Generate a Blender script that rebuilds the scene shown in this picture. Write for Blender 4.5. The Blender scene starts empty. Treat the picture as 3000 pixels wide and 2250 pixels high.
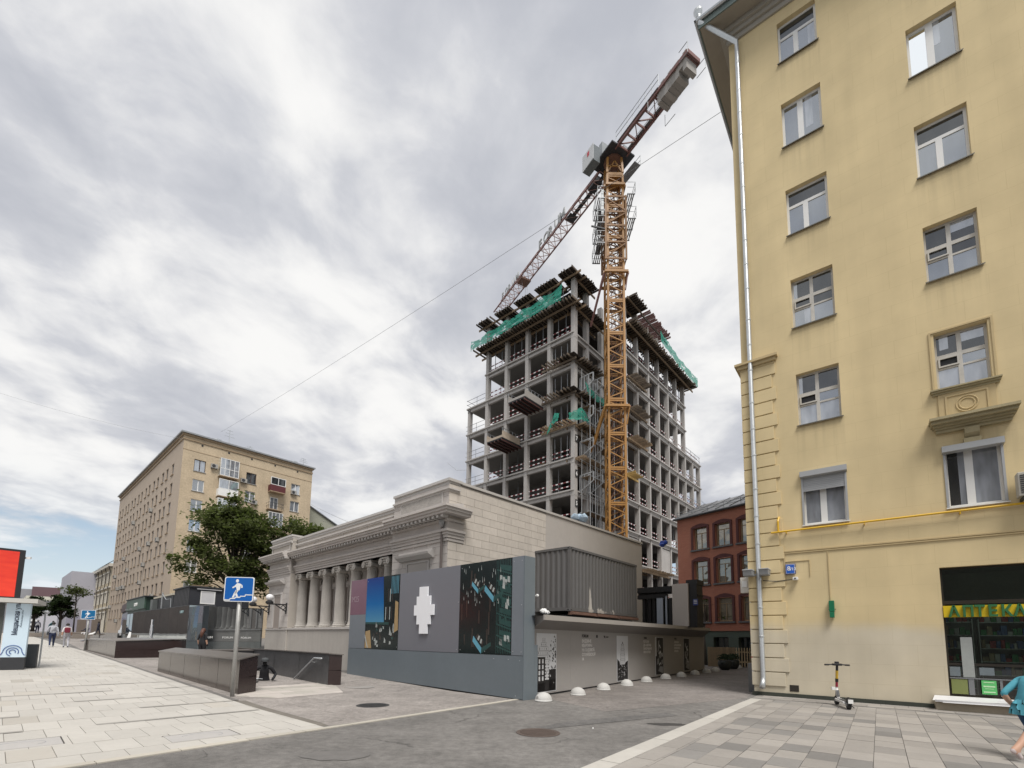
import bpy, bmesh, math, random
from mathutils import Vector, Matrix
R = math.radians
SC = bpy.context.scene
COL = SC.collection
random.seed(7)

# ------------------------------------------------------------------ camera
cam_d = bpy.data.cameras.new('camera'); cam = bpy.data.objects.new('camera', cam_d); COL.objects.link(cam)
cam_d.sensor_width = 36.0; cam_d.lens = 36.0 * 1377.35 / 3000.0
cam_d.shift_x = 0.0; cam_d.shift_y = (1725.18 - 1125.0) / 3000.0
cam_d.clip_start = 0.1; cam_d.clip_end = 4000
_p, _r = 0.108806, -0.0155097
_M = Matrix.Rotation(_p, 3, 'X') @ Matrix.Rotation(_r, 3, 'Y')
_right, _fwd, _up = _M @ Vector((1, 0, 0)), _M @ Vector((0, 1, 0)), _M @ Vector((0, 0, 1))
_C = Matrix((_right, _up, -_fwd)).transposed().to_4x4(); _C.translation = (0, 0, 1.68)
cam.matrix_world = _C
SC.camera = cam
SC.view_settings.view_transform = 'Standard'; SC.view_settings.look = 'None'
SC.view_settings.exposure = 1.25; SC.view_settings.gamma = 1.0; SC.view_settings.use_curve_mapping = False
SC.cycles.max_bounces = 6; SC.cycles.diffuse_bounces = 3; SC.cycles.glossy_bounces = 3
SC.cycles.transparent_max_bounces = 8

# ------------------------------------------------------------------ sky
SUN_EL, SUN_AZ = R(61), R(164)      # azimuth measured clockwise from +Y
W = bpy.data.worlds.new('World'); SC.world = W; W.use_nodes = True
nt = W.node_tree; nd = nt.nodes; lk = nt.links; nd.clear()
def N(t, **k):
    n = nd.new(t)
    for a, b in k.items(): setattr(n, a, b)
    return n
out = N('ShaderNodeOutputWorld'); bg = N('ShaderNodeBackground'); bg.inputs['Strength'].default_value = 0.05
lk.new(bg.outputs[0], out.inputs[0])
sky = N('ShaderNodeTexSky', sky_type='NISHITA', sun_disc=False); sky.sun_elevation = SUN_EL; sky.sun_rotation = SUN_AZ
sky.air_density = 1.0; sky.dust_density = 0.6; sky.ozone_density = 1.5
tc = N('ShaderNodeTexCoord'); sx = N('ShaderNodeSeparateXYZ'); lk.new(tc.outputs['Generated'], sx.inputs[0])
def math_(op, a, b=None, c=None, clamp=False):
    n = N('ShaderNodeMath', operation=op, use_clamp=clamp)
    for i, x in enumerate((a, b, c)):
        if x is None: continue
        if isinstance(x, (int, float)): n.inputs[i].default_value = x
        else: lk.new(x, n.inputs[i])
    return n.outputs[0]
def ramp(x, a, b, va=0.0, vb=1.0):
    n = N('ShaderNodeMapRange', interpolation_type='SMOOTHSTEP')
    lk.new(x, n.inputs['Value'])
    for k, v in zip(('From Min', 'From Max', 'To Min', 'To Max'), (a, b, va, vb)): n.inputs[k].default_value = v
    return n.outputs[0]
z = math_('MAXIMUM', sx.outputs['Z'], 0.0)
den = math_('ADD', z, 0.16)
u = math_('DIVIDE', sx.outputs['X'], den); v = math_('DIVIDE', sx.outputs['Y'], den)
cv = N('ShaderNodeCombineXYZ'); lk.new(u, cv.inputs[0]); lk.new(v, cv.inputs[1])
def noise(scale, detail, rough, stretch, rot, dist=0.0, off=(0, 0, 0)):
    m = N('ShaderNodeMapping', vector_type='POINT'); m.inputs['Rotation'].default_value = (0, 0, R(rot))
    m.inputs['Scale'].default_value = (stretch[0], stretch[1], 1); m.inputs['Location'].default_value = off
    lk.new(cv.outputs[0], m.inputs[0])
    n = N('ShaderNodeTexNoise'); n.inputs['Scale'].default_value = scale; n.inputs['Detail'].default_value = detail
    n.inputs['Roughness'].default_value = rough; n.inputs['Distortion'].default_value = dist
    lk.new(m.outputs[0], n.inputs['Vector']); return n.outputs['Fac']
big = noise(0.95, 3, 0.5, (1.0, 0.72), -14, 0.35, (4.3, 1.2, 0))
mid = noise(1.7, 6, 0.52, (1.0, 0.8), -34, 0.45, (1.1, 7.2, 0))
fine = noise(5.0, 8, 0.55, (1.0, 0.95), -10, 0.3, (3.7, 2.1, 0))
den_ = math_('ADD', math_('MULTIPLY', big, 0.46), math_('ADD', math_('MULTIPLY', mid, 0.38), math_('MULTIPLY', fine, 0.16)))
low = ramp(sx.outputs['Z'], 0.06, 0.46)                       # fewer clouds towards the horizon
thr = math_('SUBTRACT', den_, math_('SUBTRACT', 0.50, math_('MULTIPLY', low, 0.22)))
cover = ramp(thr, -0.04, 0.05)
bright = ramp(math_('ADD', math_('MULTIPLY', mid, 0.48), math_('ADD', math_('MULTIPLY', big, 0.26), math_('MULTIPLY', fine, 0.26))), 0.385, 0.585)
cr = N('ShaderNodeValToRGB'); lk.new(bright, cr.inputs[0])
cr.color_ramp.elements[0].position = 0.0; cr.color_ramp.elements[0].color = (0.43, 0.445, 0.49, 1)
cr.color_ramp.elements[1].position = 1.0; cr.color_ramp.elements[1].color = (0.80, 0.795, 0.785, 1)
e = cr.color_ramp.elements.new(0.42); e.color = (0.535, 0.545, 0.58, 1)
mx = N('ShaderNodeMix', data_type='RGBA', blend_type='MULTIPLY'); mx.inputs[0].default_value = 1.0
lk.new(cr.outputs[0], mx.inputs[6]); mx.inputs[7].default_value = (10, 10, 10, 1)
sk = N('ShaderNodeMix', data_type='RGBA', blend_type='MULTIPLY'); sk.inputs[0].default_value = 1.0
lk.new(sky.outputs[0], sk.inputs[6]); sk.inputs[7].default_value = (1.05, 1.0, 0.95, 1)
fm = N('ShaderNodeMix', data_type='RGBA'); lk.new(cover, fm.inputs[0]); lk.new(sk.outputs[2], fm.inputs[6]); lk.new(mx.outputs[2], fm.inputs[7])
hz = ramp(sx.outputs['Z'], -0.02, 0.30, 0.80, 0.0)
hm = N('ShaderNodeMix', data_type='RGBA'); lk.new(hz, hm.inputs[0]); lk.new(fm.outputs[2], hm.inputs[6]); hm.inputs[7].default_value = (6.0, 6.7, 7.3, 1)
lk.new(hm.outputs[2], bg.inputs['Color'])

# ------------------------------------------------------------------ sun (veiled by cloud)
sl = bpy.data.lights.new('sun', 'SUN'); sl.energy = 1.5; sl.angle = R(24); sl.color = (1.0, 0.96, 0.9)
so = bpy.data.objects.new('sun', sl); COL.objects.link(so)
_d = Vector((math.sin(SUN_AZ) * math.cos(SUN_EL), math.cos(SUN_AZ) * math.cos(SUN_EL), math.sin(SUN_EL)))
so.rotation_euler = _d.to_track_quat('Z', 'Y').to_euler(); so.location = (20, -20, 60)

# ------------------------------------------------------------------ helpers
def U(a): return Vector((math.cos(R(a)), math.sin(R(a)), 0))
def gz(x, y):
    s = -0.7314 * x + 0.682 * y
    return 0.021 * min(max(0.0, s - 12), 90)
_mats = {}
def mat(name, rgb, rough=0.8, metal=0.0, var=0.12, scale=2.0, bump=0.0, bscale=30.0, rnd=0.0, spec=0.5, world=False, streak=0.0, detail=5, var2=None, coat=0.0):
    """plain painted / mineral surface: base colour broken by two noises, optional fine relief and per-piece tone"""
    if name in _mats: return _mats[name]
    m = bpy.data.materials.new(name); _mats[name] = m; m.use_nodes = True
    t = m.node_tree; n = t.nodes; l = t.links; b = n['Principled BSDF']
    b.inputs['Roughness'].default_value = rough; b.inputs['Metallic'].default_value = metal
    b.inputs['Specular IOR Level'].default_value = spec; b.inputs['Coat Weight'].default_value = coat
    b.inputs['Coat Roughness'].default_value = 0.05
    tc = n.new('ShaderNodeTexCoord'); vec = tc.outputs['Object']
    if world:
        g = n.new('ShaderNodeNewGeometry'); vec = g.outputs['Position']
    def ns(s, d, sc=(1, 1, 1)):
        mp = n.new('ShaderNodeMapping'); mp.inputs['Scale'].default_value = sc; l.new(vec, mp.inputs[0])
        q = n.new('ShaderNodeTexNoise'); q.inputs['Scale'].default_value = s; q.inputs['Detail'].default_value = d; q.inputs['Roughness'].default_value = 0.62
        l.new(mp.outputs[0], q.inputs['Vector']); return q.outputs['Fac']
    def mul(a, k):
        q = n.new('ShaderNodeMath'); q.operation = 'MULTIPLY_ADD'; l.new(a, q.inputs[0]); q.inputs[1].default_value = 2 * k; q.inputs[2].default_value = 1 - k; return q.outputs[0]
    def comb(a, c):
        q = n.new('ShaderNodeMath'); q.operation = 'MULTIPLY'; l.new(a, q.inputs[0]); l.new(c, q.inputs[1]); return q.outputs[0]
    f = mul(ns(scale, detail), var)
    f = comb(f, mul(ns(scale * 9, 4), var * 0.7 if var2 is None else var2))
    if streak: f = comb(f, mul(ns(scale * 2.5, 5, (1, 1, 0.06)), streak))
    if rnd:
        oi = n.new('ShaderNodeObjectInfo'); f = comb(f, mul(oi.outputs['Random'], rnd))
    mxn = n.new('ShaderNodeMix'); mxn.data_type = 'RGBA'; mxn.blend_type = 'MULTIPLY'; mxn.inputs[0].default_value = 1
    mxn.inputs[6].default_value = (*rgb, 1); l.new(f, mxn.inputs[7]); l.new(mxn.outputs[2], b.inputs['Base Color'])
    if bump:
        bp = n.new('ShaderNodeBump'); bp.inputs['Strength'].default_value = bump; bp.inputs['Distance'].default_value = 0.02
        l.new(ns(bscale, 4), bp.inputs['Height']); l.new(bp.outputs[0], b.inputs['Normal'])
    return m
def glass(name, rgb=(0.03, 0.035, 0.04), gloss=0.3, rough=0.03, wob=0.0, tint=(0.9, 0.95, 1.0)):
    """window pane: dark room behind, mirror-like skin in front"""
    if name in _mats: return _mats[name]
    m = bpy.data.materials.new(name); _mats[name] = m; m.use_nodes = True
    t = m.node_tree; n = t.nodes; l = t.links; n.remove(n['Principled BSDF'])
    o = n['Material Output']; mix = n.new('ShaderNodeMixShader'); d = n.new('ShaderNodeBsdfDiffuse'); g = n.new('ShaderNodeBsdfGlossy')
    d.inputs['Color'].default_value = (*rgb, 1); g.inputs['Color'].default_value = (*tint, 1); g.inputs['Roughness'].default_value = rough
    lw = n.new('ShaderNodeFresnel'); lw.inputs['IOR'].default_value = 1.5
    a = n.new('ShaderNodeMath'); a.operation = 'MULTIPLY_ADD'; a.use_clamp = True; l.new(lw.outputs[0], a.inputs[0]); a.inputs[1].default_value = 1.0; a.inputs[2].default_value = gloss
    oi = n.new('ShaderNodeObjectInfo'); tq = n.new('ShaderNodeTexCoord'); mq = n.new('ShaderNodeMapping'); mq.inputs['Scale'].default_value = (3.0, 3.0, 0.7); l.new(tq.outputs['Object'], mq.inputs[0]); nq = n.new('ShaderNodeTexNoise'); nq.inputs['Scale'].default_value = 1.6; nq.noise_dimensions = '4D'; l.new(mq.outputs[0], nq.inputs['Vector']); l.new(oi.outputs['Random'], nq.inputs['W'])
    rq = n.new('ShaderNodeMapRange'); l.new(nq.outputs['Fac'], rq.inputs[0]); rq.inputs[1].default_value = 0.35; rq.inputs[2].default_value = 0.65; rq.inputs[3].default_value = 0.75; rq.inputs[4].default_value = 1.3
    dq = n.new('ShaderNodeMix'); dq.data_type = 'RGBA'; dq.blend_type = 'MULTIPLY'; dq.inputs[0].default_value = 1.0; dq.inputs[6].default_value = (*rgb, 1); l.new(rq.outputs[0], dq.inputs[7]); l.new(dq.outputs[2], d.inputs['Color'])
    l.new(a.outputs[0], mix.inputs[0]); l.new(d.outputs[0], mix.inputs[1]); l.new(g.outputs[0], mix.inputs[2]); l.new(mix.outputs[0], o.inputs[0])
    if wob:
        tc = n.new('ShaderNodeTexCoord'); q = n.new('ShaderNodeTexNoise'); q.inputs['Scale'].default_value = 0.9; q.inputs['Detail'].default_value = 1
        bp = n.new('ShaderNodeBump'); bp.inputs['Strength'].default_value = wob; bp.inputs['Distance'].default_value = 0.1
        l.new(tc.outputs['Object'], q.inputs['Vector']); l.new(q.outputs['Fac'], bp.inputs['Height']); l.new(bp.outputs[0], g.inputs['Normal'])
    return m

class MB:
    def __init__(s): s.v = []; s.f = []; s.m = []
    def poly(s, pts, m=0):
        i = len(s.v); s.v += [tuple(p) for p in pts]; s.f.append(tuple(range(i, i + len(pts)))); s.m.append(m); return s
    def box(s, x0, x1, y0, y1, z0, z1, m=0):
        i = len(s.v)
        s.v += [(x, y, z) for z in (z0, z1) for y in (y0, y1) for x in (x0, x1)]
        for a in ((0, 2, 3, 1), (4, 5, 7, 6), (0, 1, 5, 4), (2, 6, 7, 3), (0, 4, 6, 2), (1, 3, 7, 5)):
            s.f.append(tuple(i + k for k in a)); s.m.append(m)
        return s
    def beam(s, p, q, w, h=None, m=0, up=(0, 0, 1)):
        h = w if h is None else h
        p, q = Vector(p), Vector(q); d = q - p
        if d.length < 1e-6: return s
        d.normalize(); upv = Vector(up)
        if abs(d.dot(upv)) > 0.97: upv = Vector((0, 1, 0)) if abs(d.y) < 0.9 else Vector((1, 0, 0))
        a = d.cross(upv).normalized(); b = a.cross(d).normalized(); i = len(s.v)
        for c in (p, q):
            for sa, sb in ((-1, -1), (1, -1), (1, 1), (-1, 1)): s.v.append(tuple(c + a * sa * w / 2 + b * sb * h / 2))
        for k in range(4): s.f.append((i + k, i + (k + 1) % 4, i + 4 + (k + 1) % 4, i + 4 + k)); s.m.append(m)
        s.f += [(i + 3, i + 2, i + 1, i), (i + 4, i + 5, i + 6, i + 7)]; s.m += [m, m]; return s
    def tube(s, pts, r, n=8, m=0, caps=True):
        pts = [Vector(p) for p in pts]; rr = r if isinstance(r, (list, tuple)) else [r] * len(pts); base = len(s.v)
        pa = None
        for k, p in enumerate(pts):
            d = (pts[min(k + 1, len(pts) - 1)] - pts[max(k - 1, 0)]).normalized()
            if pa is None:
                ref = Vector((0, 0, 1)) if abs(d.z) < 0.9 else Vector((1, 0, 0)); a = d.cross(ref).normalized()
            else: a = (pa - d * pa.dot(d)).normalized()
            pa = a; b = d.cross(a)
            for j in range(n):
                t = 2 * math.pi * j / n; s.v.append(tuple(p + (a * math.cos(t) + b * math.sin(t)) * rr[k]))
        for k in range(len(pts) - 1):
            for j in range(n):
                s.f.append((base + k * n + j, base + k * n + (j + 1) % n, base + (k + 1) * n + (j + 1) % n, base + (k + 1) * n + j)); s.m.append(m)
        if caps:
            s.f.append(tuple(base + j for j in reversed(range(n)))); s.m.append(m)
            s.f.append(tuple(base + (len(pts) - 1) * n + j for j in range(n))); s.m.append(m)
        return s
    def lathe(s, prof, n=20, c=(0, 0, 0), m=0):
        base = len(s.v); k = len(prof)
        for r_, z_ in prof:
            for j in range(n):
                t = 2 * math.pi * j / n; s.v.append((c[0] + r_ * math.cos(t), c[1] + r_ * math.sin(t), c[2] + z_))
        for a in range(k - 1):
            for j in range(n):
                s.f.append((base + a * n + j, base + a * n + (j + 1) % n, base + (a + 1) * n + (j + 1) % n, base + (a + 1) * n + j)); s.m.append(m)
        s.f.append(tuple(base + j for j in reversed(range(n)))); s.m.append(m)
        s.f.append(tuple(base + (k - 1) * n + j for j in range(n))); s.m.append(m); return s
    def prism(s, poly, a0, a1, axis='y', m=0):
        """extrude a 2-d outline: axis 'y' -> outline in x,z ; 'z' -> x,y ; 'x' -> y,z"""
        def P(p, a): return {'y': (p[0], a, p[1]), 'z': (p[0], p[1], a), 'x': (a, p[0], p[1])}[axis]
        i = len(s.v); n = len(poly)
        s.v += [P(p, a0) for p in poly] + [P(p, a1) for p in poly]
        s.f.append(tuple(i + k for k in range(n))); s.f.append(tuple(i + n + k for k in reversed(range(n)))); s.m += [m, m]
        for k in range(n): s.f.append((i + k, i + n + k, i + n + (k + 1) % n, i + (k + 1) % n)); s.m.append(m)
        return s
    def mesh(s, name, mats, smooth=False):
        me = bpy.data.meshes.new(name); me.from_pydata(s.v, [], s.f); me.validate(verbose=False)
        mats = mats if isinstance(mats, (list, tuple)) else [mats]
        for q in mats: me.materials.append(q)
        if len(mats) > 1 and len(me.polygons) == len(s.m): me.polygons.foreach_set('material_index', s.m)
        bm = bmesh.new(); bm.from_mesh(me); bmesh.ops.recalc_face_normals(bm, faces=bm.faces); bm.to_mesh(me); bm.free()
        if smooth: me.polygons.foreach_set('use_smooth', [True] * len(me.polygons))
        return me
    def build(s, name, mats, parent=None, loc=(0, 0, 0), rot=(0, 0, 0), smooth=False, bevel=0.0):
        return link(name, s.mesh(name, mats, smooth), parent, loc, rot, bevel)
def link(name, me, parent=None, loc=(0, 0, 0), rot=(0, 0, 0), bevel=0.0):
    o = bpy.data.objects.new(name, me); COL.objects.link(o); o.location = loc; o.rotation_euler = rot
    if parent is not None: o.parent = parent
    if bevel:
        b = o.modifiers.new('edge', 'BEVEL'); b.width = bevel; b.segments = 2; b.limit_method = 'ANGLE'; b.angle_limit = R(40)
    return o
def tag(o, label=None, cat=None, group=None, kind=None):
    if label: o['label'] = label
    if cat: o['category'] = cat
    if group: o['group'] = group
    if kind: o['kind'] = kind
    return o
def thing(name, label, cat, loc=(0, 0, 0), rz=0.0, group=None, kind=None):
    o = bpy.data.objects.new(name, None); COL.objects.link(o); o.location = loc; o.rotation_euler = (0, 0, R(rz)); o.empty_display_size = 0.2
    return tag(o, label, cat, group, kind)
def copy_tree(o, parent=None):
    c = o.copy(); COL.objects.link(c)
    if parent is not None: c.parent = parent
    for ch in o.children: copy_tree(ch, c)
    return c
def text_mesh(txt, size, depth=0.01, align='LEFT', sx=1.0, mats=None, bold=0.0):
    cu = bpy.data.curves.new('lettering', 'FONT'); cu.body = txt; cu.size = size; cu.extrude = depth / 2; cu.align_x = align; cu.offset = bold; cu.resolution_u = 2
    ob = bpy.data.objects.new('lettering', cu); COL.objects.link(ob); bpy.context.view_layer.update()
    me = bpy.data.meshes.new_from_object(ob.evaluated_get(bpy.context.evaluated_depsgraph_get()))
    bpy.data.objects.remove(ob); bpy.data.curves.remove(cu)
    for v_ in me.vertices: v_.co.x *= sx
    me.materials.clear()
    if mats: me.materials.append(mats)
    return me
def text(name, txt, size, m, parent, loc, rot=(R(90), 0, 0), depth=0.01, align='LEFT', sx=1.0, bold=0.0):
    return link(name, text_mesh(txt, size, depth, align, sx, m, bold), parent, loc, rot)

# shared materials
A = dict(
 conc=mat('concrete', (0.42, 0.40, 0.385), 0.85, var=0.16, scale=0.7, streak=0.14, bump=0.15),
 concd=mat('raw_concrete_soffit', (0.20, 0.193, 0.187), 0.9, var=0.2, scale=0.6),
 steel=mat('galvanised_steel', (0.52, 0.54, 0.56), 0.4, 0.75, var=0.12, scale=3),
 grey=mat('grey_tube_steel', (0.26, 0.27, 0.285), 0.5, 0.5, var=0.1),
 black=mat('black_paint', (0.018, 0.018, 0.02), 0.5, var=0.1),
 dark=mat('dark_anthracite', (0.035, 0.037, 0.042), 0.55, var=0.12, scale=1.5),
 white=mat('white_paint', (0.78, 0.78, 0.77), 0.5, var=0.05),
 upvc=mat('white_window_plastic', (0.75, 0.75, 0.74), 0.35, var=0.04),
 wood=mat('weathered_timber', (0.19, 0.135, 0.085), 0.8, var=0.25, scale=2, rnd=0.35),
 woody=mat('yellow_formwork_timber', (0.36, 0.24, 0.08), 0.7, var=0.2, scale=2, rnd=0.25),
 ply=mat('dark_formwork_plywood', (0.05, 0.042, 0.036), 0.6, var=0.25, scale=1.2),
 rubber=mat('rubber', (0.02, 0.02, 0.02), 0.7),
 skin=mat('skin', (0.52, 0.31, 0.22), 0.6, var=0.05),
)
# ================================================================== ground
def asphalt(name, rgb, crack=1.0):
    m = bpy.data.materials.new(name); m.use_nodes = True; t = m.node_tree; n = t.nodes; l = t.links; b = n['Principled BSDF']; b.inputs['Roughness'].default_value = 0.88; b.inputs['Specular IOR Level'].default_value = 0.3
    g = n.new('ShaderNodeNewGeometry')
    def ns(sc, d, r=0.6):
        q = n.new('ShaderNodeTexNoise'); q.inputs['Scale'].default_value = sc; q.inputs['Detail'].default_value = d; q.inputs['Roughness'].default_value = r; l.new(g.outputs['Position'], q.inputs['Vector']); return q
    def mr(x, a, c, va, vb, sm=True):
        q = n.new('ShaderNodeMapRange'); q.interpolation_type = 'SMOOTHSTEP' if sm else 'LINEAR'; l.new(x, q.inputs[0])
        for k, v_ in enumerate((a, c, va, vb)): q.inputs[k + 1].default_value = v_
        return q.outputs[0]
    def ma(op, x, y):
        q = n.new('ShaderNodeMath'); q.operation = op
        for k, v_ in enumerate((x, y)):
            if isinstance(v_, (int, float)): q.inputs[k].default_value = v_
            else: l.new(v_, q.inputs[k])
        return q.outputs[0]
    big_, mid_, spk, oil = ns(0.22, 3), ns(1.3, 6), ns(70, 2, 0.8), ns(0.9, 4)
    f = ma('MULTIPLY', mr(big_.outputs['Fac'], 0.3, 0.7, 0.86, 1.12), mr(mid_.outputs['Fac'], 0.25, 0.75, 0.84, 1.16)); f = ma('MULTIPLY', f, mr(spk.outputs['Fac'], 0.3, 0.7, 0.72, 1.3, False))
    f = ma('MULTIPLY', f, mr(ns(7.0, 5, 0.75).outputs['Fac'], 0.3, 0.7, 0.80, 1.20)); f = ma('MULTIPLY', f, mr(oil.outputs['Fac'], 0.66, 0.74, 1.0, 0.72))
    # cracks: edges of warped cells, kept only where a coarse noise allows
    wv = n.new('ShaderNodeVectorMath'); wv.operation = 'MULTIPLY_ADD'; l.new(ns(1.1, 5).outputs['Color'], wv.inputs[0]); wv.inputs[1].default_value = (0.9, 0.9, 0.0); l.new(g.outputs['Position'], wv.inputs[2])
    vo = n.new('ShaderNodeTexVoronoi'); vo.feature = 'DISTANCE_TO_EDGE'; vo.inputs['Scale'].default_value = 0.42; l.new(wv.outputs[0], vo.inputs['Vector'])
    ck = ma('MULTIPLY', mr(vo.outputs['Distance'], 0.0, 0.011, 1.0, 0.0), mr(ns(0.35, 2).outputs['Fac'], 0.50, 0.56, 0.0, crack))
    f = ma('MULTIPLY', f, ma('SUBTRACT', 1.0, ma('MULTIPLY', ck, 0.38)))
    x = n.new('ShaderNodeMix'); x.data_type = 'RGBA'; x.blend_type = 'MULTIPLY'; x.inputs[0].default_value = 1; x.inputs[6].default_value = (*rgb, 1); l.new(f, x.inputs[7]); l.new(x.outputs[2], b.inputs['Base Color'])
    bp = n.new('ShaderNodeBump'); bp.inputs['Strength'].default_value = 0.5; bp.inputs['Distance'].default_value = 0.012; l.new(ma('SUBTRACT', ns(95, 3).outputs['Fac'], ma('MULTIPLY', ck, 1.5)), bp.inputs['Height']); l.new(bp.outputs[0], b.inputs['Normal']); return m
asph = asphalt('asphalt', (0.165, 0.157, 0.149)); asph2 = asphalt('worn_asphalt', (0.26, 0.238, 0.222), .7); asph3 = asphalt('alley_asphalt', (0.195, 0.178, 0.167), .8)
granl = mat('pale_granite', (0.45, 0.43, 0.395), 0.75, var=0.12, scale=0.9, bump=0.2, bscale=60, rnd=0.055, world=True, var2=0.09)
grang = mat('grey_granite', (0.40, 0.375, 0.335), 0.75, var=0.08, scale=1.2, bump=0.12, bscale=60, rnd=0.12, world=True)
joint = mat('dark_joint', (0.16, 0.145, 0.125), 0.95, var=0.3, scale=2, world=True)
bandm = mat('grey_band_granite', (0.30, 0.285, 0.26), 0.75, var=0.15, scale=2, rnd=0.2, world=True)
kerbm = mat('kerb_stone', (0.43, 0.40, 0.345), 0.8, var=0.1, scale=2, rnd=0.1, world=True)
E137, E52 = U(137), U(52.3)
def grid_sheet(name, m, P, du, dv, nu, nv, lift, kind='structure', skip=None):
    b = MB()
    def pt(i, j):
        q = P + du * i + dv * j
        return (q.x, q.y, gz(q.x, q.y) + lift)
    for i in range(nu):
        for j in range(nv): b.poly([pt(i, j), pt(i + 1, j), pt(i + 1, j + 1), pt(i, j + 1)])
    o = b.build(name, m); return tag(o, kind=kind)

# the ground: one sheet in bands along the slope, out to the horizon; a pit is left open for the subway stairs
STA = Vector((-8.3, 14.75, 0)); SU, SV = U(137), U(47)               # stairwell corner; down the stairs / across them
PL, PW = 6.2, 2.45
s0, t0 = STA.dot(SU), STA.dot(SV)
b = MB()
ss = [-900, -60, -20, -8, 0, 6, 12, s0, s0 + PL, 30, 45, 60, 80, 102, 140, 900]
tt = [-900, -300, -100, -40, -20, -10, t0, t0 + PW, 10, 20, 40, 80, 160, 400, 1000]
for i in range(len(ss) - 1):
    for j in range(len(tt) - 1):
        if ss[i] == s0 and tt[j] == t0: continue
        q = []
        for s_, t_ in ((ss[i], tt[j]), (ss[i + 1], tt[j]), (ss[i + 1], tt[j + 1]), (ss[i], tt[j + 1])):
            p_ = SU * s_ + SV * t_; q.append((p_.x, p_.y, gz(p_.x, p_.y)))
        b.poly(q)
tag(b.build('ground', asph), kind='structure')

def clip(poly, a, c):
    """keep the part of a 2-d polygon left of the line a -> c"""
    out = []; d = (c[0] - a[0], c[1] - a[1])
    side = lambda p: d[0] * (p[1] - a[1]) - d[1] * (p[0] - a[0])
    for k in range(len(poly)):
        p, q = poly[k], poly[(k + 1) % len(poly)]; sp, sq = side(p), side(q)
        if sp >= 0: out.append(p)
        if sp * sq < 0:
            t = sp / (sp - sq); out.append((p[0] + (q[0] - p[0]) * t, p[1] + (q[1] - p[1]) * t))
    return out
def clip_all(poly, edges):
    for a, c in edges:
        if len(poly) < 3: return []
        poly = clip(poly, a, c)
    return poly if len(poly) >= 3 else []
def area(p): return 0.5 * abs(sum(p[k][0] * p[(k + 1) % len(p)][1] - p[(k + 1) % len(p)][0] * p[k][1] for k in range(len(p))))
def surf(name, poly, m, lift, cells=1.6, kind='structure', parent=None):
    """a paved area following the slope, cut in bands along it"""
    b = MB(); ds = [p[0] * SU.x + p[1] * SU.y for p in poly]
    cuts = sorted({min(ds), max(ds), *[c for c in (0, 6, 12, 20, 30, 45, 60, 80, 102) if min(ds) < c < max(ds)]})
    for lo, hi in zip(cuts, cuts[1:]):
        A0 = SU * lo; B0 = SU * hi
        q = clip_all(poly, [((A0.x - SV.x, A0.y - SV.y), (A0.x + SV.x, A0.y + SV.y))][::1]) if False else poly
        q = clip(q, (A0.x + SV.x, A0.y + SV.y), (A0.x - SV.x, A0.y - SV.y)); 
        if not q or sum((p[0] * SU.x + p[1] * SU.y) for p in q) / len(q) < lo - 1e-3:
            q = clip(poly, (A0.x - SV.x, A0.y - SV.y), (A0.x + SV.x, A0.y + SV.y))
        q2 = clip(q, (B0.x - SV.x, B0.y - SV.y), (B0.x + SV.x, B0.y + SV.y))
        if not q2 or sum((p[0] * SU.x + p[1] * SU.y) for p in q2) / len(q2) > hi + 1e-3:
            q2 = clip(q, (B0.x + SV.x, B0.y + SV.y), (B0.x - SV.x, B0.y - SV.y))
        if len(q2) >= 3: b.poly([(x, y, gz(x, y) + lift) for x, y in q2])
    return tag(b.build(name, m, parent), kind=kind)
def slabs(parent, name, region, O, ha, wa, wb, na, nb, mats, top, gap=0.006, off=0.5, keep=300, wear=0.003, thick=0.03):
    """single slabs, clipped to the region, nearest first; returns the leftover outlines"""
    ea, eb = U(ha), U(ha + 90); todo = []
    for j in range(-nb, nb):
        for i in range(-na, na):
            a0 = (i + (off if j % 2 else 0)) * wa; b0 = j * wb
            q = [O + ea * (a0 + x) + eb * (b0 + y) for x, y in ((gap / 2, gap / 2), (wa - gap / 2, gap / 2), (wa - gap / 2, wb - gap / 2), (gap / 2, wb - gap / 2))]
            pl = clip_all([(p.x, p.y) for p in q], region)
            if len(pl) < 3 or area(pl) < 0.012: continue
            cx, cy = sum(p[0] for p in pl) / len(pl), sum(p[1] for p in pl) / len(pl)
            if cy < 3.4: continue
            hx = cx / cy
            if hx < -1.22 or hx > 1.2: continue
            todo.append((cx * cx + cy * cy, pl, i, j))
    todo.sort(key=lambda t: t[0])
    rest = []
    for k, (d, pl, i, j) in enumerate(todo):
        dz = top + random.uniform(-wear, wear)
        cx, cy = sum(p[0] for p in pl) / len(pl), sum(p[1] for p in pl) / len(pl)
        b = MB(); n_ = len(pl); z0 = gz(cx, cy)
        T = [(x - cx, y - cy, gz(x, y) - z0 + dz) for x, y in pl]; B = [(x, y, z_ - thick) for x, y, z_ in T]
        if k < keep:
            b.poly(T)
            for q in range(n_): b.poly([T[q], B[q], B[(q + 1) % n_], T[(q + 1) % n_]])
            b.build(name, mats(i, j), parent, (cx, cy, z0))
        else: rest.append((pl, dz, mats(i, j)))
    if rest:
        b = MB(); ms = list({id(r[2]): r[2] for r in rest}.values())
        for pl, dz, m in rest:
            T = [(x, y, gz(x, y) + dz) for x, y in pl]; b.poly(T, ms.index(m))
        tag(b.build(name + '_field', ms, parent), kind='stuff')

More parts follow.
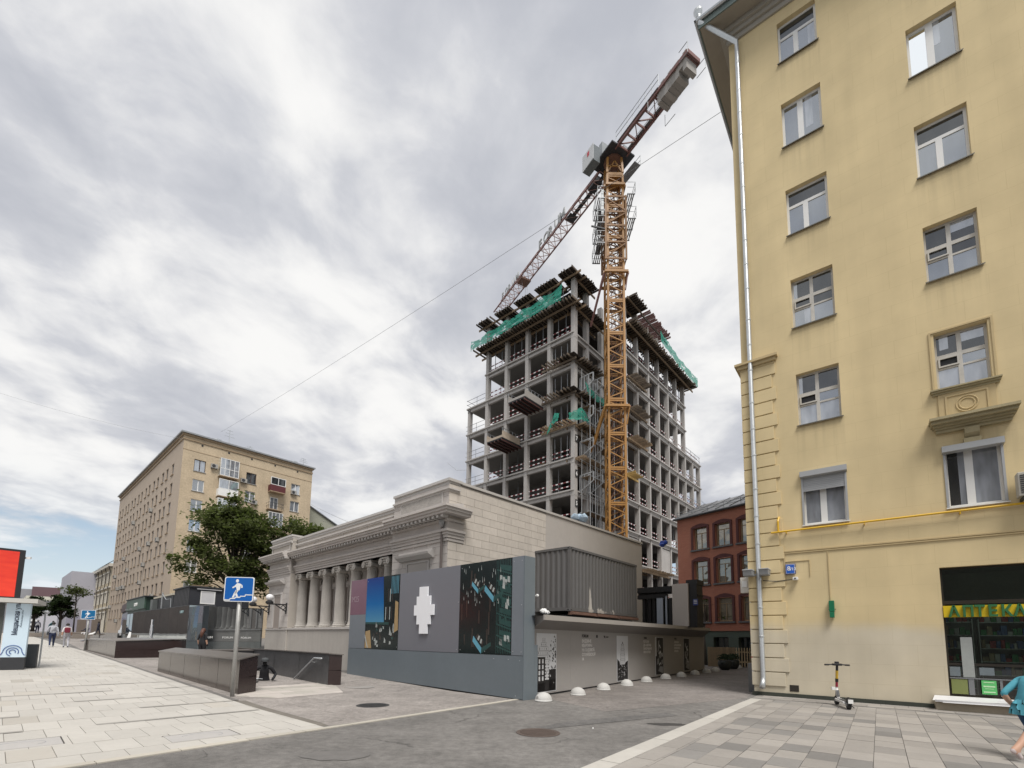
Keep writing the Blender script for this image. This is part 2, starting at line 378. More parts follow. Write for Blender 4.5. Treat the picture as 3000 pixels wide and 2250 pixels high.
# --- worn paler asphalt between promenade, hoarding and stair walls; the alley surface
KA, KB_ = (-7.3, 3.85), (0.2, 13.58)                                  # kerb line of the alley (heading 52)
surf('worn_asphalt_apron', [(0.15, 13.45), (-3.45, 9.2), (-3.73, 9.53), (-6.8, 12.33), (-7.1, 12.22), (-26.4, 29.45), (-50, 52), (-44, 52), (-29.2, 36.3), (-18.1, 26.4), (-15.4, 29.1), (-6.9, 20.4), (0.3, 13.6)], asph2, 0.004)
surf('alley_pavement', [(0.9, 14.3), (2.3, 11.6), (7.35, 14.9), (8.3, 16.4), (21.5, 31.5), (15.5, 36.5)], asph3, 0.004)
cut_m = asphalt('patched_asphalt', (0.135, 0.13, 0.126), .2)
surf('utility_cut', [(-1.2, 8.1), (3.9, 11.15), (3.75, 11.55), (-1.4, 8.6)], cut_m, 0.006)
surf('utility_cut', [(5.0, 16.5), (7.6, 16.2), (7.75, 17.0), (5.2, 17.4)], asph, 0.008)
# --- promenade
PR = [((-3.35, 9.4), (-26.0, 30.0)), ]
drain_a, drain_b = (-7.05, 12.22), (-26.4, 29.45)
def seg_region_near(): return [((-7.3, 3.85), (-3.25, 9.1)), ]
kd = U(52.46)
kerb_edge = ((-5.5 - kd.x * 9 + 0.0, 6.12 - kd.y * 9), (-5.5 + kd.x * 9, 6.12 + kd.y * 9))   # left of it = promenade
ke_off = 0.16
nrm = Vector((-kd.y, kd.x, 0)) * ke_off
kerb_in = tuple((p[0] + nrm.x, p[1] + nrm.y) for p in kerb_edge)
slant = ((-3.73, 9.53), (-6.85, 12.38))
drain = (drain_a, drain_b)
prom = thing('promenade', None, None, kind='structure')
base_poly = [(-34, -2), (-10.5, -2), (-5.4, 6.4), (-3.45, 9.3), (-3.73, 9.53), (-6.85, 12.38), (-26.4, 29.45), (-62, 60), (-82, 40)]
surf('paved_bed', base_poly, joint, 0.002, parent=prom)
brick = bpy.data.materials.new('far_granite_paving'); brick.use_nodes = True
t_ = brick.node_tree; bs = t_.nodes['Principled BSDF']; bs.inputs['Roughness'].default_value = 0.75
g_ = t_.nodes.new('ShaderNodeNewGeometry'); mp_ = t_.nodes.new('ShaderNodeMapping'); mp_.inputs['Rotation'].default_value = (0, 0, R(-47.6))
bt = t_.nodes.new('ShaderNodeTexBrick'); bt.inputs['Scale'].default_value = 1.0; bt.inputs['Brick Width'].default_value = 0.47; bt.inputs['Row Height'].default_value = 0.9
bt.inputs['Mortar Size'].default_value = 0.008; bt.inputs['Color1'].default_value = (0.45, 0.43, 0.395, 1); bt.inputs['Color2'].default_value = (0.425, 0.405, 0.37, 1); bt.inputs['Mortar'].default_value = (0.25, 0.23, 0.2, 1)
t_.links.new(g_.outputs['Position'], mp_.inputs[0]); t_.links.new(mp_.outputs[0], bt.inputs[0]); t_.links.new(bt.outputs[0], bs.inputs['Base Color'])
def pm(i, j):
    r = random.random(); return grang if r < 0.06 else granl
reg = [kerb_in, slant, drain]
reg_near = [kerb_in]
slabs(prom, 'granite_slab', [kerb_in, slant, drain], Vector((-9.59, 9.43, 0)), 47.6, 0.47, 0.9, 40, 22, pm, 0.012, gap=0.008, keep=330, thick=0.02)
surf('far_paving', [(-20, 12), (-9.0, 13.95), (-12.0, 16.7), (-26.4, 29.45), (-62, 60), (-82, 40), (-40, 10)], brick, 0.0045, parent=prom)
# narrow grey bands of stone crossing the promenade
bd, bn = U(47.6), U(137.6)
for j in (-2, 0, 2, 4, 6):
    for i in range(-14, 16):
        if random.random() < 0.25: continue
        p0 = Vector((-9.59, 9.43, 0)) + bn * (j * .9 - .07) + bd * (i * .94)
        pl = clip_all([(q.x, q.y) for q in (p0, p0 + bd * .93, p0 + bd * .93 + bn * .14, p0 + bn * .14)], [kerb_in, slant, drain])
        if len(pl) < 3 or area(pl) < .02: continue
        cx, cy = sum(p[0] for p in pl) / len(pl), sum(p[1] for p in pl) / len(pl)
        if cx / cy < -1.25: continue
        b = MB(); b.poly([(x - cx, y - cy, gz(x, y) + .0175) for x, y in pl]); b.build('band_stone', bandm, prom, (cx, cy, 0))
# kerb flush with the asphalt, in single stones, heading towards the hoarding corner
for k in range(13):
    p0 = Vector((-5.5, 6.12, 0)) + kd * (-2.6 + k * 0.95); p1 = p0 + kd * 0.94
    w_ = Vector((-kd.y, kd.x, 0)) * (0.15 if k > 5 else 0.17)
    b = MB(); T = [p0, p1, p1 + w_, p0 + w_]; c_ = (p0 + p1) / 2
    T3 = [(q.x - c_.x, q.y - c_.y, gz(q.x, q.y) + 0.016) for q in T]; b.poly(T3)
    for q in range(4):
        a_, d_ = T3[q], T3[(q + 1) % 4]; b.poly([a_, (a_[0], a_[1], a_[2] - 0.03), (d_[0], d_[1], d_[2] - 0.03), d_])
    b.build('kerb_stone', kerbm, prom, (c_.x, c_.y, 0))
# drain line: slotted channel along the promenade edge, and its pale border stones
dd = (Vector((*drain_b, 0)) - Vector((*drain_a, 0))).normalized(); dn = Vector((-dd.y, dd.x, 0))
for k in range(34):
    p0 = Vector((*drain_a, 0)) + dd * (k * 0.8); p1 = p0 + dd * 0.79
    for o_, w_, m_, nm in ((-0.36, 0.34, granl, 'border_stone'), (0.0, 0.14, mat('channel_grating', (0.17, 0.16, 0.15), 0.7, 0.2, world=True), 'drain_grating')):
        if nm == 'drain_grating' and k % 2: continue
        L = p1 if nm == 'border_stone' else p0 + dd * 1.59
        T = [p0 - dn * o_, L - dn * o_, L - dn * (o_ + w_), p0 - dn * (o_ + w_)]; b = MB(); c_ = (p0 + L) / 2
        b.poly([(q.x - c_.x, q.y - c_.y, gz(q.x, q.y) + (0.017 if nm == 'border_stone' else 0.015)) for q in T]); b.build(nm, m_, prom, (c_.x, c_.y, 0))
# stone landing in front of the stairs
land = [(-7.55, 13.0), (-6.24, 12.9), (-5.05, 14.45), (-5.85, 16.0), (-6.7, 16.6), (-8.3, 14.75)]
landing = thing('stair_landing', None, None, kind='structure')
surf('landing_bed', land, joint, 0.0065, parent=landing)
edges = [(land[k], land[(k + 1) % len(land)]) for k in range(len(land))]
slabs(landing, 'granite_slab', edges, Vector((-8.3, 14.75, 0)), 47, 0.9, 0.45, 12, 12, lambda i, j: grang if random.random() < .35 else mat('pinkish_granite', (0.47, 0.43, 0.395), 0.75, var=0.07, scale=1.2, rnd=0.1, world=True), 0.013, thick=0.02)

# --- right pavement with staggered grey tiles
RP = [((7.68, 15.1), (0.97 - 4.0, 6.49 - 5.16))]
rd = U(52.1)
rp_poly = [(-1.6, 3.2), (0.97, 6.49), (7.68, 15.1), (8.35, 15.9), (16, 10.0), (10, -1)]
pav = thing('tiled_pavement', None, None, kind='structure')
surf('tile_bed', [(-1.9, 2.8), (0.97, 6.49), (7.68, 15.1), (8.4, 15.95), (16, 10.0), (10, -1)], joint, 0.003, parent=pav)
tl = [mat('tile_light', (0.285, 0.265, 0.243), 0.8, var=0.15, scale=1.5, rnd=0.12, bump=0.15, bscale=80, world=True),
      mat('tile_mid', (0.25, 0.234, 0.217), 0.8, var=0.15, scale=1.5, rnd=0.12, bump=0.15, bscale=80, world=True),
      mat('tile_dark', (0.195, 0.186, 0.176), 0.8, var=0.15, scale=1.5, rnd=0.14, bump=0.15, bscale=80, world=True)]
def tm(i, j):
    r = random.random(); d = min(1, max(0, (-j - 6) / 12))
    return tl[0] if r < 0.62 - 0.4 * d else tl[1] if r < 0.84 - 0.12 * d else tl[2]
rn = Vector((rd.y, -rd.x, 0))                                          # to the right of the kerb
e0 = Vector((0.97, 6.49, 0)) + rn * 0.62
edge_in = ((e0.x + rd.x * 12, e0.y + rd.y * 12), (e0.x - rd.x * 12, e0.y - rd.y * 12))
yd = U(-38.12); yn = Vector((0.617, 0.787, 0))
w0 = Vector((8.10, 15.87, 0)) - yn * 1.25
wall_in = ((w0.x + yd.x * 14, w0.y + yd.y * 14), (w0.x - yd.x * 14, w0.y - yd.y * 14))
slabs(pav, 'paving_tile', [edge_in, wall_in], Vector((4, 8, 0)), 52.1, 0.6, 0.4, 30, 30, tm, 0.012, gap=0.008, off=0.33, keep=300, thick=0.02)
edge_out = ((0.97 + rd.x * 12, 6.49 + rd.y * 12), (0.97 - rd.x * 12, 6.49 - rd.y * 12))
edge_bk = (edge_in[1], edge_in[0])
slabs(pav, 'border_slab', [edge_out, edge_bk, wall_in], Vector((0.97, 6.49, 0)) , 52.1, 1.0, 0.31, 20, 3, lambda i, j: granl if j % 2 else tl[0], 0.014, gap=0.008, keep=60, thick=0.03)
w1 = w0 + yn * 0.24
slabs(pav, 'gutter_stone', [edge_out, ((w1.x + yd.x * 14, w1.y + yd.y * 14), (w1.x - yd.x * 14, w1.y - yd.y * 14)), (wall_in[1], wall_in[0])], w0, -38.12, 0.5, 0.24, 30, 4, lambda i, j: tl[2], 0.004, gap=0.006, keep=30, thick=0.01)
w2 = w0 + yn * 1.19
slabs(pav, 'paving_slab', [edge_out, ((w2.x + yd.x * 14, w2.y + yd.y * 14), (w2.x - yd.x * 14, w2.y - yd.y * 14)), ((w1.x - yd.x * 14, w1.y - yd.y * 14), (w1.x + yd.x * 14, w1.y + yd.y * 14))], w1, -38.12, 0.6, 0.475, 30, 4, lambda i, j: tl[1] if random.random() < .6 else tl[0], 0.014, gap=0.008, keep=60, thick=0.02)
# ================================================================== helpers for facades
def wall_holes(b, x0, x1, z0, z1, holes, y=0.0, depth=0.2, m=0, mr=None):
    """wall sheet in x,z at y with rectangular openings and their reveals going in +y"""
    mr = m if mr is None else mr
    xs = sorted({x0, x1, *[h[0] for h in holes], *[h[1] for h in holes]}); zs = sorted({z0, z1, *[h[2] for h in holes], *[h[3] for h in holes]})
    xs = [x for x in xs if x0 <= x <= x1]; zs = [z for z in zs if z0 <= z <= z1]
    for i in range(len(xs) - 1):
        run = None
        for j in range(len(zs) - 1):
            cx, cz = (xs[i] + xs[i + 1]) / 2, (zs[j] + zs[j + 1]) / 2
            if any(h[0] < cx < h[1] and h[2] < cz < h[3] for h in holes):
                if run is not None: b.poly([(xs[i], y, run), (xs[i + 1], y, run), (xs[i + 1], y, zs[j]), (xs[i], y, zs[j])], m); run = None
            elif run is None: run = zs[j]
        if run is not None: b.poly([(xs[i], y, run), (xs[i + 1], y, run), (xs[i + 1], y, z1), (xs[i], y, z1)], m)
    for a, c, d, e_ in holes:
        p = [(a, d), (c, d), (c, e_), (a, e_)]
        for k in range(4):
            (xa, za), (xb, zb) = p[k], p[(k + 1) % 4]
            b.poly([(xa, y, za), (xb, y, zb), (xb, y + depth, zb), (xa, y + depth, za)], mr)
    return b
def frame_mesh(b, x0, x1, z0, z1, y, bars_v=(), bars_h=(), w=0.06, t=0.06, m=0):
    b.box(x0, x0 + w, y, y + t, z0, z1, m); b.box(x1 - w, x1, y, y + t, z0, z1, m)
    b.box(x0 + w, x1 - w, y, y + t, z0, z0 + w, m); b.box(x0 + w, x1 - w, y, y + t, z1 - w, z1, m)
    for x, za, zb, ww in bars_v: b.box(x - ww / 2, x + ww / 2, y + .004, y + t - .004, za, zb, m)
    for z, xa, xb, ww in bars_h: b.box(xa, xb, y + .006, y + t - .006, z - ww / 2, z + ww / 2, m)
    return b
def pane(b, x0, x1, z0, z1, y): return b.poly([(x0, y, z0), (x1, y, z0), (x1, y, z1), (x0, y, z1)])

# ================================================================== yellow apartment house
Y = thing('apartment_building', 'tall yellow plastered apartment house with a silver downpipe at its corner and a pharmacy window', 'building', (8.10, 15.87, 0), -38.12)
ym = bpy.data.materials.new('yellow_plaster'); ym.use_nodes = True
t = ym.node_tree; n = t.nodes; l = t.links; bs = n['Principled BSDF']; bs.inputs['Roughness'].default_value = 0.9; bs.inputs['Specular IOR Level'].default_value = 0.25
tc = n.new('ShaderNodeTexCoord'); sp = n.new('ShaderNodeSeparateXYZ'); l.new(tc.outputs['Object'], sp.inputs[0])
def tn(s, d, sc=(1, 1, 1)):
    mp = n.new('ShaderNodeMapping'); mp.inputs['Scale'].default_value = sc; l.new(tc.outputs['Object'], mp.inputs[0])
    q = n.new('ShaderNodeTexNoise'); q.inputs['Scale'].default_value = s; q.inputs['Detail'].default_value = d; l.new(mp.outputs[0], q.inputs['Vector']); return q.outputs['Fac']
def mm(op, a, b_, c=None, cl=False):
    q = n.new('ShaderNodeMath'); q.operation = op; q.use_clamp = cl
    for i, x in enumerate((a, b_, c)):
        if x is None: continue
        if isinstance(x, (int, float)): q.inputs[i].default_value = x
        else: l.new(x, q.inputs[i])
    return q.outputs[0]
def mixc(f, a, b_, bt='MIX'):
    q = n.new('ShaderNodeMix'); q.data_type = 'RGBA'; q.blend_type = bt
    for i, x in ((0, f), (6, a), (7, b_)):
        if isinstance(x, tuple): q.inputs[i].default_value = (*x, 1)
        elif isinstance(x, (int, float)): q.inputs[i].default_value = x
        else: l.new(x, q.inputs[i])
    return q.outputs[2]
# repainted greyish-beige patch along the foot of the wall, with a ragged roller edge
hgt = mm('ADD', sp.outputs['Z'], mm('MULTIPLY', tn(0.7, 3), 0.55))
f = n.new('ShaderNodeMapRange'); f.interpolation_type = 'SMOOTHSTEP'; l.new(hgt, f.inputs[0])
for k, v_ in zip(('From Min', 'From Max', 'To Min', 'To Max'), (2.2, 2.75, 1, 0)): f.inputs[k].default_value = v_
base = mixc(f.outputs[0], (0.68, 0.55, 0.32), (0.60, 0.55, 0.45))
base = mixc(mm('MULTIPLY', tn(0.35, 4), 0.5), base, (0.56, 0.465, 0.29))
tone = mm('MULTIPLY_ADD', tn(0.9, 7), 0.34, 0.83); tone = mm('MULTIPLY', tone, mm('MULTIPLY_ADD', tn(2.2, 6, (1, 1, 0.05)), 0.18, 0.91)); tone = mm('MULTIPLY', tone, mm('MULTIPLY_ADD', tn(0.22, 2), 0.24, 0.88))
col = mixc(1.0, base, tone, 'MULTIPLY')
bw = n.new('ShaderNodeTexBrick'); mpb = n.new('ShaderNodeMapping'); mpb.inputs['Rotation'].default_value = (R(90), 0, 0); l.new(tc.outputs['Object'], mpb.inputs[0]); l.new(mpb.outputs[0], bw.inputs[0])
bw.inputs['Scale'].default_value = 1; bw.inputs['Brick Width'].default_value = 1.05; bw.inputs['Row Height'].default_value = 0.57; bw.inputs['Mortar Size'].default_value = 0.008; bw.inputs['Mortar Smooth'].default_value = 0.6
stk = None
for (xa, xb, zb) in [(w_[0], w_[1], w_[2]) for w_ in ((1.62, 2.80, 22.57), (1.62, 2.80, 19.17), (1.62, 2.82, 15.75), (1.63, 2.82, 12.32), (1.64, 2.82, 8.88), (5.05, 6.21, 22.57), (5.05, 6.21, 19.15), (5.05, 6.22, 15.72), (5.05, 6.21, 12.32), (4.9, 6.6, 7.6))]:
    ex = mm('MULTIPLY', mm('LESS_THAN', mm('ABSOLUTE', mm('SUBTRACT', sp.outputs['X'], (xa + xb) / 2), None), (xb - xa) / 2 + .06), mm('MULTIPLY', mm('LESS_THAN', sp.outputs['Z'], zb), mm('SUBTRACT', 1.0, mm('DIVIDE', mm('SUBTRACT', zb, sp.outputs['Z']), 1.5), None, True)))
    stk = ex if stk is None else mm('MAXIMUM', stk, ex)
stk = mm('MULTIPLY', stk, mm('SUBTRACT', mm('MULTIPLY', tn(7.0, 4, (1, 1, 0.03)), 2.2), 0.95, None, True), None, True)
col = mixc(mm('MULTIPLY', stk, 0.5), col, (0.30, 0.245, 0.155))
jm = mm('MULTIPLY', bw.outputs['Fac'], mm('MULTIPLY', tn(0.5, 3), 0.55), None, True)
col = mixc(mm('MULTIPLY', jm, 0.55), col, (0.33, 0.25, 0.12))
l.new(col, bs.inputs['Base Color'])
bp = n.new('ShaderNodeBump'); bp.inputs['Strength'].default_value = 0.25; bp.inputs['Distance'].default_value = 0.01
l.new(mm('ADD', mm('MULTIPLY', tn(45, 4), 0.3), mm('MULTIPLY', bw.outputs['Fac'], -0.5)), bp.inputs['Height']); l.new(bp.outputs[0], bs.inputs['Normal'])
ytrim = mat('yellow_trim', (0.52, 0.41, 0.23), 0.9, var=0.1, scale=1.5)
ydirty = mat('weathered_yellow_trim', (0.36, 0.31, 0.19), 0.9, var=0.25, scale=2)
soff = mat('eave_soffit', (0.30, 0.27, 0.225), 0.9, var=0.12, scale=0.6)
WA = [(1.62, 2.80, 22.57, 24.26, 'A'), (1.62, 2.80, 19.17, 20.91, 'B'), (1.62, 2.82, 15.75, 17.49, 'A'), (1.63, 2.82, 12.32, 14.09, 'C'), (1.64, 2.82, 8.88, 10.66, 'D'), (1.65, 2.82, 5.52, 7.25, 'R')]
WB = [(5.05, 6.21, 22.57, 24.26, 'A'), (5.05, 6.21, 19.15, 20.88, 'B'), (5.05, 6.22, 15.72, 17.47, 'A'), (5.05, 6.21, 12.32, 14.08, 'C'), (5.08, 6.19, 8.96, 10.67, 'D'), (5.08, 6.23, 5.53, 7.25, 'S')]
WC = [(8.5, 9.7, z, z + 1.74, 'A') for z in (5.53, 8.93, 12.32, 15.72, 19.15, 22.57)]
SHOP = (4.79, 7.45, 0.36, 3.87)
holes = [w[:4] for w in WA + WB + WC] + [SHOP]
b = MB(); wall_holes(b, 0, 13, 0, 25.3, holes, 0, 0.24)
b.poly([(0, 0, 0), (0, 24, 0), (0, 24, 25.3), (0, 0, 25.3)]); b.poly([(13, 0, 0), (13, 24, 0), (13, 24, 25.3), (13, 0, 25.3)]); b.poly([(0, 24, 0), (13, 24, 0), (13, 24, 25.3), (0, 24, 25.3)])
b.build('wall', ym, Y)
b = MB(); b.box(-0.05, 4.45, -0.05, -0.002, 0, 0.13); b.box(-0.05, -0.002, 0, 12, 0, 0.13); b.build('plinth', mat('dark_green_plinth', (0.045, 0.05, 0.04), 0.8, var=0.3), Y)
# eaves: cornice mouldings, deep soffit, metal edge and gutter
b = MB()
for z0, z1, o in ((24.75, 24.95, 0.07), (24.95, 25.12, 0.16), (25.12, 25.3, 0.26)):
    b.box(-o, 13, -o, -0.002 if o < .1 else -o + .1, z0, z1); b.box(-o, -0.002 if o < .1 else -o + .1, -o + .1, 24, z0, z1)
b.build('cornice', mat('cornice_grey', (0.36, 0.335, 0.29), 0.85, var=0.12), Y)
b = MB(); b.prism([(-0.82, -0.82), (13, -0.82), (13, 24), (-0.82, 24)], 25.304, 25.5, 'z', 0); o_e = b.build('eave', soff, Y)
b = MB(); b.box(-.87, 13, -.87, -0.83, 25.3, 25.62); b.box(-.87, -0.83, -0.83, 24, 25.3, 25.62); b.build('eave_fascia', mat('green_grey_sheet', (0.16, 0.2, 0.19), 0.5, 0.4), Y)
b = MB(); b.poly([(-1, -1, 25.62), (13, -1, 25.62), (13, 5, 28.2), (5, 5, 28.2)]); b.poly([(-1, -1, 25.62), (5, 5, 28.2), (5, 24, 28.2), (-1, 24, 25.62)]); b.build('roof', mat('roof_sheet', (0.2, 0.21, 0.21), 0.45, 0.5), Y)
b = MB(); b.tube([(-.93, -.93, 25.62), (13, -.93, 25.62)], 0.08, 8); b.tube([(-.93, -.93, 25.62), (-.93, 24, 25.62)], 0.08, 8); b.build('gutter', A['steel'], Y)
# downpipe with its lap joints and brackets
pipem = mat('downpipe_zinc', (0.55, 0.57, 0.58), 0.35, 0.7, var=0.2, scale=1.5)
PX, PY = 0.30, -0.12
b = MB(); b.tube([(-0.86, -0.9, 25.95), (-0.82, -0.88, 25.55), (PX, PY - .02, 24.55), (PX, PY, 24.2), (PX, PY, 0.62), (PX, PY - .06, 0.45), (PX, PY - 0.22, 0.30)], [0.1, 0.085, 0.085, 0.078, 0.078, 0.082, 0.09], 12)
dp = b.build('downpipe', pipem, Y, smooth=True)
b = MB(); b.lathe([(0.06, 0), (0.08, 0.02), (0.16, 0.22), (0.17, 0.3)], 12, (-0.86, -0.9, 25.75)); b.build('hopper', pipem, dp)
zz = 23.6; k = 0
while zz > 1.0:
    b = MB(); b.lathe([(0.079, 0), (0.088, 0.008), (0.088, 0.05), (0.079, 0.06)], 12); 
    if k % 2: b.box(-0.012, 0.012, 0.08, 0.13, 0.015, 0.045)
    b.build('pipe_collar', pipem, dp, (PX, PY, zz)); zz -= 0.95 + (0.25 if k % 3 == 0 else 0); k += 1
# quoins on the corner, a little cornice over them
z = 0.34; k = 0
while z < 11.2:
    w = 1.05 if k % 2 else 0.93; h = 0.46
    b = MB(); b.box(-0.045, w, -0.045, -0.002, z, z + h - 0.035); b.box(-0.045, -0.002, -0.002, 0.55 if k % 2 else 0.75, z, z + h - 0.035)
    q = b.build('quoin', ym, Y, bevel=0.008); z += h; k += 1
b = MB()
for z0, z1, o in ((11.3, 11.38, 0.06), (11.38, 11.5, 0.12), (11.5, 11.58, 0.2)): b.box(-o, 1.0 + o * .7, -o, -0.002, z0, z1); b.box(-o, -0.002, 0, 1.2, z0, z1)
b.build('quoin_cap', ytrim, Y)
# windows
gl_sky = glass('window_glass', (0.06, 0.07, 0.09), 0.32)
gl_dark = glass('dark_window_glass', (0.035, 0.035, 0.035), 0.08)
gl_curt = glass('curtained_glass', (0.30, 0.32, 0.36), 0.25)
oldw = mat('old_white_timber', (0.52, 0.50, 0.46), 0.6, var=0.25, scale=4)
sillm = mat('window_sill_sheet', (0.13, 0.12, 0.10), 0.5, 0.4)
crr = random.Random(77)
def yel_window(x0, x1, z0, z1, st, i):
    fy = 0.16; m = A['upvc'] if st in 'ABRS' else oldw; W_ = x1 - x0; H = z1 - z0; b = MB(); P = []
    if st == 'A':
        zt = z0 + H * 0.66; xm = x0 + W_ * 0.46
        frame_mesh(b, x0, x1, z0, z1, fy, [(xm, z0, zt, 0.15)], [(zt, x0, x1, 0.1)], 0.07)
        P = [(x0 + .07, xm - .06, z0 + .07, zt - .05, gl_sky), (xm + .06, x1 - .07, z0 + .07, zt - .05, gl_sky), (x0 + .07, x1 - .07, zt + .05, z1 - .05, gl_dark)]
    elif st in 'BRS':
        xm = x0 + W_ * (0.47 if st != 'S' else 0.44)
        frame_mesh(b, x0, x1, z0, z1, fy, [(xm, z0, z1, 0.17)], [], 0.075)
        P = [(x0 + .07, xm - .07, z0 + .07, z1 - .07, gl_dark if st in 'RS' else gl_sky), (xm + .07, x1 - .07, z0 + .07, z1 - .07, gl_curt if st in 'RS' else gl_sky)]
    else:
        zt = z0 + H * 0.61; xm = x0 + W_ * 0.48; zf = z0 + H * 0.40
        frame_mesh(b, x0, x1, z0, z1, fy, [(xm, z0, z1, 0.1)], [(zt, x0, x1, 0.11), (zf, x0, x1, 0.055)], 0.06)
        lo = gl_sky if st == 'C' else gl_curt
        P = [(x0 + .06, xm - .05, zt + .05, z1 - .05, gl_dark), (xm + .05, x1 - .06, zt + .05, z1 - .05, gl_dark),
             (xm + .05, x1 - .06, zf + .03, zt - .05, gl_dark if st == 'C' else gl_sky), (x0 + .06, xm - .05, z0 + .06, zf - .03, lo), (xm + .05, x1 - .06, z0 + .06, zf - .03, lo)]
        if st == 'C': P.append((x0 + .06, xm - .05, zf + .03, zt - .05, gl_dark))
        else: P.append((x0 + .06, xm - .05, zf + .03, zt - .05, A['black']))
    wnd = b.build('window', m, Y)
    for a, c, d, e_, g in P:
        b = MB(); pane(b, a, c, d, e_, fy + .03); b.build('pane', g, wnd)
        if g in (gl_sky, gl_dark) and e_ - d > .5 and crr.random() < .55:
            f0, f1 = crr.choice(((0, .35), (.6, 1), (0, .22), (0, 1), (.15, .6))); zb_ = d if crr.random() < .6 else d + (e_ - d) * crr.uniform(.2, .5)
            b = MB(); pane(b, a + (c - a) * f0, a + (c - a) * f1, zb_, e_, fy + .028); b.build('curtain', gl_curt, wnd)
    if st in 'CD':
        b = MB(); frame_mesh(b, x0 + .07, x0 + W_ * .46, z0 + H * .42, z0 + H * .585, fy - .03, (), (), 0.04, 0.03)
        b.build('vent_sash', oldw, wnd)
    b = MB(); b.poly([(x0 - .04, -0.07, z0 - .02), (x1 + .05, -0.07, z0 - .02), (x1 + .0, 0.16, z0 + .012), (x0, 0.16, z0 + .012)]); b.box(x0 - .04, x1 + .05, -0.075, -0.07, z0 - .05, z0 - .018); b.build('sill', sillm if not (st in 'RS') else A['upvc'], wnd)
    if st in 'RS':
        alu = mat('shutter_grey', (0.40, 0.41, 0.42), 0.45, 0.3, var=0.05); zb = z1 - 0.17
        b = MB(); b.prism([(-0.16, zb), (0.02, zb - .02), (0.02, z1 + .03), (-0.16, z1)], x0 - .04, x1 + .04, 'x'); sh = b.build('shutter_box', alu, wnd)
        b = MB(); b.box(x0 - .02, x0 + .03, -0.03, 0.05, z0, zb); b.build('shutter_rail', alu, wnd); b = MB(); b.box(x1 - .03, x1 + .02, -0.03, 0.05, z0, zb); b.build('shutter_rail', alu, wnd)
        if st == 'R':
            b = MB(); zz = zb - 0.02
            while zz > z1 - 0.62: b.box(x0 + .03, x1 - .03, 0.0, 0.022, zz - .052, zz); zz -= 0.056
            b.build('shutter_curtain', alu, wnd)
for i, w in enumerate(WA + WB + WC): yel_window(*w, i)
# ornament below the fifth-floor window: moulded sill, roundel panel, small cornice on a bracket
b = MB()
for z0, z1, o in ((8.80, 8.86, 0.06), (8.86, 8.91, 0.11), (8.91, 8.95, 0.15)): b.box(4.98 - o * .5, 6.28 + o * .5, -o, -0.002, z0, z1)
b.build('moulded_sill', ydirty, Y)
b = MB(); frame_mesh(b, 4.97, 6.29, 8.95, 10.74, -0.03, (), (), 0.045, 0.028); b.build('window_surround', ytrim, Y)
b = MB(); b.box(5.06, 6.22, -0.04, -0.002, 8.08, 8.80); b.box(5.2, 5.24, -0.06, -0.04, 8.15, 8.72); b.box(6.04, 6.08, -0.06, -0.04, 8.15, 8.72); b.box(5.24, 6.04, -0.06, -0.04, 8.68, 8.72); b.build('roundel_panel', ytrim, Y)
for rr in (0.22, 0.155):
    b = MB(); b.tube([(5.64 + rr * math.cos(a * math.pi / 14), -0.045, 8.4 + rr * math.sin(a * math.pi / 14)) for a in range(29)], 0.018, 6, caps=False); b.build('roundel_ring', ytrim, Y)
b = MB()
for k, (z0, z1, o) in enumerate(((7.66, 7.74, 0.12), (7.74, 7.80, 0.18), (7.80, 7.86, 0.26), (7.86, 7.95, 0.36), (7.95, 8.02, 0.44))): b.box(5.0 - o * .42, 6.4 + o * .42, -o, -0.002, z0, z1)
b.build('window_cornice', ydirty, Y)
b = MB(); b.prism([(-0.002, 7.38), (-0.06, 7.38), (-0.2, 7.5), (-0.22, 7.655), (-0.002, 7.655)], 5.53, 5.82, 'x'); b.box(5.5, 5.85, -0.15, -0.003, 7.24, 7.38); b.build('bracket', ydirty, Y)
# airbrick low on the wall
b = MB(); b.box(1.03, 1.28, -0.012, -0.003, 0.2, 0.40); b.build('air_vent', mat('vent_hole', (0.03, 0.025, 0.02), 0.9), Y)
# --- pharmacy window
shop = MB(); x0, x1, z0, z1 = SHOP; frame_mesh(shop, x0, x1, z0, z1, 0.14, [], [(2.9, x0, x1, 0.1), (1.22, x0, x1, 0.07), (0.86, x0, x1, 0.03)], 0.055, 0.06); frm = shop.build('shop_window', mat('dark_bronze_frame', (0.04, 0.035, 0.03), 0.4, 0.3), Y)
gs = glass('shop_glass', (0.012, 0.017, 0.016), 0.07)
gst = bpy.data.materials.new('clear_shop_glass'); gst.use_nodes = True; t = gst.node_tree; n = t.nodes; l = t.links; n.remove(n['Principled BSDF']); mxs = n.new('ShaderNodeMixShader'); tpn = n.new('ShaderNodeBsdfTransparent'); tpn.inputs[0].default_value = (.62, .74, .68, 1); gln = n.new('ShaderNodeBsdfGlossy'); gln.inputs['Roughness'].default_value = .02
frn = n.new('ShaderNodeFresnel'); frn.inputs[0].default_value = 1.5; adn = n.new('ShaderNodeMath'); adn.inputs[1].default_value = .10; l.new(frn.outputs[0], adn.inputs[0]); l.new(adn.outputs[0], mxs.inputs[0]); l.new(tpn.outputs[0], mxs.inputs[1]); l.new(gln.outputs[0], mxs.inputs[2]); l.new(mxs.outputs[0], n['Material Output'].inputs[0])
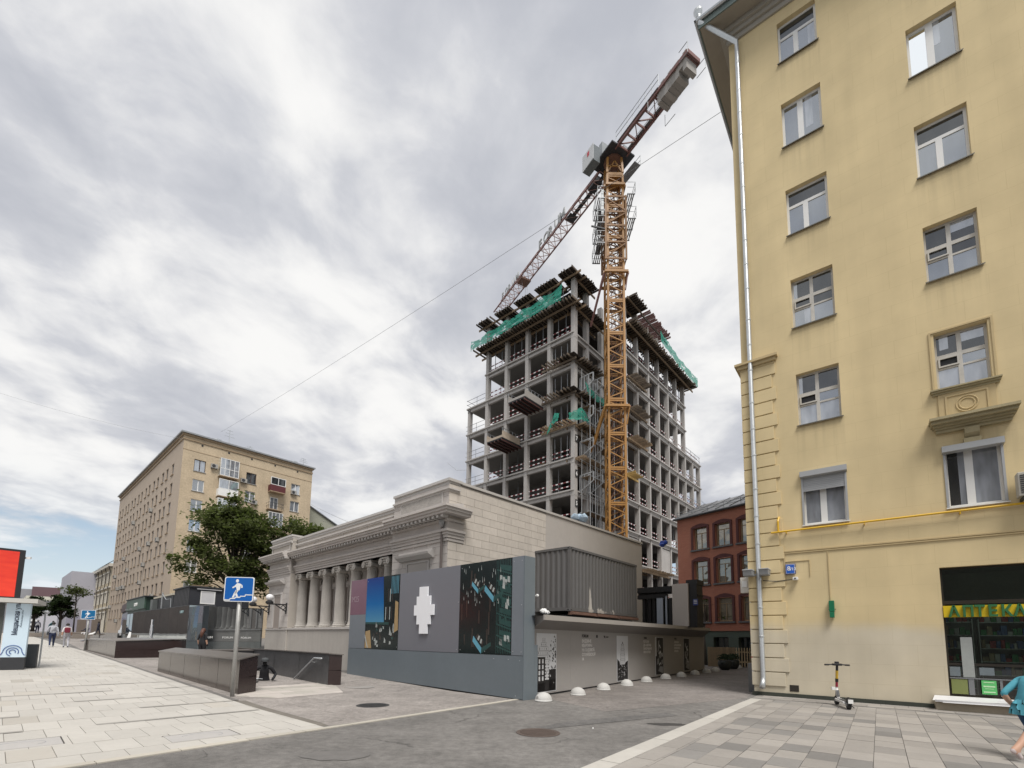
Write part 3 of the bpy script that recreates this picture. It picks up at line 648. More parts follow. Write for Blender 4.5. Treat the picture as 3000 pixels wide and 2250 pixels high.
b = MB(); b.poly([(4.3, 2.4, .3), (8.5, 2.4, .3), (8.5, 2.4, 3.95), (4.3, 2.4, 3.95)]); b.poly([(4.3, .25, .3), (4.3, 2.4, .3), (4.3, 2.4, 3.95), (4.3, .25, 3.95)]); b.poly([(8.5, .25, .3), (8.5, 2.4, .3), (8.5, 2.4, 3.95), (8.5, .25, 3.95)]); b.poly([(4.3, .25, 3.95), (8.5, .25, 3.95), (8.5, 2.4, 3.95), (4.3, 2.4, 3.95)]); b.poly([(4.3, .25, .3), (8.5, .25, .3), (8.5, 2.4, .3), (4.3, 2.4, .3)]); b.build('shop_interior', mat('shop_room', (.30, .34, .31), .8, var=.2), frm)
rs = random.Random(12); gcol = [mat('goods_%s' % q, c_, .5) for q, c_ in (('white', (.6, .6, .58)), ('green', (.06, .3, .12)), ('blue', (.08, .16, .35)), ('red', (.4, .06, .06)), ('tan', (.4, .32, .2)))]
for k, (xs_, ys_) in enumerate(((5.0, 1.5), (6.2, 1.9), (7.3, 1.6))):
    b = MB()
    for q in range(6): b.box(xs_ - .5, xs_ + .5, ys_, ys_ + .3, .5 + q * .38, .52 + q * .38)
    b.box(xs_ - .52, xs_ - .5, ys_, ys_ + .3, .3, 2.5); b.box(xs_ + .5, xs_ + .52, ys_, ys_ + .3, .3, 2.5); b.build('display_shelf', A['white'], frm)
    b = MB()
    for q in range(6):
        x = xs_ - .47
        while x < xs_ + .42: w_ = rs.uniform(.05, .13); b.box(x, x + w_, ys_ + .03, ys_ + .2, .521 + q * .38, .521 + q * .38 + rs.uniform(.1, .28), rs.randrange(5)); x += w_ + .012
    b.build('goods', gcol, frm)['kind'] = 'stuff'
for a, c in ((2.95, z1 - .05), (1.26, 2.5), (0.88, 1.18), (0.41, 0.85)):
    b = MB(); pane(b, x0 + .05, x1 - .05, a, c, 0.17); b.build('pane', gst, frm)
b = MB(); b.box(4.85, 5.17, 0.10, 0.13, 0.43, 0.82); b.build('shop_panel', mat('olive_sticker', (0.20, 0.23, 0.08), 0.5), frm)
b = MB(); b.box(5.19, 5.30, 0.10, 0.135, 0.42, 0.84); b.box(4.83, 7.3, 0.09, 0.137, 0.84, 0.868); b.box(5.78, 5.83, 0.10, 0.135, 0.42, 0.84); b.build('display_frame', A['grey'], frm)
b = MB(); b.box(5.10, 5.33, 0.115, 0.138, 0.88, 1.95); b.build('display_card', mat('grey_card', (0.34, 0.36, 0.35), 0.5, var=.2), frm)
b = MB(); b.box(4.84, 5.05, 0.115, 0.137, 0.9, 1.15); b.box(5.42, 5.7, 0.12, 0.138, 0.95, 1.15); b.build('display_box', mat('blue_grey_card', (0.16, 0.19, 0.21), 0.5, var=.2), frm)
b = MB(); b.box(4.80, 7.45, -0.02, 0.1, 2.49, 2.80); sg = b.build('sign_board', mat('sign_yellow', (0.66, 0.47, 0.015), 0.45, var=.08), frm)
grn = mat('sign_green', (0.028, 0.14, 0.05), 0.5, var=.1)
for ch, x in zip('АПТЕКА', (4.90, 5.17, 5.41, 5.66, 5.90, 6.13)):
    text('letter', ch, 0.40, grn, frm, (x, -0.05, 2.505), depth=0.07, sx=0.80, bold=0.012)
b = MB(); b.box(4.47, 7.6, -0.42, -0.003, 0.0, 0.22); b.build('shop_step', mat('worn_step_concrete', (0.33, 0.285, 0.22), 0.9, var=.2), Y, bevel=.01)
b = MB(); b.poly([(4.40, -0.5, 0.27), (6.3, -0.48, 0.31), (6.3, -0.02, 0.37), (4.48, -0.02, 0.37)]); b.box(4.45, 6.28, -0.49, -0.47, 0.235, 0.29); b.poly([(4.6, -0.53, 0.225), (6.25, -0.53, 0.235), (6.25, -0.2, 0.30), (4.6, -0.2, 0.29)])
shs = b.build('metal_sheet', mat('white_sheet', (0.66, 0.66, 0.67), 0.45, 0.1, var=.08)); shs.location = (8.10, 15.87, 0); shs.rotation_euler = (0, 0, R(-38.12)); tag(shs, 'bent white metal sheet lying on the step below the pharmacy window', 'metal sheet')
# --- fixtures hung on the house
def onY(name, label, cat, **k): return thing(name, label, cat, (8.10, 15.87, 0), -38.12, **k)
po = onY('window_poster', 'bright green notice poster at the foot of the pharmacy window', 'poster')
b = MB(); b.box(5.43, 5.71, 0.06, 0.068, 0.46, 0.82); b.build('sheet', mat('poster_green', (0.12, 0.50, 0.16), 0.5), po)
for z_, h_, w_ in ((0.77, .02, .2), (0.665, .035, .22), (0.605, .012, .16), (0.52, .03, .22)):
    b = MB(); b.box(5.57 - w_ / 2, 5.57 + w_ / 2, 0.056, 0.0595, z_ - h_ / 2, z_ + h_ / 2); b.build('printed_line', mat('pale_green_print', (0.55, 0.78, 0.5), 0.5), po)
g = onY('gas_pipe', 'yellow gas pipe running along the yellow house below the second-floor windows', 'pipe')
gm = mat('gas_yellow', (0.70, 0.42, 0.02), 0.4, var=.1)
b = MB(); b.tube([(0.72, -0.12, 5.36), (12, -0.12, 5.42)], 0.03, 8); b.build('main_pipe', gm, g)
b = MB(); b.tube([(0.93, -0.12, 5.38), (0.93, -0.12, 5.72), (0.95, -0.05, 5.86), (0.95, 0.02, 5.88)], 0.03, 8); b.build('riser_pipe', gm, g)
for x in (1.15, 3.2, 5.3, 7.4):
    b = MB(); b.box(x - .012, x + .012, -0.14, -0.003, 5.30, 5.36); b.build('bracket', gm, g)
c = onY('cable_conduit', 'beige cable conduit running along and down the yellow house wall', 'cable conduit')
b = MB(); b.box(1.04, 12, -0.03, -0.003, 4.685, 4.72); b.box(1.04, 12, -0.03, -0.003, 4.63, 4.66); b.box(1.04, 1.07, -0.03, -0.003, 3.78, 4.63); b.box(0.5, 1.04, -0.03, -0.003, 3.78, 3.81); b.box(2.23, 2.25, -0.025, -0.003, 3.04, 4.63)
b.box(1.04, 1.75, -0.022, -0.003, 4.36, 4.375); b.box(1.735, 1.75, -0.022, -0.003, 3.85, 4.36); b.build('conduit', ytrim, c)
b = MB(); b.tube([(0.42, -0.14, 3.78), (0.8, -0.05, 3.74), (1.25, -0.05, 3.77)], 0.014, 6); b.build('cable', A['black'], c)
p = onY('number_plate', 'blue house number plate reading 8/12 on the yellow wall', 'number plate')
b = MB(); b.box(1.07, 1.36, -0.09, -0.02, 3.94, 4.28); b.build('lightbox', mat('plate_navy', (0.02, 0.03, 0.15), 0.4), p, bevel=.015)
b = MB(); b.box(1.09, 1.34, -0.094, -0.0905, 3.96, 4.26); b.build('rim', A['white'], p)
b = MB(); b.box(1.10, 1.33, -0.0975, -0.0945, 3.97, 4.25); b.build('face', mat('plate_blue', (0.03, 0.12, 0.5), 0.35), p)
text('digits', '8', 0.2, A['white'], p, (1.125, -0.099, 4.065), depth=.002, bold=.004); text('digits', '/12', 0.13, A['white'], p, (1.215, -0.099, 4.065), depth=.002, bold=.003)
s_ = onY('security_camera', 'small white box camera below the blue house number plate', 'camera')
b = MB(); b.box(1.28, 1.42, -0.2, -0.02, 3.74, 3.83); b.build('housing', A['white'], s_, bevel=.01); b = MB(); b.tube([(1.35, -0.2, 3.785), (1.35, -0.22, 3.785)], .025, 8); b.build('lens', A['black'], s_)
gb = onY('wall_box', 'slim dark green box mounted on the yellow wall', 'wall box')
b = MB(); b.box(2.20, 2.335, -0.15, -0.003, 2.70, 3.04); b.build('cover', mat('box_green', (0.01, 0.16, 0.075), 0.4), gb, bevel=.008)
b = MB(); b.box(2.21, 2.325, -0.17, -0.02, 2.52, 2.69); b.build('lower_cover', mat('box_green', (0.01, 0.16, 0.075), 0.4), gb, bevel=.006)
b = MB(); b.box(2.18, 2.205, -0.05, -0.02, 2.77, 2.79); b.box(2.33, 2.37, -0.05, -0.02, 2.77, 2.79); b.build('lug', A['dark'], gb)
def floodlight(x, label):
    f_ = onY('floodlight', label, 'floodlight', group='floodlights strapped to the downpipe')
    b = MB(); b.prism([(-0.46, 3.93), (-0.12, 3.93), (-0.06, 4.12), (-0.5, 4.12)], x - .14, x + .14, 'x'); b.build('housing', mat('lamp_grey', (0.30, 0.31, 0.32), 0.5, 0.3), f_, bevel=.012)
    b = MB(); b.box(x - .15, x + .15, -0.52, -0.05, 4.12, 4.145); b.build('lid', mat('lamp_pale', (0.5, 0.51, 0.52), 0.5), f_)
    b = MB(); b.beam((x, -0.15, 3.99), (0.30, -0.14, 3.99), .03, .05); b.build('arm', A['grey'], f_)
floodlight(0.50, 'grey floodlight to the right of the downpipe, pointing over the pavement'); floodlight(0.02, 'grey floodlight to the left of the downpipe, over the alley')
jb = onY('junction_box', 'white junction box at the corner of the yellow house facing the alley', 'junction box')
b = MB(); b.box(-0.32, -0.05, 0.05, 0.25, 3.42, 3.95); b.build('case', mat('offwhite_box', (0.6, 0.57, 0.52), 0.5), jb, bevel=.012); b = MB(); b.box(-0.26, -0.11, 0.03, 0.048, 3.62, 3.82); b.build('door', A['white'], jb)
ba = onY('lifting_barrier', 'raised white barrier arm with red bands on a grey post by the alley corner', 'barrier')
b = MB(); b.box(-0.36, -0.12, 0.9, 1.15, 0, 1.0); b.build('cabinet', mat('barrier_grey', (0.16, 0.165, 0.17), 0.5), ba, bevel=.015)
b = MB(); b.box(-0.22, -0.16, 0.85, 0.89, 0.65, 3.9); b.build('arm', A['white'], ba)
for z_ in (1.15, 2.0, 2.8):
    b = MB(); b.box(-0.225, -0.155, 0.845, 0.895, z_, z_ + .09); b.build('red_band', mat('signal_red', (0.5, 0.02, 0.02), 0.4), ba)
ac = onY('air_conditioner', 'air conditioner unit on the yellow wall beside the right-hand shuttered window', 'air conditioner')
b = MB(); b.box(6.38, 7.2, -0.42, -0.1, 5.52, 6.14); b.build('case', mat('ac_beige', (0.42, 0.40, 0.35), 0.6), ac, bevel=.015)
b = MB()
for k in range(9): b.box(6.42, 7.15, -0.435, -0.422, 5.60 + k * .055, 5.625 + k * .055)
b.build('grille', A['dark'], ac); b = MB(); b.box(6.45, 6.49, -0.4, -0.003, 5.45, 5.518); b.box(7.05, 7.09, -0.4, -0.003, 5.45, 5.518); b.build('bracket', A['dark'], ac)
# ================================================================== pale classical pavilion
MU = thing('classical_pavilion', 'pale stone pavilion with a row of columns behind the blue-grey hoarding', 'building', (0.9, 14.04, 0), 136.87)
stone = mat('pale_limestone', (0.49, 0.455, 0.43), 0.88, var=0.14, scale=0.8, streak=0.16, bump=0.12, bscale=50, rnd=0.07)
stone_s = mat('side_limestone', (0.53, 0.485, 0.435), 0.88, var=0.16, scale=0.9, streak=0.14, bump=0.12, bscale=50, rnd=0.05)
stone_d = mat('stone_joint', (0.43, 0.395, 0.355), 0.9, var=0.1, scale=0.9)
stone_l = mat('clean_limestone', (0.50, 0.475, 0.455), 0.85, var=0.14, scale=1, streak=0.12)
colst = mat('aged_column_stone', (0.42, 0.395, 0.365), 0.9, var=0.22, scale=1.6, streak=0.18, bump=0.3, bscale=25)
rend = mat('smooth_render', (0.43, 0.40, 0.375), 0.9, var=0.09, scale=0.5, streak=0.08)
XC, XP, XQ, XE = 4.55, 8.2, 18.75, 21.85          # corner, end of right pier, start of left pier, far end
YB = -15.0
b = MB()
b.box(XC, XP, YB, -0.03, 0, 7.55); b.box(XQ, XE, YB, -0.03, 0, 7.4); b.box(XP, XQ, YB, -1.32, 0, 7.2); b.box(XP, XQ, -1.32, -0.3, 5.32, 7.2)
b.build('wall', stone_d, MU)
b = MB(); b.box(XC - .0, XC + 8, YB, YB + 9.0, 0, 7.45); b.box(XC + 1, XE - .5, YB + .3, -.6, 7.2, 7.5); b.build('rear_wall', rend, MU)
b = MB(); b.poly([(XC - .004, YB, 2), (XC - .004, YB + 9.25, 2), (XC - .004, YB + 9.25, 7.62), (XC - .004, YB, 7.5)]); b.build('rendered_panel', rend, MU)
# stone courses: pier front, side wall
def course(x0, x1, z0, z1, h, w, fn, ph=0):
    z = z0; r = 0
    while z < z1 - 0.05:
        hh = min(h, z1 - z); x = x0 - (w * 0.5 if (r + ph) % 2 else 0)
        while x < x1:
            a, c = max(x, x0), min(x + w, x1)
            if c - a > 0.08: fn(a + .006, c - .006, z + .006, z + hh - .006)
            x += w
        z += hh; r += 1
def blk_front(a, c, z0, z1): b = MB(); b.box(a, c, -0.03, 0, z0, z1); b.build('stone_block', stone, MU)
def blk_side(a, c, z0, z1): b = MB(); b.box(XC - 0.02, XC, -c - .0, -a - .0, z0, z1); b.build('stone_block', stone_s, MU)
course(XC, XP, 3.6, 5.5, 0.31, 0.82, blk_front); course(XC, XP, 6.75, 7.5, 0.3, 0.82, blk_front)
course(0.0, 5.75, 3.4, 7.5, 0.315, 0.86, blk_side)
course(XQ, XE, 2.2, 5.5, 0.33, 0.9, blk_front)
b = MB(); b.box(XQ, XE, -0.03, 0.03, 0, 2.08); b.box(XP, XQ, -1.3, -0.05, 0, 2.08); b.box(XC, XP, -0.03, 0.03, 0, 2.08); b.build('plinth', mat('plinth_render', (0.42, 0.395, 0.365), 0.9, var=.1, streak=.1), MU)
b = MB(); b.box(XP, XQ, -1.3, 0.0, 2.08, 2.17); b.box(XQ - .02, XE + .05, -0.03, 0.07, 2.08, 2.15); b.build('plinth_ledge', stone_l, MU)
# entablature: stacked mouldings that break forward over the piers
def run_mould(name, segs, m):
    b = MB()
    for z0, z1, o in segs:
        b.box(XC - o, XP, -0.5, o, z0, z1); b.box(XP, XQ, -0.6, -0.30 + o, z0, z1); b.box(XQ, XE + o, -0.5, o, z0, z1)
        b.box(XC - o, XC - .021, -0.75, -0.5, z0, z1)
    return b.build(name, m, MU)
run_mould('architrave', [(5.32, 5.42, 0.05), (5.44, 5.56, 0.08), (5.56, 5.66, 0.12), (5.66, 5.76, 0.17)], stone)
run_mould('frieze', [(5.76, 6.06, 0.03)], stone)
run_mould('cornice', [(6.06, 6.14, 0.12), (6.26, 6.36, 0.44), (6.36, 6.46, 0.5), (6.46, 6.54, 0.56)], stone)
b = MB()
for (xa, xb, yy) in ((XC - .4, XP, 0), (XP, XQ, -.3), (XQ, XE + .4, 0)): b.prism([(-0.4 + yy, 6.74), (0.5 + yy, 6.54), (-0.4 + yy, 6.54)], xa, xb, 'x')
b.build('cornice_flashing', stone_l, MU)
dm = MB().box(-0.065, 0.065, 0, 0.26, 0, 0.115).mesh('dentil', stone_l)
x = XC - .1
while x < XE + .2:
    yo = -0.3 if XP < x < XQ else 0.0
    link('dentil', dm, MU, (x, 0.13 + yo, 6.142)); x += 0.27
# parapets with caps
b = MB()
for xa, xb, y1, zt in ((XC, XP, 0.0, 7.5), (XP, XQ, -0.28, 7.18), (XQ, XE, 0.0, 7.38)):
    for k, (dz, o) in enumerate(((0.0, 0.04), (0.06, 0.10))): b.box(xa - (o if xa == XC else 0), xb + (o if xb == XE else 0), -0.5, y1 + o, zt - .27 + dz, zt - .21 + dz)
b.build('parapet_moulding', stone_l, MU)
b = MB(); b.box(XC - .06, XP + .03, -0.6, .06, 7.62, 7.72); b.box(XP + .03, XQ - .03, -0.9, -.22, 7.3, 7.4); b.box(XQ - .03, XE + .06, -0.6, .06, 7.5, 7.6); b.box(XC - .06, XC + .2, YB, -.6, 7.6, 7.7)
b.box(XC, XP, -.55, 0, 7.5, 7.62); b.box(XP, XQ, -.8, -.28, 7.18, 7.3); b.box(XQ, XE, -.55, 0, 7.38, 7.5)
b.build('coping', mat('coping_sheet', (0.50, 0.48, 0.46), 0.55, 0.1, var=.06), MU)
b = MB(); b.box(4.95, 7.6, 0.002, 0.022, 6.82, 7.2); b.build('relief_panel', mat('relief_stone', (0.40, 0.375, 0.35), 0.9, var=.3, scale=5, bump=1.0, bscale=14), MU)
b = MB(); frame_mesh(b, 4.88, 7.67, 6.76, 7.26, 0.002, (), (), 0.055, 0.035); b.build('panel_border', stone_l, MU); b = MB(); frame_mesh(b, 18.98, 21.7, 6.72, 7.1, 0.002, (), (), 0.05, 0.03); b.build('panel_border', stone_l, MU)
b = MB(); frame_mesh(b, 10.9, 13.3, 6.72, 7.0, -0.298, (), (), 0.03, 0.02); b.build('blind_panel', stone, MU)
# window hood and blind window on the right pier, hood on the left pier
for xa, xb, z0, s in ((5.3, 7.55, 4.78, 1), (19.35, 21.75, 4.75, 1)):
    b = MB(); b.prism([(0, z0), (0.10, z0), (0.16, z0 + .05), (0.30, z0 + .12), (0.33, z0 + .2), (0.12, z0 + .23), (0.12, z0 + .34), (0, z0 + .34)], xa, xb, 'x'); b.build('window_hood', stone_l, MU)
b = MB(); frame_mesh(b, 5.6, 7.1, 2.6, 4.72, 0.002, (), (), 0.07, 0.04); b.build('window_surround', stone_l, MU)
b = MB(); b.box(5.67, 7.03, -.02, 0.012, 2.67, 4.65); b.build('blind_window', rend, MU)
b = MB(); b.box(19.8, 20.75, -0.5, 0.012, 0.9, 4.05); b.build('tall_door', mat('taupe_door', (0.30, 0.26, 0.235), 0.7, var=.06), MU)
b = MB(); b.box(20.75, 21.0, 0.002, 0.06, 2.2, 4.15); b.box(19.62, 19.8, 0.002, 0.06, 2.2, 4.15); b.box(19.62, 21.0, 0.002, 0.08, 4.15, 4.27); b.build('door_surround', stone_l, MU)
# columns with moulded base and voluted capital
def column(x):
    y = -0.62
    b = MB(); b.box(-.34, .34, -.34, .34, 2.17, 2.24); b.lathe([(.33, 2.24), (.345, 2.28), (.33, 2.33), (.29, 2.35), (.305, 2.39), (.285, 2.42), (.272, 2.46), (.27, 3.2), (.262, 3.9), (.235, 4.85), (.255, 4.87), (.255, 4.9), (.235, 4.92)], 24)
    c = b.build('column', colst, MU, (x, y, 0), smooth=False)
    for p_ in c.data.polygons:
        if len(p_.vertices) == 4 and abs(p_.normal.z) < .6: p_.use_smooth = True
    b = MB(); b.lathe([(.235, 4.92), (.30, 5.0), (.31, 5.06)], 20); b.box(-.36, .36, -.32, .32, 5.20, 5.27); b.box(-.30, .30, -.27, .27, 5.10, 5.2)
    cap = b.build('capital', colst, c)
    for sx_ in (-1, 1):
        b = MB(); b.tube([(sx_ * .31, -.33, 5.08), (sx_ * .31, -.12, 5.08), (sx_ * .31, .12, 5.08), (sx_ * .31, .33, 5.08)], [.14, .10, .10, .14], 14); b.tube([(sx_ * .31, .325, 5.08), (sx_ * .31, .35, 5.08)], .06, 10); b.build('volute', colst, c)
for x in (18.38, 16.85, 15.34, 13.82, 12.32, 10.82, 9.34): column(x)
course(XP + .1, XQ - .1, 2.2, 5.25, 0.38, 1.4, lambda a, c, z0, z1: MB().box(a, c, -1.32, -1.305, z0, z1).build('stone_block', stone, MU))
for x in (17.58, 16.1, 14.55, 13.1, 11.6, 10.1):
    b = MB(); b.box(x - .24, x + .24, -1.32, -1.27, 2.5, 4.35); b.build('window_niche', mat('brown_shutter', (0.14, 0.115, 0.10), 0.7, var=.1), MU)
    b = MB(); b.box(x - .32, x + .32, -1.304, -1.2, 2.42, 2.5); frame_mesh(b, x - .3, x + .3, 2.5, 4.42, -1.304, (), (), .06, .05); b.build('niche_frame', stone, MU)
    b = MB()
    for k in range(5):
        a_ = k * 1.256; b.beam((x + .18 * math.cos(a_), -1.27, 4.85 + .22 * math.sin(a_)), (x - .1 * math.sin(a_), -1.2, 4.85 + .1 * math.cos(a_)), .09, .08)
    b.build('carved_relief', colst, MU)
b = MB(); b.tube([(4.78, 0.1, 6.05), (4.78, 0.1, 5.8), (4.78, 0.09, 2.0)], 0.05, 8); b.build('downpipe', mat('brown_pipe', (0.15, 0.125, 0.115), 0.5, 0.3), MU); b = MB(); b.lathe([(.05, 0), (.11, .12), (.13, .25)], 10, (4.78, .1, 5.85)); b.build('hopper', mat('zinc_hopper', (0.33, 0.33, 0.33), 0.5, .5), MU)
b = MB(); b.box(16.3, 16.42, -.3, -.22, 6.62, 6.78); b.build('spout', A['dark'], MU)
# globe lanterns on scrolled brackets
def lantern(x, label):
    r_ = thing('wall_lantern', label, 'lamp', (0.9, 14.04, 0), 136.87, group='globe lanterns on the pavilion')
    b = MB(); b.beam((x, 0.003, 3.3), (x, 0.05, 3.3), .1, .62); b.beam((x, .03, 3.5), (x, .95, 3.5), .06, .07); b.beam((x, .03, 3.1), (x, .62, 3.47), .045, .05)
    b.tube([(x, .2 + .11 * math.cos(a * .45), 3.33 + .11 * math.sin(a * .45)) for a in range(15)], .022, 6); b.build('bracket', A['black'], r_)
    b = MB(); b.lathe([(.1, 3.46), (.2, 3.52), (.2, 3.62), (.13, 3.68)], 14, (x, .95, 0)); b.build('collar', A['black'], r_)
    b = MB(); b.lathe([(.02 + .185 * math.sin(k * math.pi / 10), 3.86 - .185 * math.cos(k * math.pi / 10)) for k in range(11)], 18, (x, .95, 0)); b.build('globe', mat('opal_glass', (0.8, 0.8, 0.82), 0.15), r_, smooth=True)
lantern(18.95, 'white globe lantern nearer the columns, on a black scrolled bracket'); lantern(21.55, 'white globe lantern at the far left corner of the pale pavilion')

# ================================================================== hoarding with printed panels
H = thing('hoarding', 'long blue-grey hoarding with printed panels and a white stepped emblem', 'hoarding', (0.36, 13.45, 0), 136.87)
hp = mat('hoarding_panel', (0.18, 0.202, 0.23), 0.35, var=0.09, scale=0.6, spec=0.6, bump=.35, bscale=.9); hp2 = mat('hoarding_band', (0.15, 0.178, 0.20), 0.38, var=0.1, scale=0.6, bump=.35, bscale=.9, streak=.06)
hg = mat('hoarding_emblem_panel', (0.17, 0.175, 0.20), 0.35, var=0.04, scale=0.6, spec=0.7)
b = MB(); b.prism([(0.03, 0.12), (10.05, 0.2), (10.05, 4.10), (0.03, 4.08)], -0.42, -0.032, 'y'); b.build('core', mat('hoarding_edge', (0.12, 0.145, 0.165), 0.5), H)
b = MB(); b.box(-.004, .028, -0.47, -0.002, 0.0, 4.13); b.build('end_panel', hp2, H, bevel=.004); b = MB(); b.box(.0, .06, -0.62, -0.475, 0.0, 1.55); b.build('end_skirt', hp2, H)
for xa, xb in ((0.03, 2.6), (2.6, 5.1), (5.1, 7.6), (7.6, 10.06)):
    za, zb = (0.02 + .011 * xa, 0.02 + .011 * xb); b = MB(); b.prism([(xa, za), (xb, zb), (xb, 1.235), (xa, 1.235)], -0.03, 0.0, 'y'); b.build('lower_panel', hp2, H)
def panel(xa, xb, m, z0=1.25, z1=4.13, name='panel'):
    b = MB(); b.box(xa + .004, xb - .004, -0.03, 0.0, z0, z1); return b.build(name, m, H)
panel(0.03, 0.49, hp); panel(2.84, 6.33, hg); panel(8.75, 10.06, hp)
pr_dark = mat('print_black', (0.010, 0.017, 0.017), 0.2, var=.4, scale=2); pr_brown = mat('print_brown', (0.05, 0.04, 0.035), 0.2, var=.4, scale=3)
pr_teal = mat('print_teal', (0.03, 0.075, 0.07), 0.2, var=.35, scale=3); pr_cyan = mat('print_cyan', (0.13, 0.36, 0.48), 0.2, var=.15, scale=3); pr_pale = mat('print_pale', (0.42, 0.45, 0.44), 0.2, var=.3, scale=6)
pr_sky = bpy.data.materials.new('print_sky'); pr_sky.use_nodes = True
t = pr_sky.node_tree; bs = t.nodes['Principled BSDF']; bs.inputs['Roughness'].default_value = 0.2; q = t.nodes.new('ShaderNodeTexCoord'); s2 = t.nodes.new('ShaderNodeSeparateXYZ'); t.links.new(q.outputs['Object'], s2.inputs[0])
m2 = t.nodes.new('ShaderNodeMapRange'); t.links.new(s2.outputs['Z'], m2.inputs[0]); m2.inputs[1].default_value = 2.2; m2.inputs[2].default_value = 4.1
r2 = t.nodes.new('ShaderNodeValToRGB'); t.links.new(m2.outputs[0], r2.inputs[0]); r2.color_ramp.elements[0].color = (0.10, 0.30, 0.46, 1); r2.color_ramp.elements[1].color = (0.004, 0.035, 0.22, 1); e_ = r2.color_ramp.elements.new(0.45); e_.color = (0.01, 0.14, 0.40, 1); t.links.new(r2.outputs[0], bs.inputs['Base Color'])
pr_tan = mat('print_tan', (0.40, 0.28, 0.14), 0.25, var=.3, scale=4)
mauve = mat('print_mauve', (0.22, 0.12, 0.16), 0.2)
MSET = [pr_dark, pr_brown, pr_teal, pr_cyan, pr_pale, pr_tan]
def flat(b, pts, y, m): return b.poly([(x, y, z) for x, z in pts], m)
# dark facade picture: ribs, lit slits, blue-edged balconies
p_ = panel(0.49, 2.84, pr_dark); rnd = random.Random(3); b = MB()
for k in range(12):
    x = rnd.uniform(.95, 2.75); z = rnd.uniform(1.3, 3.6); h = rnd.uniform(.25, .7); flat(b, [(x, z), (x + rnd.uniform(.02, .09), z), (x + .06, min(4.1, z + h)), (x, min(4.1, z + h))], 0.0015, 1)
for k in range(9): x = .55 + k * .07; flat(b, [(x, 1.28), (x + .02, 1.28), (x + .03, 4.1), (x + .01, 4.1)], .0018, 2)
for k in range(8):
    z = 1.3 + k * .33; flat(b, [(.5, z), (1.12, z + .18), (1.12, z + .22), (.5, z + .05)], .002, 2)
    flat(b, [(.52, z + .09), (1.0, z + .22), (1.0, z + .36), (.52, z + .27)], .0022, 2)
for k in range(40):
    x = rnd.uniform(.55, 2.7); z = rnd.uniform(2.6, 4.0); flat(b, [(x, z), (x + .02, z), (x + .02, z + rnd.uniform(.05, .22)), (x, z + .05)], .0024, 4)
for k in range(26):
    z = rnd.choice((1.35, 1.9, 2.55, 3.1)) + rnd.uniform(0, .35); x = rnd.uniform(.55, .95); flat(b, [(x, z), (x + .11, z + .03), (x + .10, z + .2), (x + .01, z + .18)], .0023, 4 if rnd.random() < .35 else 2)
for cx_, cz_, s_ in ((1.95, 3.35, .75), (1.25, 3.12, 1.0), (1.75, 1.55, 1.0)):
    flat(b, [(cx_ + .38 * s_, cz_ + .25 * s_), (cx_ + .42 * s_, cz_ + .08 * s_), (cx_ + .02 * s_, cz_ - .30 * s_), (cx_, cz_ - .12 * s_)], .0026, 3)
    flat(b, [(cx_, cz_ - .12 * s_), (cx_ + .02 * s_, cz_ - .30 * s_), (cx_ - .42 * s_, cz_ - .05 * s_), (cx_ - .40 * s_, cz_ + .06 * s_)], .0027, 2)
    for j in range(5): flat(b, [(cx_ - .05 + j * .06, cz_ - .05 + .05 * j), (cx_ + .02 + j * .06, cz_ + .05 * j), (cx_ - .02 + j * .05, cz_ + .12 + .05 * j), (cx_ - .08 + j * .05, cz_ + .08 + .05 * j)], .0028, 4 if j % 2 else 1)
b.build('printed_picture', MSET, p_)
# sky and terrace picture
p_ = panel(6.33, 8.75, pr_dark); b = MB(); flat(b, [(7.35, 2.28), (8.74, 2.32), (8.74, 4.125), (7.5, 4.125)], .0015, 0); b.build('printed_sky', pr_sky, p_)
b = MB(); flat(b, [(7.0, 2.2), (8.74, 2.25), (8.74, 2.33), (7.0, 2.3)], .002, 2)
for k in range(26):
    x = rnd.uniform(6.4, 8.1); z = rnd.uniform(1.3, 2.15); flat(b, [(x, z), (x + .12, z), (x + .1, z + rnd.uniform(.05, .35)), (x, z + .1)], .002, rnd.choice((4, 2, 1, 4)))
flat(b, [(6.36, 2.0), (6.62, 1.9), (6.60, 3.12), (6.40, 3.05)], .0022, 5); flat(b, [(8.2, 1.28), (8.72, 1.28), (8.70, 1.95), (8.35, 2.0)], .0021, 5); flat(b, [(8.45, 1.28), (8.52, 1.28), (8.74, 1.7), (8.74, 1.85)], .0023, 4)
for k in range(6): x = 6.42 + k * .09; flat(b, [(x, 3.4), (x + .03, 3.4), (x + .03, 4.08), (x, 4.08)], .0021, 3)
for k in range(7): x = 6.8 + (k % 4) * .14; z = 2.4 + (k // 4) * .7; flat(b, [(x, z), (x + .05, z), (x + .05, z + .5), (x, z + .5)], .0022, 4 if k % 2 else 1)
b.build('printed_picture', MSET, p_)
b = MB(); b.box(8.76, 10.055, .0005, .002, 2.65, 4.125); pp_ = b.build('printed_patch', mauve, H); text('printed_letters', 'M25', .34, mat('faint_mauve_print', (.34, .25, .29), .3), pp_, (9.95, .0035, 3.2), (R(90), 0, R(180)), .001)  # flat mauve patch with faint letters over the upper leftmost panel
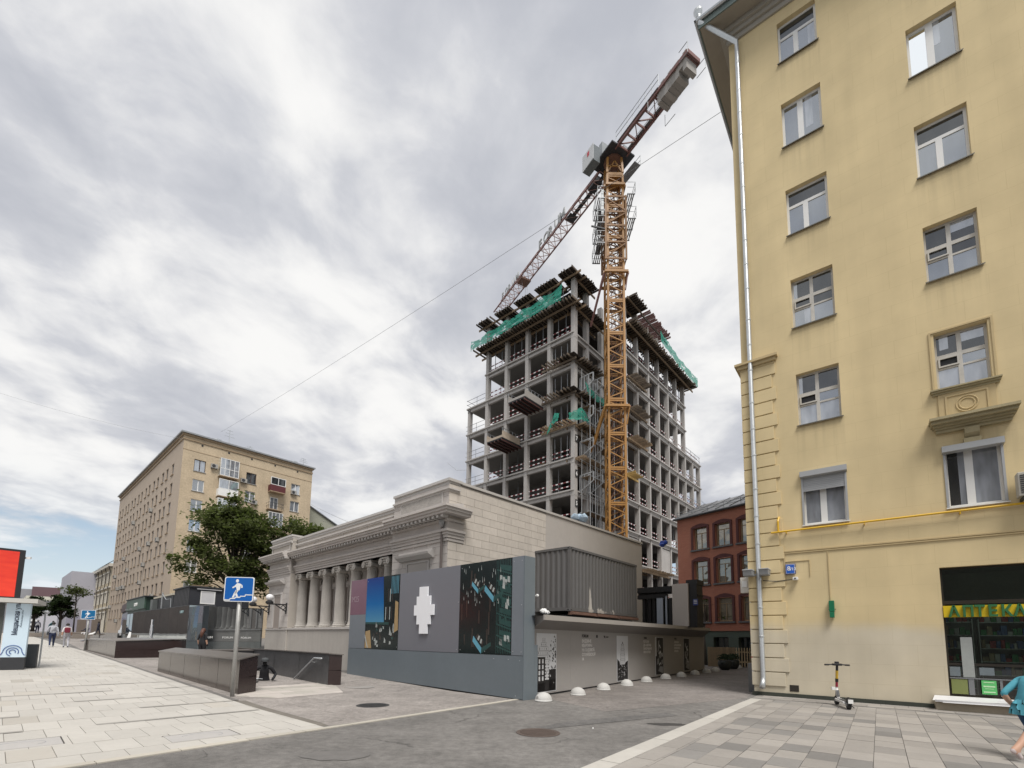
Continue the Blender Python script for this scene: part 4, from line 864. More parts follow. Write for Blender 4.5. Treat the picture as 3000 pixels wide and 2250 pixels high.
# stepped white emblem, raised letters depth
o = [(4.98, 3.53), (4.50, 3.52), (4.50, 3.19), (4.33, 3.19), (4.33, 2.88), (4.13, 2.88), (4.13, 2.51), (4.31, 2.51), (4.31, 2.19), (4.47, 2.19), (4.47, 1.86), (4.93, 1.86), (4.93, 2.19), (5.10, 2.19), (5.10, 2.51), (5.27, 2.51), (5.27, 2.88), (5.13, 2.88), (5.13, 3.19), (4.98, 3.19)]
b = MB(); b.prism(o, 0.015, 0.07, 'y'); b.build('emblem', mat('emblem_white', (0.88, 0.89, 0.93), 0.4, var=.02), H)
rv = MB().lathe([(.014, 0), (.014, .006), (.006, .01)], 8).mesh('rivet', A['steel'])
for x, z in ((.1, 1.35), (.42, 1.35), (.1, 2.7), (.42, 4.0), (.1, 4.0), (2.75, 1.35), (2.93, 1.35), (2.75, 4.0), (1.6, 1.33), (6.4, 1.35), (8.66, 4.0), (.3, .1), (.15, 1.1), (1.2, 1.12), (.6, 1.12), (2.9, 2.9)): link('rivet', rv, H, (x, 0.0, z), (R(-90), 0, 0))

# ================================================================== long low wall with posters and canopy
PW_ = thing('poster_wall', 'long grey wall with posters under a sloping canopy along the alley', 'wall', (0.56, 14.04, 0), 53.8)
wallm = mat('warm_grey_board', (0.36, 0.342, 0.328), 0.75, var=0.07, scale=0.6); canm = mat('canopy_grey', (0.20, 0.185, 0.175), 0.7, var=0.04); edgm = mat('canopy_edge', (0.36, 0.335, 0.31), 0.6, var=0.05)
k = 0; xs = [0, 2.45, 4.9, 7.35, 9.8, 12.25, 14.7, 17.15, 19.6]
for xa, xb in zip(xs, xs[1:]):
    b = MB(); b.box(xa + .002, xb - .002, 0, .12, 0.06, 2.06); b.build('wall_board', wallm, PW_)
b = MB(); b.box(0.1, 19.5, .15, 5.2, 0, 2.30); b.box(0.0, 19.6, .03, .12, 0.0, .06); b.build('wall_core', A['dark'], PW_)
b = MB(); b.box(19.601, 19.7, .0, 4.5, 0.02, 2.3); b.build('end_board', wallm, PW_)
b = MB(); b.poly([(0.02, 0.0, 2.03), (19.5, 0.0, 2.05), (18.4, -.7, 2.42), (-.30, -.7, 2.27)]); b.poly([(.02, 0, 2.03), (-.30, -.7, 2.27), (-.30, -.68, 2.40), (0.02, .3, 2.40)]); b.poly([(19.5, 0, 2.05), (18.4, -.7, 2.42), (18.4, -.68, 2.56), (19.5, .3, 2.5)]); b.build('canopy_soffit', canm, PW_)
b = MB(); i0 = len(b.v); b.v += [(-.31, -.72, 2.27), (18.42, -.72, 2.42), (18.42, -.72, 2.59), (-.31, -.72, 2.42), (-.31, -.66, 2.27), (18.42, -.66, 2.42), (18.42, -.66, 2.59), (-.31, -.66, 2.42)]
for f_ in ((0, 1, 2, 3), (7, 6, 5, 4), (3, 2, 6, 7), (0, 4, 5, 1), (0, 3, 7, 4), (1, 5, 6, 2)): b.f.append(f_); b.m.append(0)
b.build('canopy_edge', edgm, PW_)
b = MB(); b.poly([(-.30, -.67, 2.405), (18.4, -.67, 2.56), (19.5, 5.2, 2.5), (0.1, 5.2, 2.40)]); b.build('roof_deck', A['dark'], PW_)
pk = mat('poster_black', (0.014, 0.013, 0.015), 0.45, var=.2); pw = mat('poster_white', (0.66, 0.67, 0.69), 0.45, var=.05, scale=2); pgr = mat('poster_grey', (0.30, 0.30, 0.31), 0.45, var=.3, scale=3)
PS = [pw, pk, pgr]
def poster(x0, x1, z0, z1, draw):
    b = MB(); b.box(x0 - .03, x1 + .03, -.012, -.002, z0 - .02, z1 + .03); ps = b.build('poster', pw, PW_)
    b = MB(); draw(b, x0, z0, x1 - x0, z1 - z0); b.build('poster_print', PS, ps)
def dr1(b, x, z, w, h):
    R_ = random.Random(5); F = lambda a, c, d, e, y, m: flat(b, [(x + a * w, z + c * h), (x + d * w, z + c * h), (x + d * w, z + e * h), (x + a * w, z + e * h)], y, m)
    F(0, 0, 1, 1, -.0125, 0)
    for j, (a, d) in enumerate(((.27, .42), (.20, .49), (.10, .58), (.04, .62), (.02, .64), (.02, .66))):     # stepped tower, outlined storeys
        z0 = .86 - j * .075 - (.0 if j else 0)
        F(a, z0, d, z0 + .072, -.0128, 2); F(a + .012, z0 + .006, d - .012, z0 + .066, -.0131, 0)
        for q_ in range(2 + j): xx = a + .03 + q_ * (d - a - .03) / (2 + j); F(xx, z0 + .018, xx + .022, z0 + .05, -.0134, 1 if q_ in (0, 1 + j) and j > 0 else 2)
    for j in range(8): F(.40, .44 - j * .055, .64, .485 - j * .055, -.0131, 0); F(.42, .45 - j * .055, .46, .475 - j * .055, -.0134, 1); F(.5, .45 - j * .055, .54, .475 - j * .055, -.0134, 2); F(.58, .45 - j * .055, .62, .475 - j * .055, -.0134, 1)
    F(0, .0, .42, .60, -.0137, 1); F(0, 0, 1, .15, -.0137, 1)
    for r_ in range(4):
        for c_ in range(2): F(.09 + c_ * .17, .49 - r_ * .10, .17 + c_ * .17, .565 - r_ * .10, -.0140, 0)
    for k in range(70):
        a = min(1, max(.62, 1.05 - abs(R_.gauss(0, .2)))); c = R_.uniform(.5, 1) if R_.random() < .6 else R_.uniform(.12, .45); s = R_.uniform(.02, .06)
        if c < .5: a = R_.uniform(.6, .98)
        c = min(c, .97); a = min(a, .95); flat(b, [(x + (a - s / 2) * w, z + c * h), (x + (a + s) * w, z + (c - .02) * h), (x + (a + s * .4) * w, z + (c + s * .5) * h)], -.0143 - k * 1e-6, 1)
    F(.62, 0, 1, .38, -.0145, 1); F(.42, 0, 1, .2, -.0145, 1)
    for k in range(9): a = R_.uniform(.45, .93); c = R_.uniform(.06, .4); F(a, c, a + .035, c + R_.uniform(.01, .05), -.0147, 0 if R_.random() < .5 else 2)
def dr2(b, x, z, w, h):
    R_ = random.Random(6); F = lambda a, c, d, e, y, m: flat(b, [(x + a * w, z + c * h), (x + d * w, z + c * h), (x + d * w, z + e * h), (x + a * w, z + e * h)], y, m)
    F(0, 0, 1, 1, -.0125, 0); F(0, 0, 1, .36, -.0128, 1)
    for j in range(12): s = .10 + j * .012; F(.5 - s - .03, .80 - j * .038, .5 + s + .03, .83 - j * .038, -.0131, 1 if j % 3 == 0 else 2); F(.5 - s, .805 - j * .038, .5 + s, .826 - j * .038, -.0134, 0)
    F(.47, .83, .53, .88, -.0131, 1); flat(b, [(x, z + .36 * h), (x + .25 * w, z + .36 * h), (x + .2 * w, z + .43 * h), (x, z + .49 * h)], -.0131, 1); flat(b, [(x + w, z + .36 * h), (x + .7 * w, z + .36 * h), (x + .8 * w, z + .41 * h), (x + w, z + .44 * h)], -.0131, 1)
    for k in range(30): a = R_.uniform(.05, .9); c = R_.uniform(.03, .33); F(a, c, a + R_.uniform(.02, .1), c + R_.uniform(.01, .03), -.0137, 2 if R_.random() < .75 else 0)
def dr3(seed):
    def d(b, x, z, w, h):
        R_ = random.Random(seed); F = lambda a, c, dd, e, y, m: flat(b, [(x + a * w, z + c * h), (x + dd * w, z + c * h), (x + dd * w, z + e * h), (x + a * w, z + e * h)], y, m)
        F(0, 0, 1, 1, -.0125, 1)
        if seed == 8: F(0, .5, .12, 1, -.0128, 0)
        for k in range(9): a = R_.uniform(.15, .7); c = R_.uniform(.1, .8); flat(b, [(x + a * w, z + c * h), (x + (a + .2) * w, z + (c + .04) * h), (x + (a + .22) * w, z + (c + .16) * h), (x + (a + .05) * w, z + (c + .13) * h)], -.0130 - k * 2e-5, 2)
        for k in range(10): a = R_.uniform(.35, .8); c = R_.uniform(.2, .75); flat(b, [(x + a * w, z + c * h), (x + (a + .12) * w, z + (c + .02) * h), (x + (a + .1) * w, z + (c + .07) * h), (x + a * w, z + (c + .05) * h)], -.0134 - k * 2e-5, 0)
        flat(b, [(x + .3 * w, z + .1 * h), (x + .9 * w, z + .02 * h), (x + .95 * w, z + .2 * h), (x + .5 * w, z + .22 * h)], -.0137, 2)
    return d
poster(0.36, 1.48, 0.13, 1.88, dr1); poster(6.28, 7.36, 0.12, 1.9, dr2); poster(10.78, 11.88, 0.14, 1.92, dr3(8)); poster(15.33, 16.38, 0.14, 1.93, dr3(9))
tw = mat('lettering_white', (0.74, 0.72, 0.70), 0.5); tb = mat('lettering_black', (0.03, 0.028, 0.027), 0.5)
def wtext(s, x, z, cap, m, sx=1.0, bold=0.006): text('lettering', s, cap / 0.72, m, PW_, (x, -.003, z), depth=.004, sx=sx, bold=bold)
wtext('FORUM', 3.27, 1.82, .105, tb, 1.02); wtext('VR', 5.05, 1.82, .09, tb); wtext('GROUP', 5.26, 1.835, .05, tb, .95, .003)
b = MB(); b.box(4.44, 4.49, -.006, -.001, 1.82, 1.925); b.box(4.40, 4.43, -.006, -.001, 1.82, 1.925); b.box(4.5, 4.53, -.006, -.001, 1.82, 1.925); b.build('emblem', tb, PW_)
for k, s in enumerate(('ВИДОВЫЕ', 'КВАРТИРЫ', 'НА САДОВОЙ-', 'СУХАРЕВСКОЙ', '14')): wtext(s, 3.27, 1.64 - k * .158, .105, tw, .98)
wtext('FORUM', 9.27, 1.84, .08, tb)
for k, s in enumerate(('ПОТОЛКИ', 'ДО 4 МЕТРОВ', 'ПАНОРАМНЫЕ', 'ОКНА В ПОЛ')): wtext(s, 9.2, 1.66 - k * .158, .105, tw, 1.0)
wtext('FORUM', 13.72, 1.86, .08, tb)
for k, s in enumerate((0.78, 1.12, 0.9, 0.66)):
    b = MB()
    xx = 13.7
    while xx < 13.7 + s: b.box(xx, xx + .055, -.005, -.001, 1.66 - k * .158, 1.765 - k * .158); b.box(xx, xx + .08, -.0052, -.001, (1.66 if int(xx * 50) % 2 else 1.72) - k * .158, (1.70 if int(xx * 50) % 2 else 1.765) - k * .158); xx += .1
    b.build('small_lettering', tw, PW_)
# half-sphere bollards along the wall
dome_me = MB().lathe([(.245, 0), (.245, .03)] + [(.24 * math.cos(a * math.pi / 20), .03 + .215 * math.sin(a * math.pi / 20)) for a in range(0, 10)] + [(.012, .2449)], 24).mesh('bollard', mat('bollard_white', (0.50, 0.495, 0.48), 0.75, var=.18, scale=3, bump=.1, rnd=.08), True)
DL = ['white half-sphere bollard with a scuffed face, beside the hoarding corner', 'second white half-sphere bollard from the hoarding corner', 'third white half-sphere bollard from the hoarding corner', 'white half-sphere bollard in front of the second poster', 'fifth white half-sphere bollard from the hoarding corner', 'white half-sphere bollard in front of the third poster', 'seventh white half-sphere bollard from the hoarding corner', 'white half-sphere bollard in front of the fourth poster', 'white half-sphere bollard at the far end of the poster wall', 'white half-sphere bollard just before the first potted bush', 'farthest white half-sphere bollard, past the potted bushes']
for (x, y), lb in zip(((.93, 13.40), (2.12, 15.02), (3.26, 16.75), (4.50, 18.48), (5.78, 20.30), (7.22, 22.2), (8.5, 23.75), (9.9, 25.6), (11.2, 27.2), (12.3, 28.6), (15.6, 32.6)), DL):
    o = link('bollard', dome_me, None, (x, y, 0.004), (0, 0, random.uniform(0, 6))); tag(o, lb, 'bollard', 'half-sphere bollards along the poster wall')
    if lb == DL[0]:
        b = MB(); b.poly([(.02, -.2385, .08), (.09, -.222, .10), (.06, -.212, .15), (-.03, -.222, .13)]); b.build('scuff', mat('scuff_grey', (.3, .29, .28), .8, var=.4, scale=20), o)

# ================================================================== shipping container on the roof
CT = thing('shipping_container', 'grey corrugated shipping container with peeling paint above the poster wall', 'container', (2.42, 19.53, 2.93), 48.98)
cm = bpy.data.materials.new('container_paint'); cm.use_nodes = True
t = cm.node_tree; n = t.nodes; l = t.links; bs = n['Principled BSDF']; bs.inputs['Roughness'].default_value = 0.6
tc = n.new('ShaderNodeTexCoord'); sp = n.new('ShaderNodeSeparateXYZ'); l.new(tc.outputs['Object'], sp.inputs[0])
def band(x, c, w): return mm('SUBTRACT', 1.0, mm('DIVIDE', mm('ABSOLUTE', mm('SUBTRACT', x, c), None), w), None, True)
nz = tn(5.0, 6, (1, 1, 0.25)); nz2 = tn(2.2, 5, (1, 1, 0.6))
drip = mm('MULTIPLY', band(sp.outputs['X'], 1.62, 0.20), band(sp.outputs['Z'], 0.55, 1.25))
foot = mm('MULTIPLY', band(sp.outputs['Z'], 0.1, 0.38), band(sp.outputs['X'], 2.6, 3.2))
spot = mm('MULTIPLY', band(sp.outputs['X'], 4.05, 0.25), band(sp.outputs['Z'], 1.95, 0.3))
msk = mm('ADD', mm('MULTIPLY', drip, 0.42), mm('ADD', mm('MULTIPLY', foot, 0.26), mm('MULTIPLY', spot, 0.2)))
mr = n.new('ShaderNodeMapRange'); l.new(mm('ADD', msk, mm('MULTIPLY', nz, 0.5)), mr.inputs[0]); mr.inputs[1].default_value = 0.44; mr.inputs[2].default_value = 0.48
c1 = mixc(mm('MULTIPLY', nz2, 0.6), (0.135, 0.132, 0.132), (0.10, 0.097, 0.096)); c1 = mixc(mr.outputs[0], c1, (0.42, 0.395, 0.36)); l.new(c1, bs.inputs['Base Color'])
def corr(b, L, z0, z1, put, pitch=0.278):
    n_ = int(L / pitch); x = (L - n_ * pitch) / 2; prof = [(0, 0)]
    for k in range(n_): x0 = x + k * pitch; prof += [(x0, 0), (x0 + .07, .036), (x0 + .14, .036), (x0 + .21, 0)]
    prof.append((L, 0))
    for (a, d), (c, e_) in zip(prof, prof[1:]): b.poly([put(a, d, z0), put(c, e_, z0), put(c, e_, z1), put(a, d, z1)])
CLn, CW, CH = 6.14, 2.5, 2.74
for nm, L, put in (('side_wall', CLn - .2, lambda a, d, z: (a + .1, .02 + d, z)), ('end_wall', CW - .2, lambda a, d, z: (.02 + d, a + .1, z)), ('side_wall', CLn - .2, lambda a, d, z: (a + .1, CW - .02 - d, z))):
    b = MB(); corr(b, L, .16, CH - .1, put); b.build(nm, cm, CT)
b = MB(); b.box(.02, CLn - .02, .05, CW - .05, CH - .04, CH - .02); b.build('roof', cm, CT); b = MB(); b.box(CLn - .06, CLn - .02, .1, CW - .1, .16, CH - .1); b.build('door_end', cm, CT)
for x in (0, CLn - .12):
    for y in (0, CW - .12):
        b = MB(); b.box(x, x + .12, y, y + .12, .12, CH - .12); b.build('corner_post', cm, CT)
        for z in (0, CH - .12):
            b = MB(); b.box(x - .005, x + .17, y - .005, y + .165, z, z + .12); cc = b.build('corner_casting', cm, CT, bevel=.012)
            b = MB()
            b.box(x + .05, x + .12, y - .0075, y - .0055, z + .035, z + .085); b.box(x - .0075, x - .0055, y + .05, y + .12, z + .035, z + .085); b.build('lock_hole', A['black'], cc)
b = MB()
for y in (0.0, CW - .07): b.box(.17, CLn - .17, y, y + .07, .02, .16); b.box(.17, CLn - .17, y, y + .06, CH - .1, CH)
for x in (0.0, CLn - .07): b.box(x, x + .07, .165, CW - .165, .02, .16); b.box(x, x + .06, .165, CW - .165, CH - .1, CH)
b.build('rail', cm, CT); b = MB(); b.box(.1, CLn - .1, .1, CW - .1, .1, .15); b.build('floor', A['dark'], CT)
# timber bearers below it, bag and a rag on the canopy
rw = mat('rotten_timber', (0.17, 0.095, 0.07), 0.85, var=.4, scale=3)
for k, (a, c) in enumerate(((.05, 1.95), (2.1, 3.95), (4.15, 6.1))):
    b = MB(); b.box(a, c, -.08, .12, -.15, -.01); b.box(a, c, -.1, -.082, -.13, -.02); o = b.build('timber_bearer', rw, None, (2.42, 19.53, 2.93), (0, 0, R(48.98))); tag(o, ('first rotten timber bearer under the container, nearest its front corner', 'middle rotten timber bearer under the long side of the container', 'rotten timber bearer under the far end of the container')[k], 'timber', 'bearers below the container')
b = MB(); b.box(.1, 6.0, .2, 2.3, -.44, -.155); o = b.build('container_base', A['dark'], CT)
def lump(name, c, s, m, label, cat, seed=1, n=3):
    bm = bmesh.new(); rr = random.Random(seed)
    for k in range(n):
        r_ = bmesh.ops.create_icosphere(bm, subdivisions=2, radius=s * rr.uniform(.6, 1)); off = Vector((rr.uniform(-1, 1), rr.uniform(-1, 1), rr.uniform(-.2, .5))) * s * (0 if k == 0 else 1)
        for v_ in r_['verts']: v_.co = v_.co * rr.uniform(.85, 1.15) + off
    me = bpy.data.meshes.new(name); bm.to_mesh(me); bm.free(); me.materials.append(m); o = link(name, me, None, c); return tag(o, label, cat)
lump('white_bag', (0.99, 13.95, 2.53), .085, A['white'], 'crumpled white plastic bag caught on the canopy corner', 'bag', 4, 4)
lump('plastic_scrap', (0.78, 14.32, 3.05), .05, A['white'], 'small white scrap stuck to the hoarding edge below the container', 'plastic scrap', 6, 2)

# ================================================================== black portal on the roof end
PO = thing('portal_frame', 'black steel portal frame with a pale board standing at the end of the canopy roof', 'portal frame', (9.22, 24.5, 0), -43)
b = MB(); b.box(-.86, 0, 0, .1, 2.55, 4.8); b.build('pale_board', mat('portal_board', (0.50, 0.46, 0.43), .7, var=.04), PO)
b = MB(); b.box(-.08, .42, .11, .9, 2.5, 4.72); b.box(-.14, .46, .1, 1.0, 4.72, 4.98); b.box(-.02, .47, .105, .95, 4.15, 4.2); b.build('black_tower', A['black'], PO)
b = MB(); b.box(-2.9, -.9, -.02, .3, 4.42, 4.72); b.box(-2.9, -1.2, .0, .25, 4.08, 4.3); b.box(-2.9, -.95, .1, .2, 4.3, 4.42); b.build('cross_beam', A['black'], PO)
for x in (-2.55, -2.2, -1.95, -1.0): b = MB(); b.box(x - .08, x + .08, .05, .25, 2.45, 4.08); b.build('post', A['black'], PO)
b = MB(); b.box(-2.6, -.95, .5, .55, 2.45, 4.1); b.build('back_panel', A['dark'], PO)
b = MB(); b.box(-1.75, -1.4, .0, .06, 2.5, 4.12); b.box(-1.25, -1.17, .0, .06, 2.5, 4.2); b.build('pale_door_leaf', mat('pale_blue_panel', (.36, .40, .47), .35), PO)
nt_ = thing('notice_plate', 'small blue notice plate on the black portal tower', 'notice', (9.22, 24.5, 0), -43)
b = MB(); b.box(.25, .5, .02, .05, 3.62, 3.95); b.build('plate', mat('notice_blue', (.05, .07, .22), .5), nt_)
for z in (3.72, 3.8, 3.87): b = MB(); b.box(.29, .46, .013, .019, z, z + .025); b.build('printed_line', A['white'], nt_)
# ================================================================== concrete frame under construction
TW = thing('concrete_frame_building', 'unfinished concrete frame tower with open floors behind the yellow tower crane', 'building', (5.96, 46.0, 0), 48.6)
LV = [3.3, 6.7, 10.1, 13.5, 16.9, 20.3, 23.7, 27.1, 30.5, 33.9]
LY = [0, 3.12, 6.25, 9.4, 12.5, 15.6]; RX = [6.3, 9.1, 12.0, 14.8, 17.6, 20.3, 23.0, 25.7, 28.3]; RY = -2.75
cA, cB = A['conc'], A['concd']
def slabpoly(z):
    if z > 31: return [(0, 0), (6.2, 0), (6.2, RY), (23.2, RY), (23.2, 12.7), (0, 12.7)]
    if z > 28: return [(0, 0), (6.2, 0), (6.2, RY), (23.2, RY), (23.2, 15.8), (0, 15.8)]
    return [(0, 0), (6.2, 0), (6.2, RY), (28.5, RY), (28.5, 15.8), (0, 15.8)]
for z in LV:
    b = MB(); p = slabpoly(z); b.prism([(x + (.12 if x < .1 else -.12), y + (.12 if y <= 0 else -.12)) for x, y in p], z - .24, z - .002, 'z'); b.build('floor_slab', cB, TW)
    b = MB()
    for (x0, y0), (x1, y1) in zip(p, p[1:] + p[:1]):           # proud lip at the slab edge
        xa, xb, ya, yb = min(x0, x1), max(x0, x1), min(y0, y1), max(y0, y1)
        if xb - xa < .01: o = -.16 if x0 < 1 else (.0 if x0 > 7 else -.1); b.box(xa + o, xa + o + .16, ya - .1, yb + .1, z - .13, z + .01)
        else: o = -.16 if y0 < 1 else .0; b.box(xa - .1, xb + .1, ya + o, ya + o + .158, z - .131, z + .009)
    b.build('slab_edge', cA, TW)
    Ly = [y for y in LY if y < (13 if z > 31 else 16)]
    for ya, yb in zip(Ly, Ly[1:]): b = MB(); b.box(.03, .31, ya + .25, yb - .25, z - .52, z - .242); b.build('edge_beam', cA, TW)
    Rx = [x for x in RX if x < (24 if z > 28 else 29)]
    for xa, xb in zip(Rx, Rx[1:]): b = MB(); b.box(xa + .2, xb - .2, RY + .03, RY + .28, z - .52, z - .242); b.build('edge_beam', cA, TW)
    b = MB(); b.box(.3, 6.0, .03, .28, z - .52, z - .242); b.build('edge_beam', cA, TW)
for k, y in enumerate(LY):
    zt = 30.5 if k == 5 else 40.0; w = .215 if k else .24
    if k == 5: w = .17
    b = MB(); b.box(-.02, .5, y - w, y + w, 0, zt)
    for z in LV: b.box(-.035, .51, y - w - .012, y + w + .012, min(z, zt) - .62, min(z, zt) - .12)
    b.build('column', cA, TW)
for k, x in enumerate(RX):
    zt = 27.1 if x > 24 else (40.0 if k < 4 else 36.8); w = .155
    b = MB(); b.box(x - w, x + w, RY - .02, RY + .5, 0, zt)
    b.build('column', cA, TW)
for x, y in ((2.9, .25), (6.0, .25), (6.2, 6), (12, 6), (18, 6), (23, 3), (23, 9), (6.2, 12.4), (12, 12.4), (18, 12.4), (23, 12.4), (28.2, 2), (28.2, 6.2), (28.2, 11), (28.2, 15.5), (6, 15.5), (14, 15.5), (22, 15.5)):
    b = MB(); b.box(x - .25, x + .25, y - .25, y + .25, 0, 40 if x < 10 and y < 13 else (27.0 if x > 24 else (30.4 if y > 13 else 36.8))); b.build('column', cA, TW)
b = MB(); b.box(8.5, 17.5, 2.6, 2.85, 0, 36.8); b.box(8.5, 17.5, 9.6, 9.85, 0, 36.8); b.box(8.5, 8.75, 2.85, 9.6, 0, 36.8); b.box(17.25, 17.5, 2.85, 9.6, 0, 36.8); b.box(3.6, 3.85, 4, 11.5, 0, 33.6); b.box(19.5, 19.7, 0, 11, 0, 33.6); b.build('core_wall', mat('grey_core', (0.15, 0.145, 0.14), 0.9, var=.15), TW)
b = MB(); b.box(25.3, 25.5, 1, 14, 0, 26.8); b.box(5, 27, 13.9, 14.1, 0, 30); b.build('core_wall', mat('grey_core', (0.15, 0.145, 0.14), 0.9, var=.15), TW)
b = MB()                                                           # blockwork infill low on the alley side
for k in (0, 3): b.box(RX[k] + .2, RX[k + 1] - .2, RY + .1, RY + .25, 10.2, 12.9)
b.build('infill_wall', cA, TW)
b_pr = MB().tube([(0, 0, 0), (0, 0, 2.6)], .04, 6).mesh('prop', A['grey'])
# striped guard boards in the open bays
stripe = bpy.data.materials.new('red_white_guard_board'); stripe.use_nodes = True
t = stripe.node_tree; n = t.nodes; l = t.links; bs = n['Principled BSDF']; bs.inputs['Roughness'].default_value = .6
tc = n.new('ShaderNodeTexCoord'); sp = n.new('ShaderNodeSeparateXYZ'); l.new(tc.outputs['Object'], sp.inputs[0])
fr = mm('GREATER_THAN', mm('FRACT', mm('MULTIPLY', sp.outputs['X'], 1.5), None), 0.58)
l.new(mixc(fr, (0.13, 0.012, 0.015), (0.72, 0.70, 0.70)), bs.inputs['Base Color'])
def board(L): return MB().box(0, L, 0, .035, -.06, .06).mesh('barrier_board', stripe)
bl_, br_ = board(2.5), board(2.3)
for z in LV[3:]:
    for k in range(4):
        if (z, k) in ((27.1, 0),): continue
        for h in (.5, 1.0): link('barrier_board', bl_, TW, (.3, LY[k] + .32, z + h), (0, 0, R(90)))
for z in LV[1:]:
    n_ = 8 if z < 28 else 6
    if z >= 33: n_ = 6
    for k in range(n_):
        for h in (.5, 1.0): link('barrier_board', br_, TW, (RX[k] + .25, RY + .3, z + h))
def rail(name, pts, r=.025, m=None, par=None): b = MB(); b.tube(pts, r, 6); return b.build(name, m or A['grey'], par or TW)
for z in (16.9, 20.3, 23.7, 27.1, 30.5):
    for h in (.55, 1.1): rail('guard_rail', [(0, 12.8, z + h), (0, 16.0, z + h)]); 
    rail('guard_rail', [(0, 14.2, z), (0, 14.2, z + 1.15)])
    if z == 30.5:
        for h in (.55, 1.1): rail('guard_rail', [(-.1, 15.9, z + h), (8, 15.9, z + h)])
for z in (13.5, 16.9, 20.3, 23.7, 27.1):
    for h in (.55, 1.1): rail('guard_rail', [(23.3, RY, z + h), (28.5, RY, z + h)])
for k in range(4): rail('guard_rail', [(23.4 + k * 1.6, RY, 27.1), (23.4 + k * 1.6, RY, 28.3)])
for z in LV[3:]:                                                    # props and stacked material inside the open floors
    for y in (1.6, 4.7, 7.8, 10.9):
        if random.random() < .55: link('prop', b_pr, TW, (random.uniform(.8, 1.6), y + random.uniform(-.9, .9), z), (0, 0, 0)).scale = (1, 1, 1.16)
    for x in (7.7, 10.5, 13.4, 16.2, 19, 21.6):
        if random.random() < .55: link('prop', b_pr, TW, (x + random.uniform(-.8, .8), RY + random.uniform(.8, 1.6), z)).scale = (1, 1, 1.16)
    for k in range(3):
        m_ = MB(); w_ = random.uniform(.5, 1.2); m_.box(0, w_, 0, w_, 0, random.uniform(.4, 1.1)); m_.build('material_stack', random.choice((A['wood'], A['conc'], A['ply'])), TW, (random.uniform(1, 2.2), random.choice(LY[:4]) + random.uniform(.8, 2), z))
# floor numbers on the corner column
for s, z in (('5', 15.1), ('6', 18.2), ('7', 21.9)):
    b = MB(); b.box(.05, .5, -.30, -.285, z, z + .75); nb = b.build('number_board', A['black'], TW); text('digit', s, .6, A['white'], nb, (.12, -.303, z + .16), depth=.01, bold=.02)
# props between floor and formwork
b_ = MB().tube([(0, 0, 0), (0, 0, 2.6)], .04, 6).mesh('prop', A['grey'])
for y in (1.1, 2.1, 4.2, 5.2, 7.3, 8.4, 10.4, 11.5): link('prop', b_, TW, (.35, y, 33.92))
for x in (7.1, 8.2, 10.1, 11.1, 13.0, 13.9, 15.8, 16.7, 18.5, 19.4, 21.2, 22.1): link('prop', b_, TW, (x, RY + .35, 33.92))
for y in (1.5, 2.5, 4.6, 7.6, 10.9): link('prop', b_, TW, (.35, y, 37.0))
for z in (27.12, 23.72, 20.32, 30.52): 
    for y in (.9, 1.7, 2.5): link('prop', b_, TW, (.35, y, z))
for x, y, h in ((2.9, .3, 1.7), (0.3, 3.12, 1.6), (0.3, 6.25, 1.5), (.3, 9.4, 1.4)):
    for k in range(5): rail('rebar', [(x + .09 * (k - 2), y + .1 * ((k * 7) % 5 - 2), 40), (x + .09 * (k - 2), y + .1 * ((k * 7) % 5 - 2), 40 + h)], .014, A['grey'])
for x in (17.6, 20.3, 23.0):
    b = MB(); b.box(x - .3, x + .3, RY + .2, RY + .8, 36.8, 39.3); b.build('column_formwork', A['dark'], TW)
    for k in range(4): rail('rebar', [(x - .2 + .13 * k, RY + .5, 39.3), (x - .2 + .13 * k, RY + .5, 40.9)], .014, A['grey'])
for side, p0, p1 in ((0, (0, 15.8, 22.6), (-1.6, 17.6, 23.5)), (1, (28.4, RY, 22.0), (30.2, RY - 1.0, 21.6))):
    rail('loose_rod', [p0, ((p0[0] + p1[0]) / 2, (p0[1] + p1[1]) / 2, (p0[2] + p1[2]) / 2 - .5), p1], .018)

# ------------------------------------------------------------------ timber formwork decks
jl = MB().box(-1, 1, -.04, .04, -.1, .1)
dj = mat('sooty_timber', (0.10, 0.077, 0.056), 0.8, var=.35, rnd=.45)
def deck(label, z, runs, ply=(), jm=dj, bm_=A['wood'], jl=2.6, pitch=.42, cat='formwork deck'):
    """runs: (axis, fixed outer edge, from, to): joists stand out beyond the slab edge"""
    d = thing('formwork_deck', label, cat, (5.96, 46.0, 0), 48.6, group='timber formwork decks of the tower')
    for ax, out, a, c in runs:
        x = a
        while x <= c:
            L = jl * random.uniform(.85, 1.06); o = out + random.uniform(-.12, .12); b = MB(); q = random.uniform(-.03, .03)
            if ax == 'y': b.beam((o, x, z + q), (o + L, x + q, z - q), .08, .2)
            else: b.beam((x, o, z + q), (x + q, o + L, z - q), .08, .2)
            b.build('joist', jm, d); x += pitch * random.uniform(.8, 1.2)
        for off in (.9, 2.0):
            b = MB()
            if ax == 'y': b.beam((out + off, a - .5, z - .2), (out + off, c + .4, z - .2), .1, .22)
            else: b.beam((a - .4, out + off, z - .2), (c + .5, out + off, z - .2), .1, .22)
            b.build('bearer', bm_, d)
    for x0, x1, y0, y1 in ply:
        b = MB(); b.box(x0, x1, y0, y1, z + .11, z + .14); b.build('plywood_sheet', A['ply'], d)
    return d
dkw = mat('dark_timber', (0.085, 0.068, 0.055), 0.8, var=.3, rnd=.3); 
